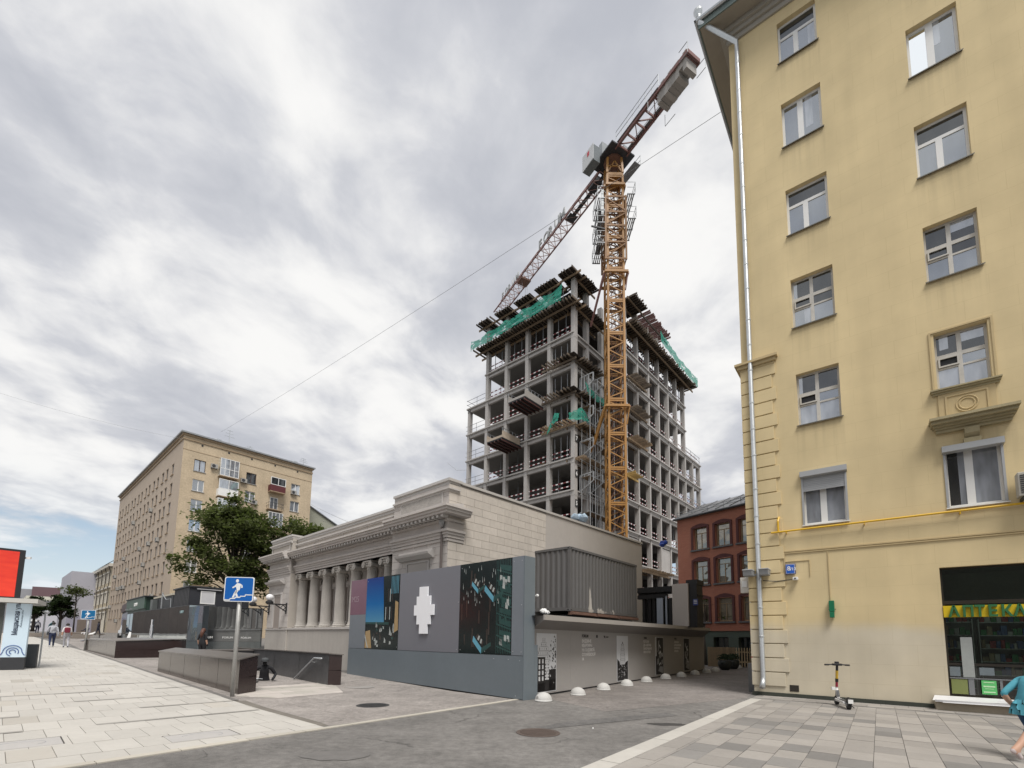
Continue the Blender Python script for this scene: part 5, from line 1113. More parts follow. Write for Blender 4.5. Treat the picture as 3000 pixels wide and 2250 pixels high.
deck('highest timber deck, on the left face of the tower top with black plywood panels', 40.05, [('y', -1.4, -.8, 1.0), ('y', -1.3, 1.7, 4.3), ('y', -1.25, 5.1, 7.4), ('y', -1.3, 8.2, 10.4), ('y', -1.3, 11.0, 13.3)], [(-1.25, 1.6, -.8, 1.1), (-1.15, 1.6, 1.6, 4.4), (-1.1, 1.6, 5.0, 7.5), (-1.1, 1.6, 8.1, 10.5), (-1.2, 1.5, 11.6, 13.2)], dkw, A['wood'])
deck('highest timber deck round the recessed corner beside the crane mast', 40.0, [('x', -1.2, .8, 3.4)], [(.4, 3.2, -1.1, 1.2)], dkw)
deck('highest timber deck over the alley face, bare rods sticking out to the right', 39.7, [('x', RY - 1.5, 6.0, 9.2)], [(6.0, 9.0, RY - 1.3, RY + 1.4)], dkw)
deck('bare steel rod deck fanning out at the top of the alley face', 39.6, [('x', RY - 1.5, 9.4, 15.8)], [], mat('rusty_rod', (.12, .06, .055), .7, .3, rnd=.2), dkw, 2.9, .36)
deck('timber deck one floor down along the whole left face, below the long green net', 36.75, [('y', -1.5, -.8, 13.6)], [(-1.2, 1.2, -.7, 13.2)])
deck('timber deck one floor down round the recessed corner, left of the crane', 36.75, [('x', -1.2, .6, 5.2)], [(.3, 5.4, -1.1, .8)], jm=dkw)
deck('timber deck one floor down along the alley face, below the narrow green net', 36.75, [('x', RY - 1.5, 6.0, 24.2)], [(6.2, 23.8, RY - 1.2, RY + 1.0)])
for z, nm in ((30.75, 'upper'), (27.1, 'second'), (23.75, 'third'), (20.3, 'lowest')):
    dk = A['wood'] if z in (23.75, 20.3) else dj
    if z > 21: deck('%s small projecting deck at the tower corner left of the crane' % nm, z, [('y', -1.35, -.2, 3.3)], [(-1.0, .4, -.8, 1.3)] if z > 23.8 else [], dk, dk)
    deck('%s small deck stepping round the recess behind the crane mast' % nm, z - .1, [('x', -1.3, .3, 4.6)], [(.4, 4.0, -1.0, .2)] if z > 21 else [], dk, dk)
    if z > 21: deck('%s stack of projecting planks on the alley face just right of the crane' % nm, z - .25, [('x', RY - 1.5, 6.1, 9.6)], [], dj if z > 24 else A['wood'], A['wood'], 2.2, .34)
    else: deck('%s stack of projecting planks on the alley face just right of the crane' % nm, z - .7, [('x', RY - 1.0, 6.1, 8.2)], [], A['woody'], A['woody'], 1.6, .34)
deck('low plank deck on the alley face above the black portal', 9.6, [('x', RY - 1.2, 9.4, 15.6)], [], A['wood'], A['wood'], 2.0, .36)

b = MB(); b.prism([(.9, 1.3), (6.6, 1.3), (6.6, RY + 1.5), (23.0, RY + 1.5), (23.0, 12.4), (.9, 12.4)], 36.87, 36.9, 'z'); b.build('slab_shuttering', A['ply'], TW)
b = MB(); b.box(1.8, 12.0, 1.6, 12.6, 40.2, 40.23); b.build('slab_shuttering', A['ply'], TW)
# ------------------------------------------------------------------ green debris nets
net = bpy.data.materials.new('green_debris_net'); net.use_nodes = True
t = net.node_tree; n = t.nodes; l = t.links; bs = n['Principled BSDF']; bs.inputs['Base Color'].default_value = (0.03, 0.33, 0.24, 1); bs.inputs['Roughness'].default_value = .7
tc = n.new('ShaderNodeTexCoord'); nz = tn(1.5, 3, (1, 1, 2.4)); mr = n.new('ShaderNodeMapRange'); l.new(nz, mr.inputs[0]); mr.inputs[1].default_value = .36; mr.inputs[2].default_value = .41; mr.inputs[3].default_value = .12; mr.inputs[4].default_value = .84; l.new(mr.outputs[0], bs.inputs['Alpha'])
tr_ = n.new('ShaderNodeBsdfTranslucent'); tr_.inputs[0].default_value = (0.03, 0.36, 0.26, 1); ms_ = n.new('ShaderNodeMixShader'); ms_.inputs[0].default_value = .35
tp_ = n.new('ShaderNodeBsdfTransparent'); m3_ = n.new('ShaderNodeMixShader'); bs.inputs['Alpha'].default_value = 1
for lk_ in list(bs.inputs['Alpha'].links): l.remove(lk_)
l.new(bs.outputs[0], ms_.inputs[1]); l.new(tr_.outputs[0], ms_.inputs[2]); l.new(mr.outputs[0], m3_.inputs[0]); l.new(tp_.outputs[0], m3_.inputs[1]); l.new(ms_.outputs[0], m3_.inputs[2]); l.new(m3_.outputs[0], n['Material Output'].inputs[0])
def netsheet(label, pts_lo, pts_hi, sub=24, sag=.12):
    b = MB(); nrow = 5; G_ = []
    for i in range(sub + 1):
        f = i / sub; k = f * (len(pts_lo) - 1); a = int(min(k, len(pts_lo) - 2)); q = k - a
        lo = Vector(pts_lo[a]).lerp(Vector(pts_lo[a + 1]), q); hi = Vector(pts_hi[a]).lerp(Vector(pts_hi[a + 1]), q)
        hi.z -= sag * abs(math.sin(f * math.pi * 5)); lo.z += random.uniform(-.1, .1)
        G_.append([lo.lerp(hi, j / nrow) + Vector((random.uniform(-.05, .05), random.uniform(-.05, .05), 0)) for j in range(nrow + 1)])
    for i in range(sub):
        for j in range(nrow): b.poly([G_[i][j], G_[i + 1][j], G_[i + 1][j + 1], G_[i][j + 1]])
    o = b.build('debris_net', net, None, (5.96, 46.0, 0), (0, 0, R(48.6)), smooth=True); return tag(o, label, 'safety net')
netsheet('long green safety net hung along the left face near the tower top', [(-1.35, .6, 37.0), (-1.5, 7, 36.9), (-1.5, 14.0, 36.75)], [(-1.35, .4, 38.75), (-1.5, 7, 38.3), (-1.5, 13.9, 38.0)], 44, .35)
netsheet('narrow green safety net along the alley face near the tower top', [(12.8, RY - 1.35, 37.6), (18, RY - 1.4, 36.9), (24.2, RY - 1.5, 36.8)], [(12.6, RY - 1.35, 39.0), (18, RY - 1.4, 38.1), (24.1, RY - 1.5, 38.0)], 34)
netsheet('small green net draped over the second corner deck beside the crane', [(.9, -1.2, 27.0), (3.0, -1.3, 26.8), (5, -1.3, 27.0)], [(.7, -1.1, 28.3), (3.0, -1.2, 27.7), (5, -1.2, 27.9)], 14)
netsheet('crumpled green net hanging off the third corner deck', [(-1.5, 2.3, 22.7), (-1.3, 1.6, 23.6), (-1.2, 1.0, 24.1)], [(-1.2, 2.0, 23.9), (-1.1, 1.5, 25.1), (-1.1, .9, 24.9)], 12)
netsheet('green net bundled at the outer end of the third corner deck', [(-1.0, -.1, 23.9), (.2, -1.0, 24.0), (1.4, -1.2, 24.0)], [(-.9, -.2, 24.6), (.2, -1.0, 25.4), (1.3, -1.1, 24.5)], 10)

# ------------------------------------------------------------------ loading platforms
def platform(y, z, label, pan):
    p = thing('loading_platform', label, 'loading platform', (5.96, 46.0, 0), 48.6, group='loading platforms on the left face of the tower')
    X0, X1, y0, y1 = -3.1, .2, y - 1.15, y + 1.15
    b = MB(); b.box(X0, X1, y0, y1, z - .02, z + .1); b.build('floor', A['dark'], p)
    for k in range(5): b = MB(); yy = y0 + .1 + k * (y1 - y0 - .2) / 4; b.box(X0, X1, yy - .05, yy + .05, z - .2, z - .022); b.build('joist', mat('rusty_rod', (.12, .06, .055), .7, .3), p)
    for yy in (y0, y1): b = MB(); b.box(X0, X1 - .4, yy - .03, yy + .03, z + .1, z + .85); b.build('side_panel', pan, p)
    b = MB(); b.box(X0 - .03, X0 + .03, y0, y1, z + .1, z + .35); b.build('front_panel', pan, p)
    for yy in (y0, y1):
        b = MB(); b.tube([(X0, yy, z + 1.15), (X1, yy, z + 1.25)], .03, 6)
        for k in range(6): b.tube([(X0 + k * .55, yy, z + .8), (X0 + k * .55, yy, z + 1.18)], .025, 6)
        b.build('railing', A['grey'], p)
platform(5.0, 26.75, 'upper loading platform with flat grey sides jutting from the tower', mat('platform_grey', (.34, .32, .30), .6))
platform(8.1, 23.2, 'lower loading platform with ribbed beige sides jutting from the tower', mat('platform_beige', (.42, .35, .28), .7, var=.2))

# ------------------------------------------------------------------ scaffold in the recess
pale = mat('pale_steel', (.42, .43, .44), .5, .3)
SCF = thing('scaffold', 'grey tube scaffold filling the recess of the tower left of the crane', 'scaffold', (5.96, 46.0, 0), 48.6)
for x in (.9, 1.9, 2.9, 3.9, 4.9, 5.8):
    for y in (-.5, -1.5): b = MB(); b.tube([(x, y, 0), (x, y, 28.5 if y < -1 else 30)], .045, 6); b.build('standard', pale, SCF)
for k in range(15):
    z = 1.6 + k * 1.85
    for y in (-.5, -1.5): b = MB(); b.tube([(.6, y, z), (6.0, y, z)], .038, 6); b.build('ledger', pale, SCF)
    b = MB(); b.box(.8, 5.9, -1.45, -.55, z - .06, z - .035)
    if k % 2: b.build('walkway', A['wood'], SCF)
    b = MB(); b.tube([(.9 + (k % 5), -1.5, z), (1.9 + (k % 5), -1.5, z + 1.85)], .025, 6); b.build('brace', A['grey'], SCF)
pale = mat('pale_steel', (.42, .43, .44), .5, .3)
for z in (29.2, 25.6, 22.2, 18.6):                                  # triangular wall brackets hanging below the decks
    for x, y in ((1.2, -.9), (2.6, -1.1), (4.2, -1.1)):
        bk = thing('wall_bracket', 'triangular pale steel bracket under a small corner deck beside the crane', 'bracket', (5.96, 46, 0), 48.6, group='triangular brackets under the corner decks')
        b = MB(); P0, P1, P2 = (x, y + .8, z), (x, y - .8, z + .1), (x, y + .8, z - 1.7); P3 = (x, y - .8, z - .8)
        for p, q in ((P0, P1), (P0, P2), (P3, P2), (P1, P3)): b.beam(p, q, .10, .10)
        for f in (.33, .66): b.beam(Vector(P0).lerp(Vector(P1), f), Vector(P2).lerp(Vector(P3), f), .07, .07)
        b.build('truss', pale, bk)
lump('tarpaulin_bundle', (6.55, 46.1, 14.0), .55, mat('blue_white_bag', (.35, .45, .55), .6, var=.3, scale=2), 'blue and white bag of material on a tower floor beside the corner column', 'bag', 9, 3)
bt_ = lump('blue_tarpaulin', (8.7, 26.9, 7.35), .22, mat('tarp_blue', (.02, .06, .35), .5), 'scrap of blue tarpaulin at the end of the pavilion side wall', 'tarpaulin', 3, 3)

# ================================================================== tower crane
CR = thing('tower_crane', 'yellow tower crane with lettering on its jib beside the unfinished tower', 'crane', (9.82, 43.8, 0), 0)
cy = mat('crane_orange', (0.35, 0.175, 0.045), 0.5, var=.15, scale=1.5, streak=.15, rnd=.06); cdk = mat('crane_brown', (0.16, 0.08, 0.055), 0.6, var=.2); crd = mat('crane_red_brown', (0.20, 0.10, 0.09), 0.6, var=.2); cgr = mat('crane_grey', (0.32, 0.34, 0.35), 0.5, .3)
HW, SH, Z0 = .78, 3.43, .87
b = MB()
for sx_ in (-1, 1):
    for sy in (-1, 1): b.box(sx_ * HW - .1, sx_ * HW + .1, sy * HW - .1, sy * HW + .1, 0, SH)
for a_ in range(4):
    c_, s_ = math.cos(a_ * math.pi / 2), math.sin(a_ * math.pi / 2); P = lambda x, z: (c_ * x + s_ * HW, s_ * x - c_ * HW, z)
    b.beam(P(-HW, .1), P(HW, .1), .09, .16); b.beam(P(-HW, SH - .1), P(HW, SH - .1), .09, .14)
    for z0, z1, d in ((.2, .85, 1), (.85, 1.7, -1), (1.72, 2.5, 1), (2.5, 3.2, -1)): b.beam(P(-HW * d, z0), P(HW * d, z1), .075, .085)
    b.box(c_ * HW - s_ * 0 - .13, c_ * HW + .13, s_ * HW - .13, s_ * HW + .13, -.12, .12) if False else None
ms = b.mesh('mast_section', cy)
lb = MB()
for x in (-.2, .2): lb.tube([(x, .35, 0), (x, .35, SH)], .025, 5)
for k in range(11): lb.tube([(-.2, .35, .15 + k * .31), (.2, .35, .15 + k * .31)], .016, 5)
for k in range(4): lb.tube([(.42 * math.cos(a * .63), .35 - .42 * abs(math.sin(a * .63)), .4 + k * .8) for a in range(6)], .015, 5)
for s_ in (-1, 1): lb.beam((-.7, .7 * s_, .1), (.7, -.7 * s_, .1), .07); lb.beam((-.7, -.7, .3 if s_ > 0 else 3.1), (.7, .7, 3.1 if s_ > 0 else .3), .05); lb.beam((-.7, .7, 1.7), (.7, -.7, 1.7), .05); lb.beam((.55, .6 * s_, 0), (.55, .6 * s_, SH), .05)
lm = lb.mesh('ladder', cdk)
for k in range(14):
    o = link('mast_section', ms, CR, (0, 0, Z0 + k * SH)); link('ladder', lm, o, (0, 0, 0))
b = MB(); b.box(-1.6, 1.6, -1.6, 1.6, 0, .9); b.build('base', A['conc'], CR)
def collar(z, w, par=CR):
    b = MB()
    for s_ in (-1, 1): b.box(-w, w, s_ * w - .12, s_ * w + .12, z, z + .22); b.box(s_ * w - .12, s_ * w + .12, -w + .12, w - .12, z, z + .22)
    b.build('tie_collar', cy, CR)
collar(37.9, 1.15); collar(24.0, 1.12); collar(47.6, .98)
for z, dx in ((37.9, -1.2), (24.0, -1.2)):
    for y in (-1, 1):
        b = MB(); b.beam((-1.15, y, z + .1), (-1.9, y + 1.8, z - 3.0), .16, .2); b.beam((1.15, y, z + .1), (.95, y * .8, z - 1.6), .1, .14); b.build('tie_strut', crd if z > 30 else cy, CR)
# climbing cage
b = MB()
for sx_ in (-1, 1):
    for sy in (-1, 1): b.box(sx_ * 1.02 - .08, sx_ * 1.02 + .08, sy * 1.02 - .08, sy * 1.02 + .08, 39.4, 46.4)
for a_ in range(4):
    c_, s_ = math.cos(a_ * math.pi / 2), math.sin(a_ * math.pi / 2); P = lambda x, z: (c_ * x + s_ * 1.02, s_ * x - c_ * 1.02, z)
    for z in (39.5, 41.3, 43.1, 44.6, 46.3): b.beam(P(-1.02, z), P(1.02, z), .09, .16)
    for z0, z1, d in ((39.6, 41.2, 1), (41.4, 43.0, -1), (43.2, 44.5, 1), (44.7, 46.2, -1)): b.beam(P(-1.02 * d, z0), P(1.02 * d, z1), .08, .09)
b.build('climbing_cage', mat('cage_brown', (.24, .115, .035), .55, var=.2), CR)
def cage_platform(z, x0, x1):
    b = MB()
    for q in range(4): xx = x0 + (x1 - x0) * (q + .5) / 4; b.box(xx - .05, xx + .05, -1.3, 1.3, z - .06, z)
    for yy in (-1.3, 0, 1.3): b.box(min(x0, x1), max(x0, x1), yy - .05, yy + .05, z - .12, z - .061)
    b.build('platform', A['grey'], CR)
    b = MB()
    for y in (-1.4, 0, 1.4):
        for x in ((x0 if abs(x0) > abs(x1) else x1),): b.tube([(x, y, z), (x, y, z + 1.15)], .03, 5)
    xo = x0 if abs(x0) > abs(x1) else x1; xi = x1 if xo == x0 else x0
    for h in (.55, 1.12): b.tube([(xi, -1.4, z + h), (xo, -1.4, z + h), (xo, 1.4, z + h), (xi, 1.4, z + h)], .026, 5)
    b.build('handrail', cgr, CR)
for z, x0, x1 in ((43.7, 1.15, 1.95), (46.4, 1.1, 1.9), (41.0, -1.95, -1.15), (43.2, -1.9, -1.15), (45.9, -1.85, -1.12), (44.6, -1.6, -1.15)): cage_platform(z, x0, x1)
b = MB(); b.beam((-1.1, -1.1, 42.6), (-2.5, -1.3, 42.7), .12, .12); b.beam((-1.1, -1.1, 44.4), (-2.2, -1.3, 44.5), .1, .1); b.beam((-1.5, -1.2, 41.2), (-2.2, -1.4, 41.9), .05, .05); b.build('monorail', A['dark'], CR)
b = MB(); b.box(-1.75, -1.35, -.8, .4, 41.1, 41.9); b.build('hydraulic_pack', A['dark'], CR)
for y in (-1.3,): b = MB(); b.box(-1.5, -1.25, y, y + .1, 44.0, 46.8); b.build('side_ladder', cgr, CR)
# slewing unit
b = MB(); b.box(-.85, .85, -.85, .85, 48.9, 49.2)
for sx_ in (-1, 1):
    for sy in (-1, 1): b.beam((sx_ * .8, sy * .8, 49.2), (sx_ * .7, sy * .7, 51.0), .2, .2)
for sy in (-1, 1): b.beam((-.75, sy * .75, 49.3), (0, sy * .75, 50.6), .1, .1); b.beam((.75, sy * .75, 49.3), (0, sy * .75, 50.6), .1, .1); b.beam((-.75, sy * .75, 50.0), (.75, sy * .75, 50.0), .1, .1)
b.build('slewing_unit', cy, CR); b = MB(); b.lathe([(.75, 51.0), (.95, 51.05), (.95, 51.3), (.8, 51.35)], 24); b.build('slewing_ring', cdk, CR)
TT = Matrix.Rotation(R(119), 4, 'Z')
def tj(p): q = TT @ Vector(p); return (q.x, q.y, q.z)               # along-jib coordinates: x outwards, y to its left, z
JZ = 51.4
def bj(b, p, q, w, h=None): return b.beam(tj(p), tj(q), w, h or w)
# machine deck with cab-side box and railings
b = MB(); v8 = [(-1.6, -1.5, JZ - .15), (1.6, -1.5, JZ - .15), (1.6, 1.5, JZ - .15), (-1.6, 1.5, JZ - .15)]
b.poly([tj(p) for p in v8]); b.poly([tj((x, y, z + .15)) for x, y, z in v8])
for k in range(4): p, q = v8[k], v8[(k + 1) % 4]; b.poly([tj(p), tj(q), tj((q[0], q[1], q[2] + .15)), tj((p[0], p[1], p[2] + .15))])
b.build('machine_deck', A['dark'], CR)
def jbox(name, x0, x1, y0, y1, z0, z1, m, par=None):
    b = MB(); b.box(x0, x1, y0, y1, z0, z1); return b.build(name, m, par or CR, (0, 0, 0), (0, 0, R(119)))
ca = jbox('cab', .3, 2.0, 1.5, 2.35, JZ - .75, JZ + 1.0, mat('cab_grey', (.16, .18, .19), .4)); jbox('cab_side', .25, 2.05, 2.352, 2.4, JZ - .7, JZ + 1.05, mat('cab_sign_white', (.55, .56, .57), .5)); 
jbox('cab_emblem', .9, 1.25, 2.402, 2.415, JZ + .3, JZ + .8, mat('emblem_red', (.5, .06, .08), .5)); jbox('control_box', -1.0, .1, -1.4, -.6, JZ, JZ + 1.3, cgr); jbox('control_box', .4, .9, .2, 1.1, JZ, JZ + 2.1, cgr)
b = MB()
for s_ in (-1,):
    for h in (.55, 1.1): b.tube([tj((-1.6, s_ * 2.3, JZ + h - .7)), tj((1.6, s_ * 2.3, JZ + h - .7))], .03, 5)
    for k in range(5): b.tube([tj((-1.6 + k * .8, s_ * 2.3, JZ - .7)), tj((-1.6 + k * .8, s_ * 2.3, JZ + .4))], .026, 5)
b.build('handrail', cgr, CR); jbox('side_walkway', -1.6, 1.6, -2.3, -1.5, JZ - .75, JZ - .68, A['grey'])
# jib: triangular lattice
JW, JH, JL = .72, 1.4, 26.0
b = MB()
for y in (-JW, JW): bj(b, (1.2, y, JZ - .4), (JL, y, JZ - .4), .13)
bj(b, (1.2, 0, JZ - .4 + JH), (JL - 1, 0, JZ - .4 + JH), .15); b.build('jib_chord', crd, CR)
jl_m = mat('jib_pale_red', (.36, .24, .22), .6, var=.2); k = 0; x = 1.2
while x < JL - 1:
    b = MB()
    for y in (-JW, JW): bj(b, (x, y, JZ - .4), (x + .65, 0, JZ - .4 + JH), .065); bj(b, (x + .65, 0, JZ - .4 + JH), (x + 1.3, y, JZ - .4), .065)
    bj(b, (x, -JW, JZ - .4), (x, JW, JZ - .4), .06); bj(b, (x, -JW, JZ - .4), (x + 1.3, JW, JZ - .4), .05); b.build('jib_lattice', jl_m, CR); x += 1.3
jbox('hoist_drum', 2.2, 3.6, -.45, .45, JZ - .35, JZ + .35, A['dark']); jbox('jib_walkway', 1.4, 7.8, -.22, .22, JZ - .38, JZ - .33, A['dark']); jbox('jib_plate', 6.7, 7.8, -.55, .55, JZ - .42, JZ - .36, A['dark'])
jbox('trolley', 17.6, 18.9, -.75, .75, JZ - .75, JZ - .5, cdk)
b = MB()
for y in (-.4, .4): bj(b, (18.0, y, JZ - .7), (18.0, y, JZ - 2.3), .03); bj(b, (18.5, y, JZ - .7), (18.5, y, JZ - 2.3), .03)
b.build('hoist_rope', A['grey'], CR)
letm = mat('sign_letter_grey', (.40, .41, .41), .5, .2)
for ch, s_ in zip('FORUM', (14.3, 13.2, 12.0, 10.7, 9.6)):
    q = TT @ Vector((s_, 0.1, JZ + .9)); text('letter', ch, 1.75, letm, CR, q, (R(90), 0, R(-61)), .12, sx=.92, bold=.03)
for ch, s_ in zip('FORUM', (24.6, 23.6, 22.6, 21.5, 20.4)):
    q = TT @ Vector((s_, 0.1, JZ + .9)); text('letter', ch, 1.3, letm, CR, q, (R(90), 0, R(-61)), .1, sx=.92, bold=.02)
# counter-jib with ballast
b = MB()
for y in (-.75, .75): bj(b, (-1.2, y, JZ - .1), (-10.2, y, JZ + .0), .12, .32)
for k in range(8): bj(b, (-1.6 - k * 1.2, -.75, JZ - .1), (-1.6 - k * 1.2, .75, JZ - .1), .1, .2)
for k in range(6): bj(b, (-1.6 - k * 1.2, -.75 if k % 2 else .75, JZ - .1), (-2.8 - k * 1.2, .75 if k % 2 else -.75, JZ - .1), .08, .1)
b.build('counter_jib', crd, CR)
b = MB()
for y in (-1.0, 1.0):
    for h in (.6, 1.15): b.tube([tj((-1.6, y, JZ + h)), tj((-7.2, y, JZ + h))], .026, 5)
    for k in range(8): b.tube([tj((-1.6 - k * .8, y, JZ)), tj((-1.6 - k * .8, y, JZ + 1.15))], .022, 5)
b.build('handrail', cgr, CR)
for y in (-.95, .4): jbox('counter_walkway', -7.0, -1.6, y, y + .5, JZ + .08, JZ + .12, A['grey'])
balm = mat('ballast_concrete', (.34, .32, .30), .85, var=.2, rnd=.12)
for k in range(8):
    x = -6.7 - k * .41; jbox('ballast_block', x - .40, x, -.62, .62, JZ - 1.15 + random.uniform(-.08, .08) + (.5 if k == 6 else 0), JZ + .55 + random.uniform(-.1, .1), balm)
b = MB()
for y in (-1.1, 1.1): b.tube([tj((-7.2, y, JZ - 1.6)), tj((-6.0, y, JZ - 1.6)), tj((-6.0, y, JZ - .4))], .03, 5); b.tube([tj((-9.6, y, JZ + .3)), tj((-10.5, y, JZ + .3)), tj((-10.5, y, JZ - .7)), tj((-9.6, y, JZ - .7))], .03, 5)
b.build('ballast_frame', cgr, CR); b = MB(); bj(b, (-10.2, -.75, JZ), (-10.2, .75, JZ), .14, .35); b.build('end_beam', crd, CR)

# ================================================================== red brick building at the alley's end
RB = thing('brick_building', 'red brick building with arched windows and a green ground floor', 'building', (13.56, 38.0, 0), -55)
rbm = bpy.data.materials.new('red_brickwork'); rbm.use_nodes = True
t = rbm.node_tree; n = t.nodes; l = t.links; bs = n['Principled BSDF']; bs.inputs['Roughness'].default_value = .9; tc = n.new('ShaderNodeTexCoord'); bw = n.new('ShaderNodeTexBrick'); mpb = n.new('ShaderNodeMapping'); mpb.inputs['Rotation'].default_value = (R(90), 0, 0); l.new(tc.outputs['Object'], mpb.inputs[0]); l.new(mpb.outputs[0], bw.inputs[0])
bw.inputs['Scale'].default_value = 1; bw.inputs['Brick Width'].default_value = .27; bw.inputs['Row Height'].default_value = .08; bw.inputs['Mortar Size'].default_value = .008; bw.inputs['Color1'].default_value = (.36, .135, .088, 1); bw.inputs['Color2'].default_value = (.29, .105, .07, 1); bw.inputs['Mortar'].default_value = (.17, .075, .06, 1)
l.new(mixc(mm('MULTIPLY', tn(1.4, 6), .8), bw.outputs[0], (.34, .15, .10)), bs.inputs['Base Color'])
wins = []
for z0, z1 in ((3.3, 5.15), (6.2, 8.15), (9.0, 10.8)):
    for k in range(7): x = 1.46 + k * 1.87; wins.append((x, x + 1.2, z0, z1))
arch = [(1.0 + k * 1.95, 2.2 + k * 1.95, 0.0, 2.15) for k in range(6)]
b = MB(); wall_holes(b, 0, 16, 2.65, 11.7, wins, 0, .32, 0); b.poly([(0, 0, 2.65), (0, 14, 2.65), (0, 14, 11.7), (0, 0, 11.7)]); b.build('wall', rbm, RB)
b = MB(); wall_holes(b, -.01, 16, 0, 2.65, arch, -.04, .4, 0); b.build('shopfront', mat('dark_green_render', (.065, .085, .07), .8, var=.15), RB)
b = MB(); b.box(-.03, 16, -.12, -.042, 2.6, 2.72); b.build('string_course', rbm, RB)
dkred = mat('dark_red_surround', (.075, .022, .022), .8, var=.15); gw = glass('brick_house_glass', (.13, .115, .085), .16, .02, .3, (1, .95, .85)); wfr = mat('ochre_window_frame', (.26, .18, .10), .6)
for a, c, d, e_ in wins:
    w = MB(); frame_mesh(w, a + .06, c - .06, d + .03, e_ - .06, .2, [(a * .5 + c * .5, d + .05, e_ - .5, .05)], [(e_ - .5, a + .1, c - .1, .05)], .07, .06); wn = w.build('window', wfr, RB)
    b = MB(); pane(b, a + .1, c - .1, d + .06, e_ - .1, .24); b.build('pane', gw, wn)
    b = MB(); N_ = 8; o_ = [(a - .16, d), (a - .16, e_ - .06)] + [(a - .16 + (c - a + .32) * k / N_, e_ - .06 + .2 * math.sin(math.pi * k / N_)) for k in range(N_ + 1)] + [(c + .16, d)]
    o2 = [(c + .01, d), (c + .01, e_ - .12)] + [(c + .01 - (c - a + .02) * k / N_, e_ - .12 + .12 * math.sin(math.pi * k / N_)) for k in range(N_ + 1)] + [(a - .01, d)]
    for y in (-.07,):
        for k in range(len(o_) - 1):
            pass
    b.box(a - .17, a, -.08, -.003, d, e_ - .06); b.box(c, c + .17, -.08, -.003, d, e_ - .06)
    for k in range(N_):
        x0, x1 = a - .17 + (c - a + .34) * k / N_, a - .17 + (c - a + .34) * (k + 1) / N_; h0, h1 = .2 * math.sin(math.pi * k / N_), .2 * math.sin(math.pi * (k + 1) / N_)
        b.prism([(x0, e_ - .06), (x1, e_ - .06), (x1, e_ + .04 + h1), (x0, e_ + .04 + h0)], -.08, -.003, 'y')
    b.build('window_surround', dkred, wn); b = MB(); b.box(a - .22, c + .22, -.14, .1, d - .12, d - .004); b.build('sill', mat('slate_sill', (.10, .10, .105), .7), wn)
for a, c, d, e_ in arch: b = MB(); pane(b, a, c, 0, e_, .34); b.build('shop_pane', gs, RB); b = MB(); frame_mesh(b, a, c, 0, e_, .3, [((a + c) / 2, .05, e_, .05)], (), .06, .03); b.build('shop_frame', A['dark'], RB)
b = MB(); b.prism([(-.25, 11.7), (-.25, 11.82), (4.2, 13.9), (4.2, 11.7)], -.2, 16.2, 'x'); b.build('roof', mat('grey_metal_roof', (.24, .245, .255), .4, .5, var=.1), RB)
for k in range(14): b = MB(); b.beam((k * 1.15, -.1, 11.92), (k * 1.15, 4.1, 13.9), .03, .05); b.build('roof_seam', A['grey'], RB)
b = MB(); b.tube([(-.1, .05, 12.15), (16, .05, 12.15)], .025, 5); b.tube([(-.1, .1, 12.35), (16, .1, 12.35)], .025, 5)
for k in range(12): b.beam((k * 1.35, .1, 11.95), (k * 1.35, .02, 12.4), .03, .03)
b.build('snow_guard', A['grey'], RB); b = MB(); b.tube([(-.2, -.28, 11.72), (16, -.28, 11.72)], .07, 8); b.build('gutter', A['dark'], RB)
# timber fence: solid boards then open palings
PF = thing('picket_fence', 'low timber fence of boards and open palings behind the potted bushes', 'fence', (14.1, 34.0, 0), -20)
pk_m = mat('pale_paling', (.36, .28, .18), .8, var=.2, rnd=.2)
for k in range(9): b = MB(); b.box(.0 + k * .2, .192 + k * .2, -.02, .02, .05, 1.42); b.build('board', mat('fence_board', (.22, .165, .105), .8, var=.2, rnd=.15), PF)
for k in range(22): b = MB(); b.prism([(1.84 + k * .17, .05), (1.92 + k * .17, .05), (1.92 + k * .17, 1.36), (1.88 + k * .17, 1.42), (1.84 + k * .17, 1.36)], -.018, .018, 'y'); b.build('paling', pk_m, PF)
b = MB(); b.box(0, 5.6, .022, .07, .35, .45); b.build('rail', pk_m, PF); b = MB(); b.box(0, 5.6, .022, .07, 1.05, 1.15); b.build('rail', pk_m, PF)
def potted(x, y, label, s):
    p = thing('potted_bush', label, 'potted plant', (x, y, 0), 0, group='potted bushes at the alley end')
    b = MB(); b.lathe([(.20, 0), (.34, .12), (.43, .34), (.42, .52), (.36, .62), (.33, .6), (.33, .5)], 20); b.build('pot', mat('black_pot', (.03, .035, .033), .5), p, smooth=True)
    rr = random.Random(s); b = MB()
    for k in range(420):
        th, ph, r_ = rr.uniform(0, 6.28), rr.uniform(-.3, 1.5), rr.uniform(.3, 1); c = Vector((.52 * r_ * math.cos(th) * math.cos(ph), .52 * r_ * math.sin(th) * math.cos(ph), .72 + .30 * r_ * math.sin(ph)))
        d = Vector((rr.uniform(-1, 1), rr.uniform(-1, 1), rr.uniform(-1, 1))).normalized() * .06; e_ = Vector((rr.uniform(-1, 1), rr.uniform(-1, 1), rr.uniform(-1, 1))).normalized() * .045; b.poly([c - d, c + e_, c + d, c - e_])
    f_ = b.build('foliage', mat('bush_leaf', (.022, .042, .016), .8, var=.4, scale=6), p); f_['kind'] = 'stuff'
potted(13.65, 30.3, 'nearer dark potted bush before the timber fence', 1); potted(14.75, 31.6, 'farther dark potted bush behind the first', 2)
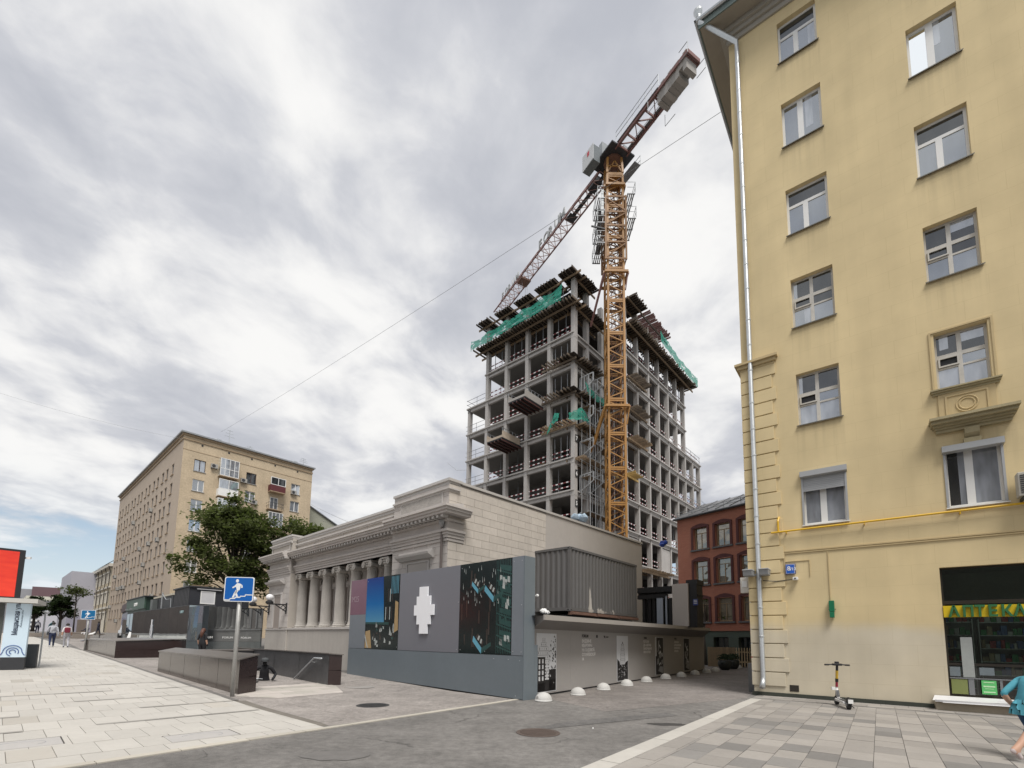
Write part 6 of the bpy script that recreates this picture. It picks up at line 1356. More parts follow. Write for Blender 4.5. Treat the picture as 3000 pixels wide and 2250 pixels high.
# ================================================================== beige apartment block
BE = thing('apartment_block', 'nine-storey beige apartment block with weathered end wall and balconies beyond the trees', 'building', (-46.78, 64.0, 0), 48)
bem = mat('beige_brick_end', (0.50, 0.405, 0.285), 0.9, var=.28, var2=.32, scale=.5, streak=.10, bump=.3, bscale=12); bes = mat('beige_plaster_street', (0.42, 0.345, 0.275), 0.9, var=.1, scale=.3, streak=.06); bet = mat('beige_band', (.36, .27, .18), .9, var=.25, scale=1)
SY = [(4.3 + 2.93 * k + (.35 if k % 2 else 0), 1.35) for k in range(15)]
rows = [25.15 - 2.93 * k for k in range(8)]
endw = [(x, x + 1.45, z, z + 1.7) for z in rows for x in (1.45, 8.33, 15.15)]
b = MB(); wall_holes(b, 0, 18.5, 0, 30.2, endw, 0, .2, 0); b.build('end_wall', bem, BE)
sw = [(y, y + w, z, z + 1.7) for z in rows for y, w in SY]
b = MB(); wall_holes(b, 0, 48, 0, 30.2, sw, 0, .26, 0); me = b.mesh('street_wall', bes)
for v_ in me.vertices: v_.co = Vector((v_.co.y, v_.co.x, v_.co.z))
link('street_wall', me, BE)
b = MB(); b.box(.3, 18.5, 47.9, 48, 0, 30.2); b.box(18.4, 18.5, 0.01, 47.9, 0, 30.2); b.poly([(0, 0, 30.2), (18.5, 0, 30.2), (18.5, 48, 30.2), (0, 48, 30.2)]); b.build('rear_wall', bes, BE)
b = MB(); b.box(-.12, 18.55, -.12, -.003, 29.35, 29.55); b.box(-.12, -.003, 0, 48, 29.35, 29.55); b.box(-.2, 18.6, -.2, -.003, 29.95, 30.2); b.box(-.2, -.003, 0, 48, 29.95, 30.2); b.box(-.03, 18.5, -.03, -.003, 27.9, 27.98); b.build('cornice', bet, BE)
b = MB(); b.box(-.45, 18.8, -.45, 48.3, 30.21, 30.42); b.build('roof_edge', mat('zinc_roof_edge', (.32, .33, .34), .4, .5), BE)
gfar = glass('far_glass', (.05, .055, .06), .30); gfar2 = glass('far_glass_light', (.24, .26, .29), .3)
def wmesh(w, h, fm):
    f_ = frame_mesh(MB(), 0, w, 0, h, .12, [(w * .5, 0, h, .12)], (), .08, .05).mesh('window', fm); p1 = pane(MB(), .06, w - .06, .06, h - .06, .15).mesh('pane', gfar); p2 = pane(MB(), .06, w - .06, .06, h - .06, .15).mesh('pane', gfar2); return f_, p1, p2
fe = wmesh(1.45, 1.7, A['upvc']); fd = wmesh(1.45, 1.7, mat('dark_timber_frame', (.06, .04, .035), .6)); fs = wmesh(1.35, 1.7, mat('brownish_frame', (.13, .105, .09), .6))
rr = random.Random(8)
for i, (a, c, d, e_) in enumerate(endw):
    f_ = fd if i in (0, 1) else fe; o = link('window', f_[0], BE, (a, 0, d)); link('pane', f_[1 + (rr.random() < .6)], o)
    b = MB(); b.box(-.08, c - a + .08, -.1, .1, -.06, -.004); b.build('sill', A['steel'], o)
for a, c, d, e_ in sw:
    o = link('window', fs[0], BE, (0, c, d), (0, 0, R(-90))); link('pane', fs[1 + (rr.random() < .5)], o)
sl_ = MB().box(-.12, .05, 0, 1.5, -.06, 0).mesh('sill', bet)
for a, c, d, e_ in sw: link('sill', sl_, BE, (0, a - .07, d))
for x in (2.27, 5.74, 8.94, 12.42, 16.0): b = MB(); b.box(x - .12, x + .12, -.012, -.003, 28.9, 29.2); b.build('attic_vent', A['black'], BE)
def balcony(x0, x1, z0, z1, kind):
    b = MB(); b.box(x0, x1, -1.0, -.003, z0 - .12, z0); b.build('balcony_slab', bet, BE)
    if kind == 'glazed':
        b = MB(); frame_mesh(b, x0, x1, z0, z1, -1.0, [(x0 + (x1 - x0) * f, z0, z1, .07) for f in (.25, .5, .75)], [(z0 + 1.05, x0, x1, .08)], .08, .06)
        for x in (x0, x1 - .06): b.box(x, x + .06, -.94, -.003, z0, z0 + .05); b.box(x, x + .06, -.94, -.003, z1 - .06, z1)
        o = b.build('balcony_frame', A['upvc'], BE); b = MB(); pane(b, x0 + .05, x1 - .05, z0 + .05, z1 - .05, -.97); b.poly([(x0 + .02, -.95, z0), (x0 + .02, 0, z0), (x0 + .02, 0, z1), (x0 + .02, -.95, z1)]); b.build('pane', gfar2, o)
    elif kind == 'white':
        b = MB(); b.box(x0, x1, -1.0, -.9, z0, z0 + 1.05); b.box(x0, x0 + .06, -.9, -.003, z0, z0 + 1.05); b.box(x1 - .06, x1, -.9, -.003, z0, z0 + 1.05); b.build('balcony_parapet', A['white'], BE)
        b = MB(); frame_mesh(b, x0, x1, z0 + 1.06, z1, -1.0, [((x0 + x1) / 2, z0 + 1.1, z1, .08)], (), .08, .06); o = b.build('balcony_frame', A['upvc'], BE); b = MB(); pane(b, x0 + .05, x1 - .05, z0 + 1.1, z1 - .05, -.97); b.build('pane', gfar2, o)
    elif kind == 'red':
        b = MB(); b.box(x0, x1, -1.0, -.92, z0, z0 + 1.0); b.box(x0, x0 + .06, -.92, -.003, z0, z0 + 1.0); b.box(x1 - .06, x1, -.92, -.003, z0, z0 + 1.0); b.build('balcony_parapet', mat('maroon_sheet', (.10, .018, .022), .6), BE)
        b = MB(); frame_mesh(b, x0, x1, z0 + 1.01, z1, -1.0, [((x0 + x1) / 2, z0 + 1.1, z1, .08)], (), .09, .06); o = b.build('balcony_frame', A['upvc'], BE); b = MB(); pane(b, x0 + .05, x1 - .05, z0 + 1.1, z1 - .05, -.97); b.build('pane', gfar, o)
    else:
        b = MB()
        for h in (.5, 1.0): b.tube([(x0, -.0, z0 + h), (x0, -.97, z0 + h), (x1, -.97, z0 + h), (x1, 0, z0 + h)], .03, 5)
        for k in range(12): x = x0 + k * (x1 - x0) / 11; b.tube([(x, -.97, z0), (x, -.97, z0 + 1)], .02, 4)
        b.build('balcony_railing', A['dark'], BE)
balcony(4.5, 7.0, 25.15, 27.75, 'glazed'); balcony(4.5, 7.1, 22.1, 24.6, 'white'); balcony(11.6, 13.9, 24.6, 26.85, 'red'); balcony(11.5, 13.8, 21.7, 23, 'open'); balcony(4.5, 7, 19.2, 21.7, 'glazed'); balcony(11.6, 13.8, 18.8, 21.2, 'glazed')
for z in (25.2, 22.2, 19.3): b = MB(); frame_mesh(b, 12.0, 13.2, z - .4, z + 1.6, -.02, [(12.6, z - .4, z + 1.6, .1)], (), .09, .05); o = b.build('balcony_door', A['upvc'], BE); b = MB(); pane(b, 12.05, 13.15, z - .35, z + 1.55, -.005); b.build('pane', gfar2, o)
acm = MB(); acm.box(0, .85, -.4, -.05, 0, .62); acm = acm.mesh('case', mat('ac_white', (.34, .33, .31), .6)); fan = MB().lathe([(.24, 0), (.24, .01)], 14).mesh('fan', A['dark'])
def aircon(par, x, y, z, label, group, street=False):
    t_ = thing('air_conditioner', label, 'air conditioner', (-46.78, 64.0, 0), 48, group=group); rz = R(-90) if street else 0
    o = link('case', acm, t_, (x, y, z), (0, 0, rz)); link('fan', fan, o, (.32, -.41, .31), (R(90), 0, 0)); b = MB(); b.box(.05, .1, -.4, -.003, -.08, -.003); b.box(.75, .8, -.4, -.003, -.08, -.003); b.build('bracket', A['dark'], o)
for x, z, lb in ((3.5, 26.1, 'air conditioner left of the tall glazed balcony on the beige end wall'), (7.55, 25.0, 'air conditioner beside the top middle window of the beige end wall'), (15.1, 25.0, 'air conditioner under the top right window of the beige end wall'), (9.2, 22.0, 'air conditioner one floor lower, under the middle window of the beige end wall')): aircon(BE, x, 0, z, lb, None)
for i in range(24): k = rr.randrange(15); r_ = rr.randrange(8); aircon(BE, 0, SY[k][0] + 1.0 - (.6 if i % 2 else -1.3), rows[r_] - .75 + rr.uniform(-.1, .3), 'small air conditioner hung on the street side of the beige block', 'air conditioners on the street side of the beige block', True)
for x, y, nm in ((4.5, 2, 'left roof vent drum of the beige block beside a tall aerial'), (16.0, 2, 'right roof vent drum of the beige block')):
    v_ = thing('roof_vent', nm, 'roof vent', (-46.78, 64.0, 0), 48); b = MB(); b.lathe([(.6, 30.4), (.6, 31.0), (.75, 31.05), (.75, 31.25)], 14, (x, y, 0)); b.build('drum', A['steel'], v_)
for x, h, nm in ((5.9, 2.6, 'tall roof aerial near the left vent of the beige block'), (8.9, 1.0, 'small roof dish in the middle of the beige block roof'), (17.3, 1.6, 'thin aerial at the right corner of the beige block roof')):
    v_ = thing('aerial', nm, 'aerial', (-46.78, 64.0, 0), 48); b = MB(); b.tube([(x, 1, 30.4), (x, 1, 30.4 + h)], .05, 5)
    for k in range(3): b.tube([(x - .7 + .15 * k, 1, 30.4 + h * (.6 + .18 * k)), (x + .7 - .15 * k, 1, 30.4 + h * (.6 + .18 * k))], .03, 4)
    b.build('mast', A['steel'], v_)
gb_ = thing('gabled_house', 'low pale green gabled wall showing behind the beige block', 'building', (-35.4, 80.0, 0), 48)
b = MB(); b.prism([(-3, 0), (14, 0), (14, 17.5), (-.2, 24.3), (-3, 24.3)], 0, 12, 'y'); b.build('wall', mat('pale_green_render', (.33, .335, .27), .9, var=.05), gb_); b = MB(); b.prism([(-3.1, 24.32), (-.2, 24.32), (14.2, 17.55), (14.2, 17.7), (-.2, 24.5), (-3.1, 24.5)], -.25, 12, 'y'); b.build('roof', A['grey'], gb_)

# ================================================================== cream building and lilac firewall further along the street
CB = thing('cream_building', 'cream old building with white cornices and dark downpipes past the beige block', 'building', (-46.78, 64.0, 0), 48)
crm = mat('cream_render', (.50, .43, .31), .9, var=.06, scale=.4); crw = mat('cream_trim', (.56, .53, .47), .85, var=.05)
cw = [(48.9 + k * 2.5 + .4, 48.9 + k * 2.5 + 1.6, z, z + 1.9) for z in (4.0, 8.2, 12.4) for k in range(8)]
b = MB(); wall_holes(b, 48.05, 68.6, 0, 16.2, cw, 0, .25, 0); me = b.mesh('wall', crm)
for v_ in me.vertices: v_.co = Vector((v_.co.y + .05, v_.co.x, v_.co.z))
link('wall', me, CB)
for a, c, d, e_ in cw:
    b = MB(); b.poly([(.25, a, d), (.25, c, d), (.25, c, e_), (.25, a, e_)]); o = b.build('window', gfar, CB); b = MB(); b.box(-.12, .04, a - .2, a, d - .1, e_ + .15); b.box(-.12, .04, c, c + .2, d - .1, e_ + .15); b.box(-.22, .04, a - .25, c + .25, e_ + .15, e_ + .45); b.build('window_surround', crw, o)
b = MB(); b.box(-.25, .04, 48.05, 68.6, 6.9, 7.3); b.box(-.25, .04, 48.05, 68.6, 11.2, 11.5); b.box(-.6, .04, 48.05, 68.6, 15.6, 16.2); b.build('cornice', crw, CB)
b = MB(); b.poly([(-.7, 48, 16.25), (-.7, 68.6, 16.25), (2.5, 68.6, 19), (2.5, 48, 19)]); b.box(.06, 12, 48.05, 68.5, 0, 16.2); b.build('roof', A['dark'], CB)
for y in (48.7, 53.5, 58.5, 63.5): b = MB(); b.tube([(-.5, y, 15.6), (-.25, y + .3, 14.8), (-.25, y + .3, 11.6), (-.45, y + .2, 11.3), (-.25, y + .2, 10.9), (-.25, y + .2, 2)], .09, 6); b.build('downpipe', mat('dark_pipe', (.07, .06, .055), .6), CB)
b = MB(); b.box(-.9, 0, 50, 52.5, 1.2, 4.5); b.build('porch', crw, CB)
LW = thing('lilac_firewall', 'blank pale lilac end wall closing the row beyond the cream building', 'building', (-46.78, 64.0, 0), 48)
b = MB(); b.box(-4.4, 4, 68.7, 90, 0, 15.9); b.build('wall', mat('lilac_render', (.39, .385, .43), .9, var=.04, scale=.2, streak=.05), LW); b = MB(); b.box(-4.45, 4.0, 68.62, 68.69, 0, 5.6); b.build('lower_band', mat('lilac_band', (.31, .30, .37), .9, var=.04), LW); b = MB(); b.box(-.6, 4, 68.75, 90, 15.9, 16.3); b.box(-4.5, 4, 68.6, 90, 1.2, 1.7); b.build('coping', crw, LW)
# far blocks at the end of the street
FW = thing('panel_block', 'distant white panel block with rows of loggias at the end of the promenade', 'building', (-201.3, 200.0, 0), 48)
b = MB(); b.box(0, 10.5, 0, 20, 0, 15.5); b.build('wall', mat('far_lilac_white', (.50, .49, .53), .9), FW)
for k in range(7): z = 3 + k * 1.75; b = MB(); b.box(-3.5, -.003, .0, 6, z, z + .8); b.build('loggia', A['white'], FW); b = MB(); b.box(10.503, 12.0, .0, 6, z, z + .8); b.build('loggia', A['white'], FW)
b = MB(); b.box(-3.3, -.1, .3, 6, 0, 15); b.box(10.6, 11.9, .3, 6, 0, 15); b.build('loggia_shade', mat('far_shade', (.2, .2, .22), .9), FW); b = MB(); b.box(-4, 6, -.3, 20, 15.6, 17.2); b.build('attic', mat('far_cream', (.6, .58, .5), .9), FW)
FB = thing('brown_block', 'long distant brown-red office block on the skyline at the far left', 'building', (-268.5, 262.0, 0), 35)
fbm = mat('far_maroon', (.14, .085, .095), .9, var=.08, scale=.1); b = MB(); b.box(0, 44, 0, 20, 0, 27.5); b.box(14, 17, 2, 6, 27.5, 28.8); b.build('wall', fbm, FB); b = MB(); b.box(-7, -.01, 1, 20, 0, 26.0); b.build('grey_wing', mat('far_grey', (.27, .27, .29), .9), FB)
for r_ in range(2):
    for k in range(5): b = MB(); b.box(17 + k * 4.6, 20.2 + k * 4.6, -.12, -.01, 24.4 - r_ * 3.2, 25.8 - r_ * 3.2); b.build('window', mat('far_window', (.28, .26, .29), .4), FB)
SK = thing('grey_office', 'distant grey block peeping over the bus shelter roof', 'building', (-290, 262, 0), 48); b = MB(); b.box(0, 14, 0, 15, 0, 24); b.build('wall', mat('far_grey', (.27, .27, .29), .9), SK)

# ================================================================== mirror hoarding and black sheds
MH = thing('mirror_hoarding', 'polished mirror-faced hoarding reflecting the street, left of the pavilion', 'hoarding', (0, 0, 0), 0)
mir = glass('mirror_panel', (.05, .055, .06), .55, .02, .03, (.62, .66, .68)); mir2 = glass('mirror_panel_lower', (.075, .085, .09), .32, .06, .03, (.6, .66, .68))
Pa, Pb, Pc = Vector((-15.39, 29.2, 0)), Vector((-18.11, 26.4, 0)), Vector((-29.27, 36.4, 0))
def mpanels(P, Q, n, m, z0, z1, name):
    d = (Q - P) / n
    for k in range(n):
        p, q = P + d * (k + .004), P + d * (k + .996); g0, g1 = gz(p.x, p.y), gz(q.x, q.y); b = MB(); b.poly([(p.x, p.y, max(z0, 0) + (g0 if z0 < .5 else 0)), (q.x, q.y, max(z0, 0) + (g1 if z0 < .5 else 0)), (q.x, q.y, z1), (p.x, p.y, z1)]); b.build(name, m, MH)
mpanels(Pa, Pb, 3, mir, 1.35, 3.36, 'mirror_panel'); mpanels(Pa, Pb, 3, mir2, .05, 1.34, 'lower_panel'); mpanels(Pb, Pc, 7, mir, .55, 3.34, 'mirror_panel'); mpanels(Pb, Pc, 7, hp2, .05, .54, 'lower_panel')
b = MB()
for P, Q in ((Pa, Pb), (Pb, Pc)): n_ = Vector(((Q - P).y, -(Q - P).x, 0)).normalized(); o_ = -n_ if n_.dot(Vector((0, -1, 0))) > 0 else n_; b.beam(P + o_ * .06 + Vector((0, 0, 1.9)), Q + o_ * .06 + Vector((0, 0, 1.9)), .1, 2.98)
b.build('backing', A['dark'], MH)
for f_ in (.28, .55, .8):
    p = Pb.lerp(Pa, f_); d = Pa - Pb; text('letters', 'FORUM', .17, A['white'], MH, (p.x - d.x * .03 + .02, p.y - d.y * .03 - .02, 1.52), (R(90), 0, math.atan2(d.y, d.x)), .006, 'CENTER')
p = Pb.lerp(Pc, .10); text('letters', 'FORUM', .22, mat('pale_teal', (.35, .5, .52), .5), MH, (p.x + .02, p.y - .03, 2.95), (R(90), 0, R(-42)), .006, 'CENTER')
b = MB(); p = Pb.lerp(Pc, .56)
for dx, z0, z1 in ((.16, 1.0, 2.7), (.26, 1.45, 2.35), (.34, 1.7, 2.1)): d = (Pc - Pb).normalized(); n_ = Vector((-.02, -.03, 0)); b.poly([tuple(p + d * dx + n_ + Vector((0, 0, z0))), tuple(p - d * dx + n_ + Vector((0, 0, z0))), tuple(p - d * dx + n_ + Vector((0, 0, z1))), tuple(p + d * dx + n_ + Vector((0, 0, z1)))])
b.build('emblem', mat('emblem_white', (.88, .89, .93), .4), MH)
blk = mat('black_corrugated', (.028, .03, .038), .55, var=.1); shm = mat('black_shed_side', (.05, .05, .055), .45, .2, var=.1)
S1 = thing('black_cabin', 'black corrugated site cabin with one white shuttered window above the mirror hoarding', 'cabin', (-19.65, 28.5, 0), 47)
b = MB(); b.box(0.05, 3.4, .05, 3.8, .4, 4.62); b.build('body', blk, S1)
b = MB(); corr(b, 3.75, .5, 4.6, lambda a, d, z: (.04 - d, .05 + a, z), .34); b.build('corrugated_side', shm, S1)
b = MB(); frame_mesh(b, .62, 1.42, 3.62, 4.42, 0.02, (), (), .06, .028); w_ = b.build('window', A['white'], S1); b = MB(); b.box(.66, 1.38, .03, .045, 3.66, 4.38); b.build('shutter', mat('shutter_pale', (.6, .6, .62), .6), w_)
b = MB(); b.box(.4, 1.75, -.04, .045, 4.5, 4.56); b.box(.58, 1.46, -.03, .045, 3.48, 3.54); b.build('trim', mat('grey_strip', (.4, .4, .42), .5), S1)
b = MB(); b.box(-.05, 3.45, -.05, 3.9, 4.62, 4.70); b.build('roof', A['dark'], S1); b = MB(); b.box(.2, 1.0, .2, .5, 4.705, 4.78); b.box(.9, 1.3, .3, .45, 4.79, 4.86); b.build('roof_timber', A['wood'], S1)
S2 = thing('grey_cabin', 'dark grey cabin with a pale parapet edge between the black cabin and the green shop', 'cabin', (-23.1, 32.0, 0), 137)
b = MB(); b.box(0, 5.9, -3, 0, .5, 4.4); b.build('body', A['dark'], S2); b = MB(); b.box(-.1, 6.0, -3.1, .06, 4.4, 4.52); b.build('parapet', mat('cream_edge', (.5, .46, .38), .8), S2)
b = MB(); b.box(4.8, 5.6, .003, .3, 2.9, 4.3); b.build('duct', mat('duct_grey', (.10, .11, .11), .5), S2)
ps = thing('utility_pole', 'thin grey pole with a sagging cable in front of the dark grey cabin', 'pole', (-24.3, 32.6, .6)); b = MB(); b.tube([(0, 0, 0), (0, 0, 4.0)], .05, 8); b.build('pole', A['steel'], ps); b = MB(); b.tube([(0, 0, 3.9), (.5, -.3, 3.5), (.9, -.4, 3.55), (1.0, -.5, 2.8), (.6, -.4, 2.2)], .025, 5); b.build('cable', A['steel'], ps)
S3 = thing('green_shop', 'dark green kiosk shop with small white lettering along the promenade side', 'shop', (-31.15, 40.0, 0), 137)
gsh = mat('shop_green', (.022, .045, .035), .5, var=.08); b = MB(); b.box(0, 8.6, -3.0, 0, .6, 4.9); b.build('body', gsh, S3)
b = MB(); b.box(-.05, 8.6, .003, .12, 3.9, 4.88); b.build('fascia', mat('shop_fascia', (.045, .085, .062), .45), S3); text('letters', 'КОФЕЙНЯ'[:0] or 'ROMAN', .42, A['white'], S3, (4.6, .13, 4.22), (R(90), 0, R(180)), .02, bold=.01)
for k in range(5): b = MB(); b.box(.5 + k * 1.6, 1.9 + k * 1.6, .003, .03, 1.1, 3.6); b.build('glazing', gs, S3)
b = MB(); b.box(-.2, 8.7, -3.1, .2, 4.9, 4.98); b.build('roof', A['dark'], S3)
for x in (2.5, 4.6): b = MB(); b.beam((x, .12, 3.85), (x, .6, 3.95), .04); b.box(x - .12, x + .12, .55, .7, 3.85, 3.95); b.build('sign_lamp', A['grey'], S3)
S4 = thing('brown_shop', 'dark brown kiosk shop with black glazing past the green shop', 'shop', (-37.4, 46.3, 0), 132.5)
b = MB(); b.box(0.05, 13.2, -3, 0, .8, 5.0); b.build('body', A['dark'], S4); b = MB(); b.box(0.05, 13.2, .003, .12, 4.2, 5.05); b.build('fascia', mat('shop_brown', (.06, .03, .032), .5), S4)
for k in range(7): b = MB(); b.box(.4 + k * 1.85, 2.0 + k * 1.85, .003, .04, 1.1, 4.0); b.build('glazing', gs, S4)

# ================================================================== subway stairs
GR = mat('polished_granite', (.085, .068, .058), .18, var=.15, scale=2.5, spec=.6); GRD = mat('dark_red_granite', (.035, .022, .021), .16, var=.2, scale=3, spec=.6); GRI = mat('stained_granite', (.075, .075, .078), .35, var=.5, scale=.9, streak=.25); cap = mat('granite_coping', (.15, .135, .125), .3, var=.1, scale=2)
def wallblock(name, label, P, Q, th_vec, zt, m_side, m_end, cat='stair wall', group=None, nj=5, cape=.12):
    """granite-clad wall of a stair opening: cladding panels, sloping coping"""
    t_ = thing(name, label, cat, (0, 0, 0), group=group); P, Q = Vector((*P, 0)), Vector((*Q, 0)); T = Vector((*th_vec, 0))
    zb = lambda p: gz(p.x, p.y) - .05
    b = MB(); f = lambda p, z: (p.x, p.y, z); c = [P, Q, Q + T, P + T]; base = [f(p, zb(p)) for p in c]; top = [f(c[0], zt), f(c[1], zt), f(c[2], zt + cape * .7), f(c[3], zt + cape * .7)]
    for k in (1, 2): b.poly([base[k], base[(k + 1) % 4], top[(k + 1) % 4], top[k]])
    b.build('rear_face', m_side, t_)
    for k in range(nj):
        p, q = P.lerp(Q, k / nj + .0012), P.lerp(Q, (k + 1) / nj - .0012); b = MB(); b.poly([f(p, zb(p)), f(q, zb(q)), f(q, zt), f(p, zt)]); b.build('cladding_panel', m_side, t_)
    for z0, z1 in ((0, .5), (.505, 1)):
        b = MB(); za, zc = zb(P) * (1 - z0) + zt * z0, zb(P) * (1 - z1) + zt * z1; zc2 = zb(P) * (1 - z1) + (zt + cape * .7) * z1; b.poly([f(P, za), f(P + T, za), f(P + T, zc2), f(P, zc)]); b.build('end_panel', m_end, t_)
    d = (Q - P).normalized(); o = T.normalized() * .04; e_ = d * .04; b = MB(); lo = [f(P - o - e_, zt), f(Q - o + e_, zt), f(Q + T + o + e_, zt + cape), f(P + T + o - e_, zt + cape)]; hi = [(x, y, z + .035) for x, y, z in lo]
    b.poly(lo); b.poly(hi)
    for k in range(4): b.poly([lo[k], lo[(k + 1) % 4], hi[(k + 1) % 4], hi[k]])
    b.build('coping', cap, t_); return t_
wallblock('stair_wall', 'near polished brown granite wall of the subway stairs beside the road sign', (-7.57, 13.3), (-14.0, 18.9), (.12, .70), 1.01, GR, GRD)
wallblock('stair_wall', 'far granite wall of the subway stairs carrying the steel handrail', (-6.14, 16.07), (-13.0, 22.4), (.36, .20), 1.12, GRI, GRD, nj=4, cape=-.04)
wallblock('stair_wall', 'low granite end wall closing the subway stairs', (-12.9, 19.0), (-11.3, 20.8), (-.4, .35), 1.05, GRI, GR, nj=2, cape=.02)
wallblock('stair_wall', 'dark granite stair enclosure farther along the promenade, behind the second road sign', (-20.75, 24.88), (-27.91, 31.02), (2.0, 2.1), 1.30, GR, GRD, nj=4, cape=.14)
ST = thing('subway_stairs', None, None, kind='structure')
def loc_st(a, c): q = STA + SU * a + SV * c; return q
for k in range(16):
    p = loc_st(k * .36, 0); z = gz(STA.x, STA.y) - .15 * k; b = MB(); q = [loc_st(k * .36, 0), loc_st((k + 1) * .36, 0), loc_st((k + 1) * .36, PW), loc_st(k * .36, PW)]
    if k: b.poly([(v.x, v.y, z) for v in q]); b.poly([(q[0].x, q[0].y, z), (q[3].x, q[3].y, z), (q[3].x, q[3].y, z + .15), (q[0].x, q[0].y, z + .15)]); b.build('step', grang, ST)
b = MB(); zt_ = .25
for P, Q in ((loc_st(0, 0), loc_st(PL, 0)), (loc_st(0, PW), loc_st(PL, PW)), (loc_st(PL, 0), loc_st(PL, PW))): b.poly([(P.x, P.y, -3), (Q.x, Q.y, -3), (Q.x, Q.y, gz(Q.x, Q.y)), (P.x, P.y, gz(P.x, P.y))])
b.build('pit_wall', GRI, ST); b = MB(); b.poly([(v.x, v.y, -2.4) for v in (loc_st(5.7, 0), loc_st(PL, 0), loc_st(PL, PW), loc_st(5.7, PW))]); b.build('landing', grang, ST)
HR = thing('handrail', 'steel handrail running down the far stair wall', 'handrail', (0, 0, 0))
h0 = Vector((-6.42, 16.15, .96)); h1 = Vector((-6.85, 16.55, .96)); h2 = h1 + Vector((SU.x, SU.y, -.52)).normalized() * 5.5
b = MB(); b.tube([h0, h1, h2], .028, 8); b.build('rail', A['steel'], HR, smooth=True)
for f_ in (.05, .35, .7): p = h1.lerp(h2, f_); b = MB(); b.tube([p, p + Vector((.12, .14, -.06))], .012, 5); b.build('bracket', A['steel'], HR)

# ================================================================== road signs for the subway
sb = mat('sign_blue', (.012, .115, .42), .35, var=.04); sw_ = mat('sign_white', (.78, .8, .82), .4, var=.02)
def road_sign(label, x, y, w, h, zc, tilt=0, rz=6, lean=0.0, blue=sb, poler=.055):
    t_ = thing('road_sign', label, 'road sign', (x, y, gz(x, y)), rz, group='blue subway signs'); g0 = gz(x, y); zc -= g0
    b = MB(); b.tube([(0, 0.06, 0), (lean, 0.06, zc + h * .4)], poler, 10); b.build('pole', mat('worn_grey_pole', (.40, .40, .39), .5, .4, var=.3, scale=4), t_, smooth=True)
    def rr_(w, h, r): 
        o = []
        for cx_, cz_, a0 in ((w / 2 - r, h / 2 - r, 0), (-w / 2 + r, h / 2 - r, 90), (-w / 2 + r, -h / 2 + r, 180), (w / 2 - r, -h / 2 + r, 270)): o += [(lean + cx_ + r * math.cos(R(a0 + k * 30)), zc + cz_ + r * math.sin(R(a0 + k * 30))) for k in range(4)]
        return o
    b = MB(); b.prism(rr_(w, h, .05), -.03, 0.0, 'y'); b.build('plate', sw_, t_); b = MB(); b.prism(rr_(w * .98, h * .98, .05), .001, .03, 'y'); b.build('back', A['grey'], t_)
    b = MB(); b.prism(rr_(w * .94, h * .94, .045), -.033, -.0305, 'y'); b.build('blue_field', blue, t_)
    X = lambda u: lean + (u - .5) * w; Z_ = lambda v: zc + (v - .5) * h; b = MB()
    def bar(p, q, t): b.beam((X(p[0]), -.035, Z_(p[1])), (X(q[0]), -.035, Z_(q[1])), t * h, .004, up=(0, 1, 0))
    st = [(.03, .07), (.22, .07), (.22, .12), (.39, .12), (.39, .17), (.56, .17), (.56, .22), (.73, .22), (.73, .28), (.97, .28)]
    for p, q in zip(st, st[1:]):
        bar(p, q, .035)
    bar((.02, .06), (.22, .06), .05)
    b.poly([(X(.43) + .058 * h * math.cos(k * .5236), -.0365, Z_(.84) + .072 * h * math.sin(k * .5236)) for k in range(12)])
    b.poly([(X(u), -.0365, Z_(v)) for u, v in ((.42, .745), (.51, .745), (.555, .60), (.525, .46), (.44, .46), (.40, .58))])
    for p, q, t in (((.44, .71), (.36, .60), .07), ((.36, .62), (.28, .55), .055), ((.52, .71), (.595, .64), .06), ((.59, .66), (.60, .56), .055), ((.46, .47), (.39, .34), .085), ((.40, .36), (.455, .20), .075), ((.43, .2), (.50, .2), .04), ((.43, .46), (.36, .30), .075), ((.37, .32), (.31, .15), .07), ((.29, .15), (.36, .14), .04)): bar(p, q, t)
    b.build('pictogram', sw_, t_); return t_
road_sign('nearer blue sign of a man on stairs, by the near stair wall', -7.50, 12.88, .77, .68, 2.955, rz=5)
road_sign('farther small blue sign of a man on stairs, by the second stair wall', -27.4, 30.45, .84, .60, 2.89, rz=8, lean=.05, blue=mat('sign_teal_blue', (.01, .13, .30), .35))

# ================================================================== bus shelter with screen, far left
BS = thing('bus_shelter', 'bus stop shelter with pale blue lit panel at the left edge of the promenade', 'bus shelter', (-18.75, 17.45, .285), 38)
b = MB(); b.box(0, .64, .02, .3, .0, .48); b.build('panel_foot', A['dark'], BS)
lbm = bpy.data.materials.new('lightbox_pale_blue'); lbm.use_nodes = True; bs = lbm.node_tree.nodes['Principled BSDF']; bs.inputs['Base Color'].default_value = (.58, .70, .80, 1); bs.inputs['Roughness'].default_value = .3; bs.inputs['Emission Color'].default_value = (.6, .75, .85, 1); bs.inputs['Emission Strength'].default_value = .05
b = MB(); b.box(0, .64, .02, .3, .48, 2.48); b.build('light_panel', lbm, BS)
text('letters', 'Мещанская улица', .20, mat('dark_blue_lettering', (.02, .03, .07), .5), BS, (.36, .012, 1.30), (R(90), R(-90), 0), .006, sx=.8, bold=.004); text('letters', 'Meshchanskaya ulitsa', .075, mat('grey_lettering', (.2, .24, .28), .5), BS, (.46, .012, 1.6), (R(90), R(-90), 0), .006)
nv = mat('wave_blue', (.07, .13, .33), .5)
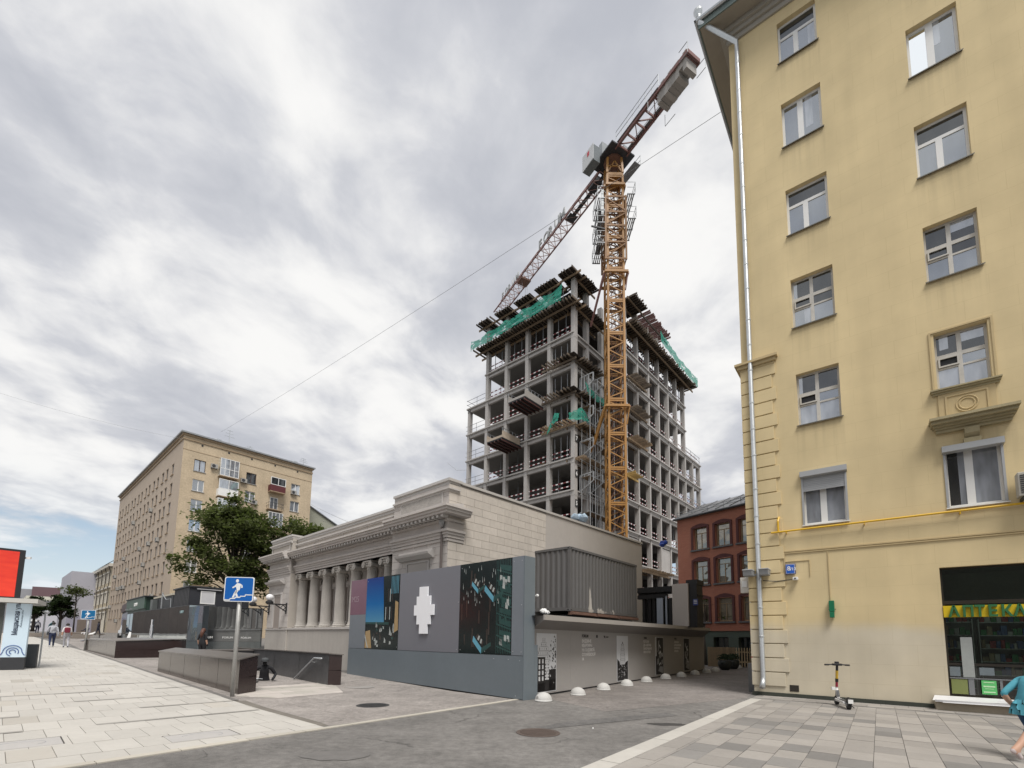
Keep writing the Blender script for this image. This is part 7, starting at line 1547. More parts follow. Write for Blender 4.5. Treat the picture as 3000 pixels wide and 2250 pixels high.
for r_ in (.25, .16, .08):
    b = MB(); b.tube([(.3 + r_ * math.cos(a * .22), .012, .68 + r_ * .95 * math.sin(a * .22)) for a in range(0 if r_ > .2 else -2, 15 + (6 if r_ < .2 else 0))], .015, 5)
    if r_ > .2: b.tube([(.55, .012, .68), (.6, .012, .58), (.64, .012, .56)], .015, 5); b.tube([(.05, .012, .68), (.02, .012, .6), (0, .012, .56)], .015, 5)
    b.build('wave_emblem', nv, BS)
b = MB(); b.box(-4.5, .85, -.3, 1.7, 2.50, 2.66); b.build('roof', mat('shelter_roof', (.56, .55, .52), .6, var=.05), BS); b = MB(); b.box(-4.4, .8, -.2, 1.6, 2.48, 2.499); b.build('roof_lining', mat('shelter_soffit', (.3, .3, .29), .6), BS)
b = MB(); b.box(-.9, -.06, .1, .2, .0, 2.48); b.build('side_frame', mat('shelter_dark_glass', (.10, .105, .10), .25), BS); b = MB(); b.box(-.75, -.18, .07, .098, .35, 2.0); b.build('advert_glass', A['dark'], BS)
b = MB(); b.box(.55, .85, .9, 1.25, .05, .95); b.build('rubbish_bin', mat('bin_grey', (.05, .055, .06), .5), BS)
b = MB(); b.lathe([(.06, 2.2), (.1, 2.24), (.02, 2.28)], 10, (.95, .9, 0)); b.tube([(.95, .9, 0), (.95, .9, 2.2)], .03, 6); b.build('post_lamp', A['steel'], BS)
SCN = thing('led_screen', 'bright red advertising screen with a black shape above the bus shelter roof', 'screen', (-19.86, 18.95, 0), 50)
b = MB(); b.box(-5, .0, 0, .4, 3.05, 5.02); b.build('housing', A['black'], SCN)
rdm = bpy.data.materials.new('screen_red'); rdm.use_nodes = True; t = rdm.node_tree; n = t.nodes; l = t.links; bs = n['Principled BSDF']; tc = n.new('ShaderNodeTexCoord'); nz = tn(1.4, 3, (1, 1, 3)); cc = mixc(nz, (.50, .004, .012), (.80, .07, .025)); l.new(cc, bs.inputs['Base Color']); l.new(cc, bs.inputs['Emission Color']); bs.inputs['Emission Strength'].default_value = .12
b = MB(); b.box(-4.9, -.17, -.012, -.002, 3.1, 4.93); b.build('picture', rdm, SCN)
b = MB(); b.prism([(-3, 3.62), (-.76, 3.62), (-.70, 4.32), (-1.0, 4.5), (-1.4, 4.52), (-3, 4.5)], -.018, -.013, 'y'); b.build('black_shape', A['dark'], SCN)
b = MB(); b.beam((0, .1, 4.72), (.16, -.05, 4.72), .06, .08); b.build('screen_camera', A['white'], SCN)

# ================================================================== wires, manholes, parked car
def wire(label, p, q, sag, r=.018):
    p, q = Vector(p), Vector(q); b = MB(); b.tube([p.lerp(q, k / 24) - Vector((0, 0, sag * 4 * (k / 24) * (1 - k / 24))) for k in range(25)], r, 5); o = b.build('overhead_wire', A['grey'], None); return tag(o, label, 'wire')
wire('long thin wire slanting across the sky from the beige block roof to the yellow house', (-43.0, 66.0, 31.3), (9.4, 18.9, 25.9), .35, .011)
for k, (z0, z1) in enumerate(((24.2, 9.4), (22.4, 8.7), (19.6, 8.2))): wire(('upper', 'middle', 'lower')[k] + ' of the three wires running from the beige block down behind the pavilion', (-34.6, 78.0, z0), (-8.0, 40.0, z1), .3, .02)
wire('faint wire reaching the beige block from the left edge of the sky', (-70, 58, 33.5), (-46.9, 64, 29.3), .5, .012)
def cover(label, x, y, r_, m, ribs=True, cat='manhole cover'):
    t_ = thing('manhole_cover', label, cat, (x, y, gz(x, y)), 20); b = MB(); b.lathe([(r_ + .045, .006), (r_ + .04, .012), (r_ + .005, .0125), (r_, .007), (.02, .0075)], 32); b.build('disc', m, t_)
    if ribs:
        k = -r_ * .8
        while k < r_ * .8: L = math.sqrt(r_ * r_ - k * k) * .9; b = MB(); b.box(-L, L, k - .014, k + .014, .006, .013); b.build('rib', m, t_); k += .062
    return t_
irn = mat('rusty_iron', (.105, .08, .068), .7, .2, var=.25, scale=6)
cover('round ribbed iron manhole cover in the middle of the alley asphalt', .52, 8.85, .36, irn); cover('pale round manhole cover on the asphalt before the pavilion', -5.0, 15.9, .42, mat('dusty_iron', (.27, .255, .24), .8, var=.1), False)
t_ = cover('dark iron cover set in the worn asphalt in front of the hoarding', -3.44, 12.03, .36, mat('black_iron', (.035, .035, .035), .6, var=.4, scale=8)); 
def patch(label, x, y, rx, ry, m, seed, cat='asphalt patch'):
    rr = random.Random(seed); b = MB(); b.poly([(rx * math.cos(a * .349) * rr.uniform(.8, 1.1), ry * math.sin(a * .349) * rr.uniform(.8, 1.1), 0) for a in range(18)]); o = b.build('asphalt_patch', m, None, (x, y, gz(x, y) + .0065)); o['kind'] = 'structure'
patch('', 3.25, 9.95, .42, .16, mat('broken_asphalt', (.045, .042, .04), .95, var=.5, scale=9), 2); patch('', -2.5, 6.95, .5, .3, mat('oil_stain_asphalt', (.138, .131, .125), .88, var=.3, scale=5), 5)
for i, (x, y, w, h_, lb) in enumerate(((-5.15, 8.1, .95, .62, 'recessed granite-filled inspection cover near the kerb with a ring mark'), (-7.35, 7.25, .95, .7, 'recessed granite-filled inspection cover at the bottom left of the promenade'))):
    t_ = thing('inspection_cover', lb, 'inspection cover', (x, y, gz(x, y)), 47); b = MB(); b.box(-w / 2, w / 2, -h_ / 2, h_ / 2, .0, .0172); b.build('tray', mat('cover_grey', (.40, .385, .37), .7, var=.08), t_)
    b = MB(); frame_mesh(b, 0, 1, 0, 1, 0) if False else None
    for (x0, x1, y0, y1) in ((-w / 2 - .018, w / 2 + .018, h_ / 2, h_ / 2 + .018), (w / 2, w / 2 + .018, -h_ / 2, h_ / 2)): b.box(x0, x1, y0, y1, .0, .0176)
    b.build('joint_edge', mat('edge_dark', (.05, .045, .04), .9), t_)
    b = MB(); b.tube([(.3 * math.cos(a * .2), .2 * math.sin(a * .2), .0165) for a in range(-4, 14)], .006, 4); b.build('ring_mark', mat('ring_grey', (.3, .3, .31), .7), t_)
t_ = thing('parked_car', 'white car seen from behind at the far end of the mirror hoarding', 'car', (-42.9, 53.8, gz(-42.9, 53.8)), 47)
cwm = mat('car_white', (.72, .72, .73), .25, var=.02, coat=.6); gl = glass('car_glass', (.015, .015, .018), .12)
b = MB(); b.prism([(-.0, .32), (.06, .75), (.12, 1.0), (.55, 1.1), (.95, 1.52), (2.4, 1.55), (3.25, 1.08), (4.3, .95), (4.4, .4), (4.35, .32)], -.9, .9, 'x'); b.build('body', cwm, t_, bevel=.05)
b = MB(); b.poly([(-.7, .57, 1.12), (.7, .57, 1.12), (.62, .9, 1.46), (-.62, .9, 1.46)]); me = b.build('rear_window', gl, t_); me.location = (0, -.02, .02)
for s_ in (-1, 1): b = MB(); b.box(s_ * .78 - .12, s_ * .78 + .12, .03, .14, .82, .98); b.build('tail_light', mat('tail_red', (.45, .02, .02), .3), t_)
b = MB(); b.box(-.88, .88, -.05, .1, .3, .62); b.build('bumper', A['black'], t_, bevel=.02); b = MB(); b.box(-.26, .26, -.01, .06, .72, .84); b.build('number_plate', A['white'], t_)
wm = MB()
for s_ in (-1, 1):
    for y in (.75, 3.5): b = MB(); b.tube([(s_ * .9 - .1, y, .31), (s_ * .9 + .1, y, .31)], .31, 16); b.build('wheel', A['rubber'], t_)
for x, y, z_, lb in ((-37.5, 41.5, 0, 'grey pigeon standing on the paving beyond the second stair wall'), (-25.6, 28.9, .36, 'white pigeon on the coping of the second stair wall')):
    zz = (gz(x, y) if not z_ else 1.52); t_ = thing('pigeon', lb, 'bird', (x, y, zz), 30); b = MB(); b.tube([(-.18, 0, .12), (-.1, 0, .13), (0, 0, .15), (.08, 0, .2), (.12, 0, .26), (.16, 0, .25)], [.02, .05, .065, .05, .03, .012], 8); b.build('body', A['white'] if z_ else mat('pigeon_grey', (.2, .2, .22), .7), t_, smooth=True)
    b = MB(); b.tube([(0, .02, .0), (0, .02, .1)], .007, 4); b.build('leg', mat('pigeon_leg', (.4, .12, .1), .7), t_); b = MB(); b.tube([(0, -.02, .0), (0, -.02, .1)], .007, 4); b.build('leg', mat('pigeon_leg', (.4, .12, .1), .7), t_)

# unseen houses added across the road, for the panes and polished panels to mirror
def opposite(label, loc, rz, L, Hh, m, win=True):
    t_ = thing('office_building', label, 'building', loc, rz); b = MB(); b.box(0, L, .3, 12, 0, Hh); b.build('wall', m, t_)
    if not win: return
    b = MB(); w_ = MB()
    for r_ in range(int(Hh / 3.4)):
        for k in range(int(L / 3)): w_.box(.8 + k * 3, 2.3 + k * 3, .24, .298, 1.2 + r_ * 3.4, 3.0 + r_ * 3.4)
    o = w_.build('window_field', gfar, t_); o['kind'] = 'stuff'
for k_, (s0_, L_, h_, c_, lb_) in enumerate(((-14, 42, 17, (.20, .17, .15), 'brown-grey office house across the road, mirrored in the hoarding'), (30, 34, 12, (.34, .30, .24), 'low ochre house across the road, second in the mirrored row'), (68, 60, 21, (.13, .13, .14), 'dark tall office house across the road, third in the mirrored row'), (132, 70, 15, (.42, .40, .37), 'pale house across the road, fourth in the mirrored row'), (206, 190, 19, (.19, .15, .13), 'long brown house across the road, last in the mirrored row'))):
    opposite(lb_, tuple(U(47) * -46 + U(137) * s0_), 137, L_, h_, mat('opposite_%s' % 'abcde'[k_], c_, .9, var=.3, scale=.15), win=False)
opposite('dark stone house across the road, mirrored in the pharmacy window', (-40.0, -16.0, 0), -38, 66, 20, mat('opposite_dark', (.13, .12, .11), .9, var=.1))
for o in SC.objects:
    if o.name.startswith('office_building'): pass
# ================================================================== people
def figure(name, label, loc, rz, J, mats, scale=1.0, hair=None, extras=None, group=None):
    """one continuous body grown over a jointed skeleton; each edge carries the cloth it wears"""
    t_ = thing(name, label, 'person', loc, rz, group=group)
    order = ['pelvis', 'waist', 'chest', 'neckb', 'neck', 'head', 'crown']
    V, E_, T, Rr = [], [], [], []; idx = {}
    def add(k, p, r): idx[k] = len(V); V.append(Vector(p) * scale); Rr.append(r * scale)
    def edge(a, c, m): E_.append((idx[a], idx[c])); T.append(m)
    for k, (p, r) in J.items(): add(k, p, r)
    for a, c, m in (('pelvis', 'waist', 'top'), ('waist', 'chest', 'top'), ('chest', 'neckb', 'top'), ('neckb', 'neck', 'skin'), ('neck', 'head', 'skin'), ('head', 'crown', 'skin'), ('head', 'nose', 'skin')): edge(a, c, m)
    for s_ in 'LR':
        edge('neckb', 'sh' + s_, 'top'); edge('sh' + s_, 'el' + s_, 'sleeve'); edge('el' + s_, 'wr' + s_, 'fore'); edge('wr' + s_, 'ha' + s_, 'skin')
        w, h = Vector(J['wr' + s_][0]), Vector(J['ha' + s_][0]); d = (h - w).normalized(); side = d.cross(Vector((0, 1, .2))).normalized(); 
        for f in range(4):
            L = (.072, .085, .08, .06)[f]; o = side * (f - 1.5) * .021; k1, k2 = 'f%d%s' % (f, s_), 'g%d%s' % (f, s_); cu = Vector((0, .012, 0)); add(k1, h + o + d * L * .5 + cu, .0085); add(k2, h + o + d * L * .9 + cu * 2.6, .007); edge('ha' + s_, k1, 'skin'); edge(k1, k2, 'skin')
        add('th1' + s_, w.lerp(h, .45) + side * -.045 + d * .01, .0105); add('th2' + s_, w.lerp(h, .7) + side * -.06 + d * .035, .0085); edge('wr' + s_, 'th1' + s_, 'skin'); edge('th1' + s_, 'th2' + s_, 'skin')
        edge('pelvis', 'hip' + s_, 'leg'); edge('hip' + s_, 'kn' + s_, 'leg'); edge('kn' + s_, 'an' + s_, 'shin'); edge('an' + s_, 'he' + s_, 'shoe'); edge('an' + s_, 'to' + s_, 'shoe')
    me = bpy.data.meshes.new(name); me.from_pydata([tuple(v) for v in V], E_, []); o = link('body', me, t_)
    sk = o.modifiers.new('s', 'SKIN'); o.modifiers.new('d', 'SUBSURF').levels = 2; o.modifiers['d'].render_levels = 2
    for i, r_ in enumerate(Rr):
        q = me.skin_vertices[0].data[i]; q.radius = (r_, r_); q.use_root = i == idx['pelvis']
    bpy.context.view_layer.update(); dg = bpy.context.evaluated_depsgraph_get(); nm = bpy.data.meshes.new_from_object(o.evaluated_get(dg)); o.modifiers.clear(); o.data = nm; bpy.data.meshes.remove(me)
    keys = ['skin', 'top', 'sleeve', 'fore', 'leg', 'shin', 'shoe']; nm.materials.clear()
    for k in keys: nm.materials.append(mats.get(k, mats.get({'sleeve': 'top', 'fore': 'sleeve', 'shin': 'leg'}.get(k, k), mats['top'])) or A['skin'])
    segs = [(V[a], V[c], max(Rr[a], Rr[c]), keys.index(m)) for (a, c), m in zip(E_, T)]
    for p in nm.polygons:
        best = min(segs, key=lambda s_: (lambda ab, t: (p.center - (s_[0] + ab * t)).length / s_[2] ** .5)(s_[1] - s_[0], max(0, min(1, (p.center - s_[0]).dot(s_[1] - s_[0]) / max(1e-9, (s_[1] - s_[0]).length_squared)))))
        p.material_index = best[3]
    nm.polygons.foreach_set('use_smooth', [True] * len(nm.polygons))
    hc = Vector(J['head'][0]).lerp(Vector(J['crown'][0]), .55) * scale
    if hair:
        m, long_ = hair; b = MB(); b.lathe([(.005, -.0)] + [(.108 * scale * math.sin(k * math.pi / 12), .125 * scale * math.cos(k * math.pi / 12)) for k in range(1, 8)], 14, (0, 0, 0)); h_ = b.build('hair', m, t_, hc + Vector((0, .022, .012)) * scale, (R(-14), 0, 0), smooth=True)
        if long_: b = MB(); b.tube([hc + Vector((0, .05, .02)) * scale, hc + Vector((0, .105, -.1)) * scale, hc + Vector((.01, .12, -.26)) * scale, hc + Vector((.02, .11, -.40)) * scale], [.09 * scale, .1 * scale, .085 * scale, .03 * scale], 10); b.build('hair', m, t_, smooth=True)
    return t_
def stand(stride=.12, arm=.0, lean=0.0, w=1.0, armsL=None, armsR=None, hunch=0.0):
    """walking figure facing -y, 1.72 m"""
    J = dict(pelvis=((0, 0, .94), .155 * w), waist=((0, -.01 - lean * .3, 1.10), .135 * w), chest=((0, -.02 - lean * .7, 1.29), .150 * w), neckb=((0, -.0 - lean, 1.43), .075), neck=((0, -.01 - lean * 1.1, 1.49), .052), head=((0, -.025 - lean * 1.25 - hunch, 1.555 - hunch * .3), .078), crown=((0, -.02 - lean * 1.4 - hunch, 1.66 - hunch * .3), .088), nose=((0, -.115 - lean * 1.3 - hunch, 1.575 - hunch * .3), .022))
    for s_, sx_ in (('L', 1), ('R', -1)):
        k = stride * sx_
        J['sh' + s_] = ((.17 * sx_ * w, -lean, 1.40), .07); J['el' + s_] = ((.235 * sx_ * w, .05 - k * .5 - lean * .5, 1.13), .05); J['wr' + s_] = ((.25 * sx_ * w, -.02 - k * .9 - lean * .3, .90), .036); J['ha' + s_] = ((.25 * sx_ * w, -.05 - k, .83), .036)
        J['hip' + s_] = ((.095 * sx_, 0, .88), .115 * w); J['kn' + s_] = ((.10 * sx_, -.03 + k * .8, .49), .072); J['an' + s_] = ((.10 * sx_, .04 + k * 1.9, .10 if k < 0 else .13), .046); J['he' + s_] = ((.10 * sx_, .09 + k * 1.9, .045), .04); J['to' + s_] = ((.11 * sx_, -.13 + k * 1.9, .038), .04)
    return J
cl = lambda n_, c, r=.85: mat('cloth_' + n_, c, r, var=.14, scale=9, bump=.2, bscale=40)
G0 = lambda x, y, dz=0: (x, y, gz(x, y) + dz)
hd = lambda n_, c: mat('hair_' + n_, c, .6, var=.2, scale=30)
# two walkers on the promenade, seen from behind (they walk away along the street)
p = figure('person', 'person in pale grey shirt and navy trousers walking away, strap across the back', G0(-32.0, 33.0), 227, stand(.13, w=1.12), dict(top=cl('pale_grey', (.42, .43, .47)), leg=cl('navy', (.02, .03, .075)), shoe=cl('white_shoe', (.6, .6, .6))), 1.0, (hd('dark', (.02, .016, .014)), False))
b = MB(); b.beam((-.2, .17, 1.42), (.22, .17, 1.0), .04, .012); b.build('bag_strap', A['dark'], p); b = MB(); b.box(.2, .3, -.02, .12, .85, 1.02); b.build('bag', A['dark'], p, bevel=.02)
p = figure('person', 'person in white top with a dark red backpack walking away on the promenade', G0(-30.95, 32.95), 225, stand(-.11), dict(top=cl('white', (.62, .60, .60)), fore=A['skin'], leg=cl('light_grey_trousers', (.42, .42, .46)), shoe=cl('dark_shoe', (.06, .06, .08))), .97, (hd('dark', (.02, .016, .014)), False))
b = MB(); b.box(-.15, .15, .14, .32, 1.02, 1.40); b.build('backpack', mat('maroon_bag', (.17, .012, .03), .6), p, bevel=.05)
p = figure('person', 'distant person in dark clothes with a grey backpack walking away', G0(-62.2, 62.0), 227, stand(.08), dict(top=cl('dark_navy', (.02, .022, .04)), leg=cl('dark_navy', (.02, .022, .04)), shoe=cl('dark_shoe', (.06, .06, .08))), 1.03, (hd('grey', (.2, .19, .18)), False))
b = MB(); b.box(-.15, .15, .14, .3, 1.08, 1.42); b.build('backpack', mat('grey_bag', (.28, .28, .30), .7), p, bevel=.04)
p = figure('person', 'distant person in a teal jacket stooping beside the walker with the grey backpack', G0(-60.8, 62.3), 100, stand(.1, lean=.16, w=1.1, hunch=.05), dict(top=cl('teal', (.05, .12, .14)), leg=cl('dark_navy', (.02, .022, .04)), shoe=cl('dark_shoe', (.06, .06, .08))), 1.0, (hd('dark', (.02, .016, .014)), False))
p = figure('person', 'distant person all in dark blue walking in front of the lilac wall', G0(-54.4, 62.2), 150, stand(.13), dict(top=cl('dark_navy', (.02, .022, .04)), leg=cl('dark_navy', (.02, .022, .04)), shoe=cl('dark_shoe', (.06, .06, .08))), 1.06, (hd('dark', (.02, .016, .014)), False))
p = figure('person', 'person with long reddish hair in black standing by the mirror hoarding', G0(-16.25, 24.95), 175, stand(.03, w=1.05), dict(top=cl('black', (.014, .014, .017)), leg=cl('black', (.014, .014, .017)), shoe=cl('black', (.014, .014, .017)), fore=A['skin']), .98, (hd('red_brown', (.10, .04, .025)), True))
# woman hurrying out of the picture at the right edge, seen from behind
J = stand(.16, lean=.14, w=1.28, hunch=.06)
J.update(knL=((.1, -.16, .50), .078), anL=((.1, -.38, .12), .05), heL=((.1, -.33, .045), .042), toL=((.11, -.52, .04), .042), knR=((-.1, .16, .50), .078), anR=((-.1, .50, .19), .046), heR=((-.1, .58, .16), .042), toR=((-.11, .40, .04), .042), elL=((.27, .16, 1.14), .058), wrL=((.25, .04, .95), .04), haL=((.24, -.02, .92), .04), elR=((-.27, .06, 1.14), .058), wrR=((-.25, -.16, 1.0), .04), haR=((-.24, -.22, .99), .04))
p = figure('person', 'woman in a loose turquoise shirt and cropped jeans hurrying out at the right edge', (7.92, 7.32, .008), 96, J, dict(top=cl('turquoise', (.07, .30, .38)), fore=A['skin'], leg=cl('denim', (.025, .075, .16)), shin=A['skin'], shoe=cl('pale_shoe', (.55, .47, .46))), .84, (hd('brown', (.055, .022, .018)), False))
b = MB()
N_ = 22; rings = [(.19, .16, 1.06), (.235, .20, .98), (.262, .222, .88), (.275, .232, .79)]; vb = []
for rx_, ry_, z in rings: vb.append([(rx_ * math.cos(k * 2 * math.pi / N_) * (1 + .03 * math.sin(k * 5)), ry_ * math.sin(k * 2 * math.pi / N_) * (1 + .04 * math.sin(k * 4 + z * 9)) - .14 * (z - .94) / .49 * (1 if z > .94 else .2), z) for k in range(N_)])
for a in range(len(rings) - 1):
    for k in range(N_): b.poly([vb[a][k], vb[a][(k + 1) % N_], vb[a + 1][(k + 1) % N_], vb[a + 1][k]])
me = b.mesh('shirt', cl('turquoise', (.07, .30, .38)), True)
for v_ in me.vertices: v_.co *= .84
bm = bmesh.new(); bm.from_mesh(me); bmesh.ops.remove_doubles(bm, verts=bm.verts, dist=.0005); bm.to_mesh(me); bm.free(); link('shirt', me, p)
# man in black pushing a yellow bicycle up the stairs
mx_, my_ = -8.74, 16.93; mz = gz(STA.x, STA.y) - .15 * 6
J = stand(.05, lean=.12, w=1.12, hunch=.07)
J.update(elL=((.36, -.06, 1.16), .056), wrL=((.30, -.30, 1.02), .042), haL=((.27, -.37, 1.0), .04), elR=((-.40, -.08, 1.22), .056), wrR=((-.56, -.30, 1.08), .042), haR=((-.60, -.37, 1.06), .04))
J['crown'] = ((0, -.235, 1.66), .088); J['head'] = ((0, -.20, 1.55), .082); J['nose'] = ((0, -.315, 1.55), .024)
p = figure('person', 'man in black jacket and grey cap pushing a bicycle up the subway stairs', (mx_, my_, mz), 25, J, dict(top=cl('black', (.014, .014, .017)), leg=cl('black', (.014, .014, .017)), shoe=cl('black', (.014, .014, .017))), 1.0)
hc = Vector((0, -.235, 1.64)); b = MB(); b.lathe([(.112, -.03), (.118, .02), (.11, .08), (.07, .105), (.01, .11)], 14, hc); b.box(-.07, .07, hc.y - .2, hc.y - .08, hc.z - .02, hc.z - .005); b.build('cap', cl('grey_cap', (.07, .075, .08)), p, smooth=True)
b = MB(); b.tube([(-.12, .06, 1.40), (0, .12, 1.46), (.12, .06, 1.40)], [.05, .08, .05], 8); b.build('hood', cl('black', (.014, .014, .017)), p, smooth=True)
BK = thing('bicycle', 'yellow delivery bicycle with a dark front basket on the subway stairs', 'bicycle', (mx_ - .20, my_ - .22, mz + .05), 15)
byl = mat('bicycle_yellow', (.55, .42, .06), .4)
def wheel(y, z, nm='wheel'):
    b = MB(); b.tube([(0, y + .33 * math.cos(a * .2856), z + .33 * math.sin(a * .2856)) for a in range(23)], .022, 6); w_ = b.build(nm, A['rubber'], BK)
    b = MB()
    for k in range(10): b.tube([(0, y, z), (0, y + .32 * math.cos(k * .628), z + .32 * math.sin(k * .628))], .003, 3)
    b.build('spokes', A['steel'], w_)['kind'] = 'stuff'
wheel(-.50, .36); wheel(.55, .20)
b = MB(); b.tube([(0, -.50, .36), (0, -.36, .92)], .02, 8); b.tube([(0, -.38, .8), (0, .1, .3), (0, .55, .20)], .022, 8); b.tube([(0, .1, .3), (0, .22, .85)], .02, 8); b.build('frame', byl, BK)
b = MB(); b.tube([(-.30, -.28, .98), (-.18, -.34, 1.0), (0, -.36, .97), (.18, -.34, 1.0), (.30, -.28, .98)], .014, 8); b.build('handlebar', A['steel'], BK); b = MB(); b.tube([(0, -.36, .9), (0, -.36, .97)], .018, 6); b.build('stem', A['steel'], BK)
b = MB(); i = len(b.v); lo = [(-.15, -.66, .66), (.15, -.66, .66), (.15, -.42, .66), (-.15, -.42, .66)]; hi = [(-.21, -.72, .92), (.21, -.72, .92), (.21, -.38, .92), (-.21, -.38, .92)]; b.poly(lo)
for k in range(4): b.poly([lo[k], lo[(k + 1) % 4], hi[(k + 1) % 4], hi[k]])
b.build('basket', mat('basket_grey', (.045, .047, .05), .6), BK); b = MB(); b.box(-.11, .11, .12, .36, .86, .92); b.build('saddle', A['black'], BK, bevel=.02); b = MB(); b.prism([(-.9, .5), (-.25, .5), (-.25, .62), (-.55, .75), (-.9, .75)], -.40, -.02, 'x') if False else b.box(-.34, -.10, .15, .5, .32, .56); b.build('side_bag', mat('yellow_print_bag', (.48, .38, .07), .6, var=.3, scale=12), BK)
# courier in mustard jacket on a moped beyond the second stair wall
MPd = thing('moped', 'dark moped with a white front guard near the mirror hoarding', 'moped', G0(-33.2, 42.0), -20)
for y in (-.6, .6): b = MB(); b.tube([(-.06, y, .25), (.06, y, .25)], .25, 16); b.build('wheel', A['rubber'], MPd)
b = MB(); b.prism([(-.62, .3), (-.5, .35), (-.42, .95), (-.35, .95), (-.25, .35), (.1, .32), (.2, .7), (.75, .75), (.72, .4), (.4, .25)], -.17, .17, 'x'); b.build('body', A['dark'], MPd, bevel=.02); b = MB(); b.prism([(-.72, .45), (-.62, .5), (-.50, 1.0), (-.56, 1.02)], -.2, .2, 'x'); b.build('front_guard', A['white'], MPd); b = MB(); b.tube([(-.33, -.36, 1.05), (0, -.42, 1.02), (.33, -.36, 1.05)], .02, 6); b.build('handlebar', A['black'], MPd)
def seated(lean=.05):
    J = stand(0, lean=lean); dz = -.40
    for k in list(J):
        (x, y, z), r_ = J[k]
        if k[:2] in ('hi',) or k in ('pelvis', 'waist', 'chest', 'neckb', 'neck', 'head', 'crown', 'nose') or k[:2] in ('sh', 'el', 'wr', 'ha'): J[k] = ((x, y + .1, z + dz), r_)
    for s_, sx_ in (('L', 1), ('R', -1)):
        J['kn' + s_] = ((.14 * sx_, -.33, .52), .07); J['an' + s_] = ((.14 * sx_, -.36, .10), .046); J['he' + s_] = ((.14 * sx_, -.30, .045), .04); J['to' + s_] = ((.15 * sx_, -.52, .04), .04); J['el' + s_] = ((.25 * sx_, -.05, .78), .05); J['wr' + s_] = ((.22 * sx_, -.28, .74), .036); J['ha' + s_] = ((.21 * sx_, -.36, .76), .036)
    return J
p = figure('person', 'courier in a mustard jacket and pale helmet sitting on the moped', G0(-33.2, 42.1, .22), -20, seated(), dict(top=cl('mustard', (.34, .22, .07)), leg=cl('black', (.014, .014, .017)), shoe=cl('black', (.014, .014, .017))), 1.0)
b = MB(); b.lathe([(.125, -.08), (.14, 0), (.13, .07), (.08, .13), (.01, .145)], 16, (0, .0, 1.22)); b.build('helmet', mat('helmet_grey', (.45, .46, .48), .3), p, smooth=True)
# seated person on a low bench, legs stretched
bench = MB()
BN = thing('bench', 'low timber bench with a person seated, near the farther blue sign', 'bench', G0(-47.0, 52.3), 60)
b = MB(); b.box(-1.6, 1.6, -.25, .25, .38, .45); b.build('seat', mat('bench_timber', (.13, .10, .08), .8, var=.2), BN)
for x in (-1.3, 1.3): b = MB(); b.box(x - .1, x + .1, -.22, .22, 0, .38); b.build('leg', A['conc'], BN)
p = figure('person', 'person in white trousers and dark top lounging on the low bench', G0(-47.0, 52.2, .02), 5, seated(-.1), dict(top=cl('dark_navy', (.02, .022, .04)), leg=cl('white', (.62, .60, .60)), shoe=cl('white', (.62, .60, .60))), 1.0, (hd('pale', (.5, .48, .46)), False))
for i, (x, y, L) in enumerate(((-50.5, 51.0, 3.2), (-46.0, 49.0, 3.5), (-53.5, 58, 3))):
    o = MB().box(-L / 2, L / 2, -.3, .3, 0, .42).build('stone_bench', mat('bench_stone', (.22, .19, .165), .8, var=.15), None, G0(x, y), (0, 0, R(47)), bevel=.02); tag(o, ('low dark stone bench left of the seated person', 'low dark stone bench in front of the seated person', 'low dark stone bench farther up the promenade')[i], 'bench')
# planter posts of the thin tree
for i, (x, y) in enumerate(((-66.5, 73.0), (-62.5, 71.0))):
    o = MB().box(-.5, .5, -.4, .4, 0, 2.0 + .2 * i).build('tree_guard', mat('guard_brown', (.16, .13, .11), .8), None, G0(x, y), (0, 0, R(47)), bevel=.04); tag(o, ('wide brown tree guard by the thin-stemmed tree', 'narrow brown tree guard right of the thin-stemmed tree')[i], 'tree guard')
# electric scooter by the yellow wall
F_ = Vector((9.56, 13.99, .014)); B_ = Vector((8.86, 12.55, .014)); d = (F_ - B_); L = d.length
SCO = thing('electric_scooter', 'parked white electric scooter with yellow and red stem against the yellow house wall', 'scooter', B_, math.degrees(math.atan2(d.y, d.x)) + 6)
L = 1.02; ox = .28
scw = mat('scooter_white', (.62, .61, .60), .4, var=.04); scy = mat('scooter_yellow', (.66, .42, .05), .4); scr = mat('scooter_red', (.33, .03, .06), .4)
for nm, x in (('rear_wheel', 0.0), ('front_wheel', L)):
    b = MB(); b.tube([(x, -.045, .125), (x, -.03, .125), (x, .03, .125), (x, .045, .125)], [.095, .125, .125, .095], 20); w_ = b.build(nm, A['rubber'], SCO); b = MB(); b.tube([(x, -.048, .125), (x, .048, .125)], .05, 12); b.build('hub', A['grey'], w_)
b = MB(); b.prism([(.08, .13), (.8, .13), (.88, .2), (.8, .2), (.12, .19)], -.09, .09, 'y'); b.build('deck', scw, SCO, bevel=.012); b = MB(); b.box(.14, .78, -.07, .07, .191, .2); b.build('deck_grip', A['dark'], SCO)
b = MB(); b.tube([(.82, 0, .17), (.93, 0, .36), (.955, 0, .46)], [.035, .038, .035], 10); b.build('neck', scw, SCO, smooth=True); b = MB(); b.prism([(.80, .27), (.83, .25), (.90, .40), (.875, .42)], -.028, .028, 'y'); b.build('neck_strip', A['dark'], SCO)
S0, S1_ = Vector((L - .02, 0, .30)), Vector((L - .22, 0, 1.13)); pt = lambda f: S0.lerp(S1_, f)
b = MB(); b.tube([(L, 0, .125), pt(.05)], .03, 8); b.build('fork', A['dark'], SCO)
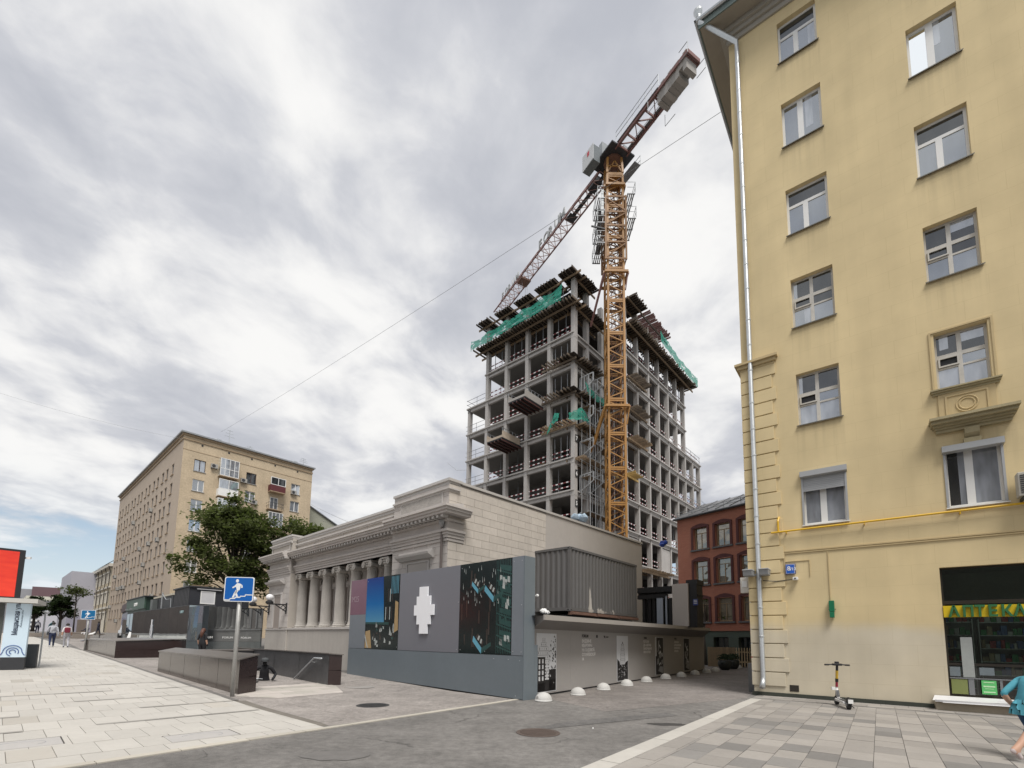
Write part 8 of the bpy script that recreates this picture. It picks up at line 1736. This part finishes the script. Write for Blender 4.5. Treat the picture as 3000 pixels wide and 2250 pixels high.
for nm, a, c, m, r_ in (('lower_stem', .05, .25, scw, .034), ('red_stem', .25, .42, scr, .033), ('lock', .42, .53, A['black'], .04), ('yellow_stem', .53, .80, scy, .034), ('upper_stem', .80, .97, A['black'], .032)): b = MB(); b.tube([pt(a), pt(c)], r_, 12); b.build(nm, m, SCO, smooth=False)
q = pt(1.0); b = MB(); b.tube([(q.x + .01, -.27, q.z - .01), (q.x, -.12, q.z), (q.x, .12, q.z), (q.x + .01, .27, q.z - .01)], .018, 8); b.build('handlebar', A['black'], SCO); b = MB(); b.box(q.x - .07, q.x + .07, -.11, .11, q.z - .03, q.z + .03); b.build('console', A['black'], SCO, bevel=.012); b = MB(); b.box(q.x - .03, q.x + .05, -.045, .05, q.z + .03, q.z + .085); b.build('phone_mount', A['black'], SCO, bevel=.01)
for s_ in (-1, 1): b = MB(); b.tube([(q.x + .01, s_ * .19, q.z - .008), (q.x + .012, s_ * .30, q.z - .012)], .024, 8); b.build('grip', mat('grip_dark', (.03, .028, .026), .8), SCO)
b = MB(); b.tube([(x_, 0, z_) for x_, z_ in ((-.14, .14), (-.12, .24), (-.02, .28), (.1, .25))], .045, 6); b.build('rear_mudguard', A['black'], SCO); b = MB(); b.box(-.185, -.165, -.055, .055, .17, .27); b.build('plate', A['white'], SCO); b = MB(); b.box(.60 + ox, .70 + ox, .05, .13, .42, .5); b.build('tag', A['white'], SCO)
b = MB(); b.tube([(.35, -.09, .14), (.28, -.2, .01)], .012, 6); b.build('kickstand', A['black'], SCO)
lump('cigarette_pack', (1.6, 9.3, .012), .02, A['white'], 'scrap of white litter on the alley asphalt near the manhole', 'litter', 3, 2)
# ================================================================== trees
def tree(name, label, loc, H, crown, trunk_r, nleaf, leaf, m, seed, group=None, sparse=0.0, trunk_h=None, levels=1, bark=None, lean=0.0, clumps=26):
    """tapered trunk, forking limbs and leaf-sized faces grouped round twig ends"""
    rr = random.Random(seed); t_ = thing(name, label, 'tree', loc, rr.uniform(0, 360), group=group)
    bark = bark or mat('bark', (.055, .045, .036), .9, var=.3, scale=6)
    rx, rz, cz = crown; th = trunk_h or cz - rz * .7
    b = MB(); b.tube([(0, 0, -.1), (.03, 0, th * .5), (.06 + lean * .5, .03, th), (lean, 0, cz + rz * .5)], [trunk_r * 1.25, trunk_r, trunk_r * .8, trunk_r * .2], 10); b.build('trunk', bark, t_, smooth=True)
    ends = []; b = MB()
    for k in range(clumps):
        az = k * 2.4 + rr.uniform(-.4, .4); el = rr.uniform(-.75, 1.35); rad = rr.uniform(.55, .98)
        p = Vector((rx * rad * math.cos(az) * math.cos(el), rx * rad * math.sin(az) * math.cos(el), cz + rz * rad * math.sin(el))); z0 = min(p.z - .1, th * rr.uniform(.75, 1.0) + max(0, (p.z - cz)) * .5)
        z0 = max(z0, th * .6); s = Vector((0.04, .02, z0)); mid = s.lerp(p, .5) + Vector((0, 0, rr.uniform(-.1, .25) * rx * .3)); b.tube([s, mid, p], [trunk_r * .35, trunk_r * .2, trunk_r * .06], 6, caps=False); ends.append(p)
        for j in range(3):
            q = p + Vector((rr.gauss(0, 1), rr.gauss(0, 1), rr.gauss(0, .8))) * rx * .2; b.tube([mid.lerp(p, .6), q], [trunk_r * .1, trunk_r * .03], 5, caps=False); ends.append(q)
    b.build('limbs', bark, t_)['kind'] = 'stuff'
    b = MB(); per = max(1, nleaf // len(ends))
    for p in ends:
        sg = rx * rr.uniform(.07, .2)
        for k in range(int(per * rr.uniform(.4, 1.6) * (1 - sparse))):
            c = p + Vector((rr.gauss(0, sg), rr.gauss(0, sg), rr.gauss(0, sg * .55))); L = leaf * rr.uniform(.6, 1.3)
            d = Vector((rr.gauss(0, 1), rr.gauss(0, 1), rr.gauss(-.3, .5))).normalized() * L; e_ = d.cross(Vector((rr.gauss(0, .4), rr.gauss(0, .4), 1))).normalized() * L * .5
            b.poly([c - d, c + e_, c + d, c - e_])
    f_ = b.build('crown', m, t_); f_['kind'] = 'stuff'; return t_
def leafmat(name, rgb):
    if name in _mats: return _mats[name]
    m = bpy.data.materials.new(name); _mats[name] = m; m.use_nodes = True; t = m.node_tree; n = t.nodes; l = t.links; bs = n['Principled BSDF']; bs.inputs['Roughness'].default_value = .7; bs.inputs['Specular IOR Level'].default_value = .2
    tc = n.new('ShaderNodeTexCoord'); q = n.new('ShaderNodeTexNoise'); q.inputs['Scale'].default_value = 1.1; q.inputs['Detail'].default_value = 4; l.new(tc.outputs['Object'], q.inputs['Vector'])
    mx = n.new('ShaderNodeMix'); mx.data_type = 'RGBA'; l.new(q.outputs['Fac'], mx.inputs[0]); mx.inputs[6].default_value = (rgb[0] * .6, rgb[1] * .62, rgb[2] * .6, 1); mx.inputs[7].default_value = (rgb[0] * 1.5, rgb[1] * 1.45, rgb[2] * 1.2, 1); l.new(mx.outputs[2], bs.inputs['Base Color'])
    tr = n.new('ShaderNodeBsdfTranslucent'); tr.inputs[0].default_value = (rgb[0] * 1.6, rgb[1] * 1.8, rgb[2], 1); ms = n.new('ShaderNodeMixShader'); ms.inputs[0].default_value = .35; l.new(bs.outputs[0], ms.inputs[1]); l.new(tr.outputs[0], ms.inputs[2]); l.new(ms.outputs[0], n['Material Output'].inputs[0]); return m
lf = leafmat('linden_leaf', (.075, .09, .04)); lf2 = leafmat('fresh_leaf', (.05, .085, .025)); lf3 = leafmat('dark_leaf', (.022, .034, .016))
tree('street_tree', 'large dark leafy tree between the beige apartment block and the pale pavilion', (-22.7, 38.2, .65), 13.5, (3.1, 4.1, 7.8), .26, 21000, .17, lf, 11, clumps=46)
tree('street_tree', 'smaller leafy tree just behind the left end of the pale pavilion', (-18.4, 40.5, .5), 11, (2.5, 3.6, 8.2), .2, 11000, .18, lf, 12, clumps=28)
tree('young_tree', 'thin young tree with few leaves before the green arches, hung with little lamps', (14.9, 36.2, 0), 6.5, (1.6, 1.5, 3.9), .16, 240, .10, lf2, 21, trunk_h=3.3, clumps=12, group='thin trees at the alley end')
tree('young_tree', 'thin yellow-green tree nearer the yellow house at the alley end', (17.3, 35.6, 0), 5.5, (1.7, 1.2, 3.6), .13, 420, .11, lf2, 22, trunk_h=2.6, clumps=14, group='thin trees at the alley end')
for i, (x, y) in enumerate(((14.9, 36.0), (17.3, 35.4))):
    g_ = thing('string_lights', ('string of small pale lamps hung in the left thin tree', 'string of small pale lamps hung in the right thin tree')[i], 'string lights', (x, y, 0)); b = MB(); rr = random.Random(i + 40); pts = []
    for k in range(16): pts.append(Vector((-1.3 + k * .17, rr.uniform(-.4, .1), 3.1 + .5 * math.sin(k * .9) + rr.uniform(-.2, .2))))
    b.tube(pts, .008, 4); b.build('cord', A['black'], g_)
    b = MB()
    for p in pts: b.lathe([(.012, -.03), (.032, 0), (.012, .03)], 6, (p.x, p.y, p.z - .04))
    b.build('lamps', mat('lamp_pearl', (.75, .74, .7), .4), g_)['kind'] = 'stuff'
tree('street_tree', 'dense dark tree on the far left of the promenade, before the white blocks', (-113.5, 112.0, 1.9), 10, (2.0, 2.9, 5.6), .3, 9000, .3, lf3, 31, clumps=40)
tree('street_tree', 'full green tree beyond the pedestrians, right of the far white block', (-76.6, 80.0, 1.8), 7.5, (1.6, 2.2, 4.0), .2, 6000, .22, lf3, 32, clumps=34)
tree('young_tree', 'tall thin-stemmed tree with a sparse flat top before the lilac wall', (-68.6, 74.0, 1.75), 8.5, (1.9, .6, 6.3), .09, 900, .2, lf, 33, trunk_h=5.6, clumps=12)
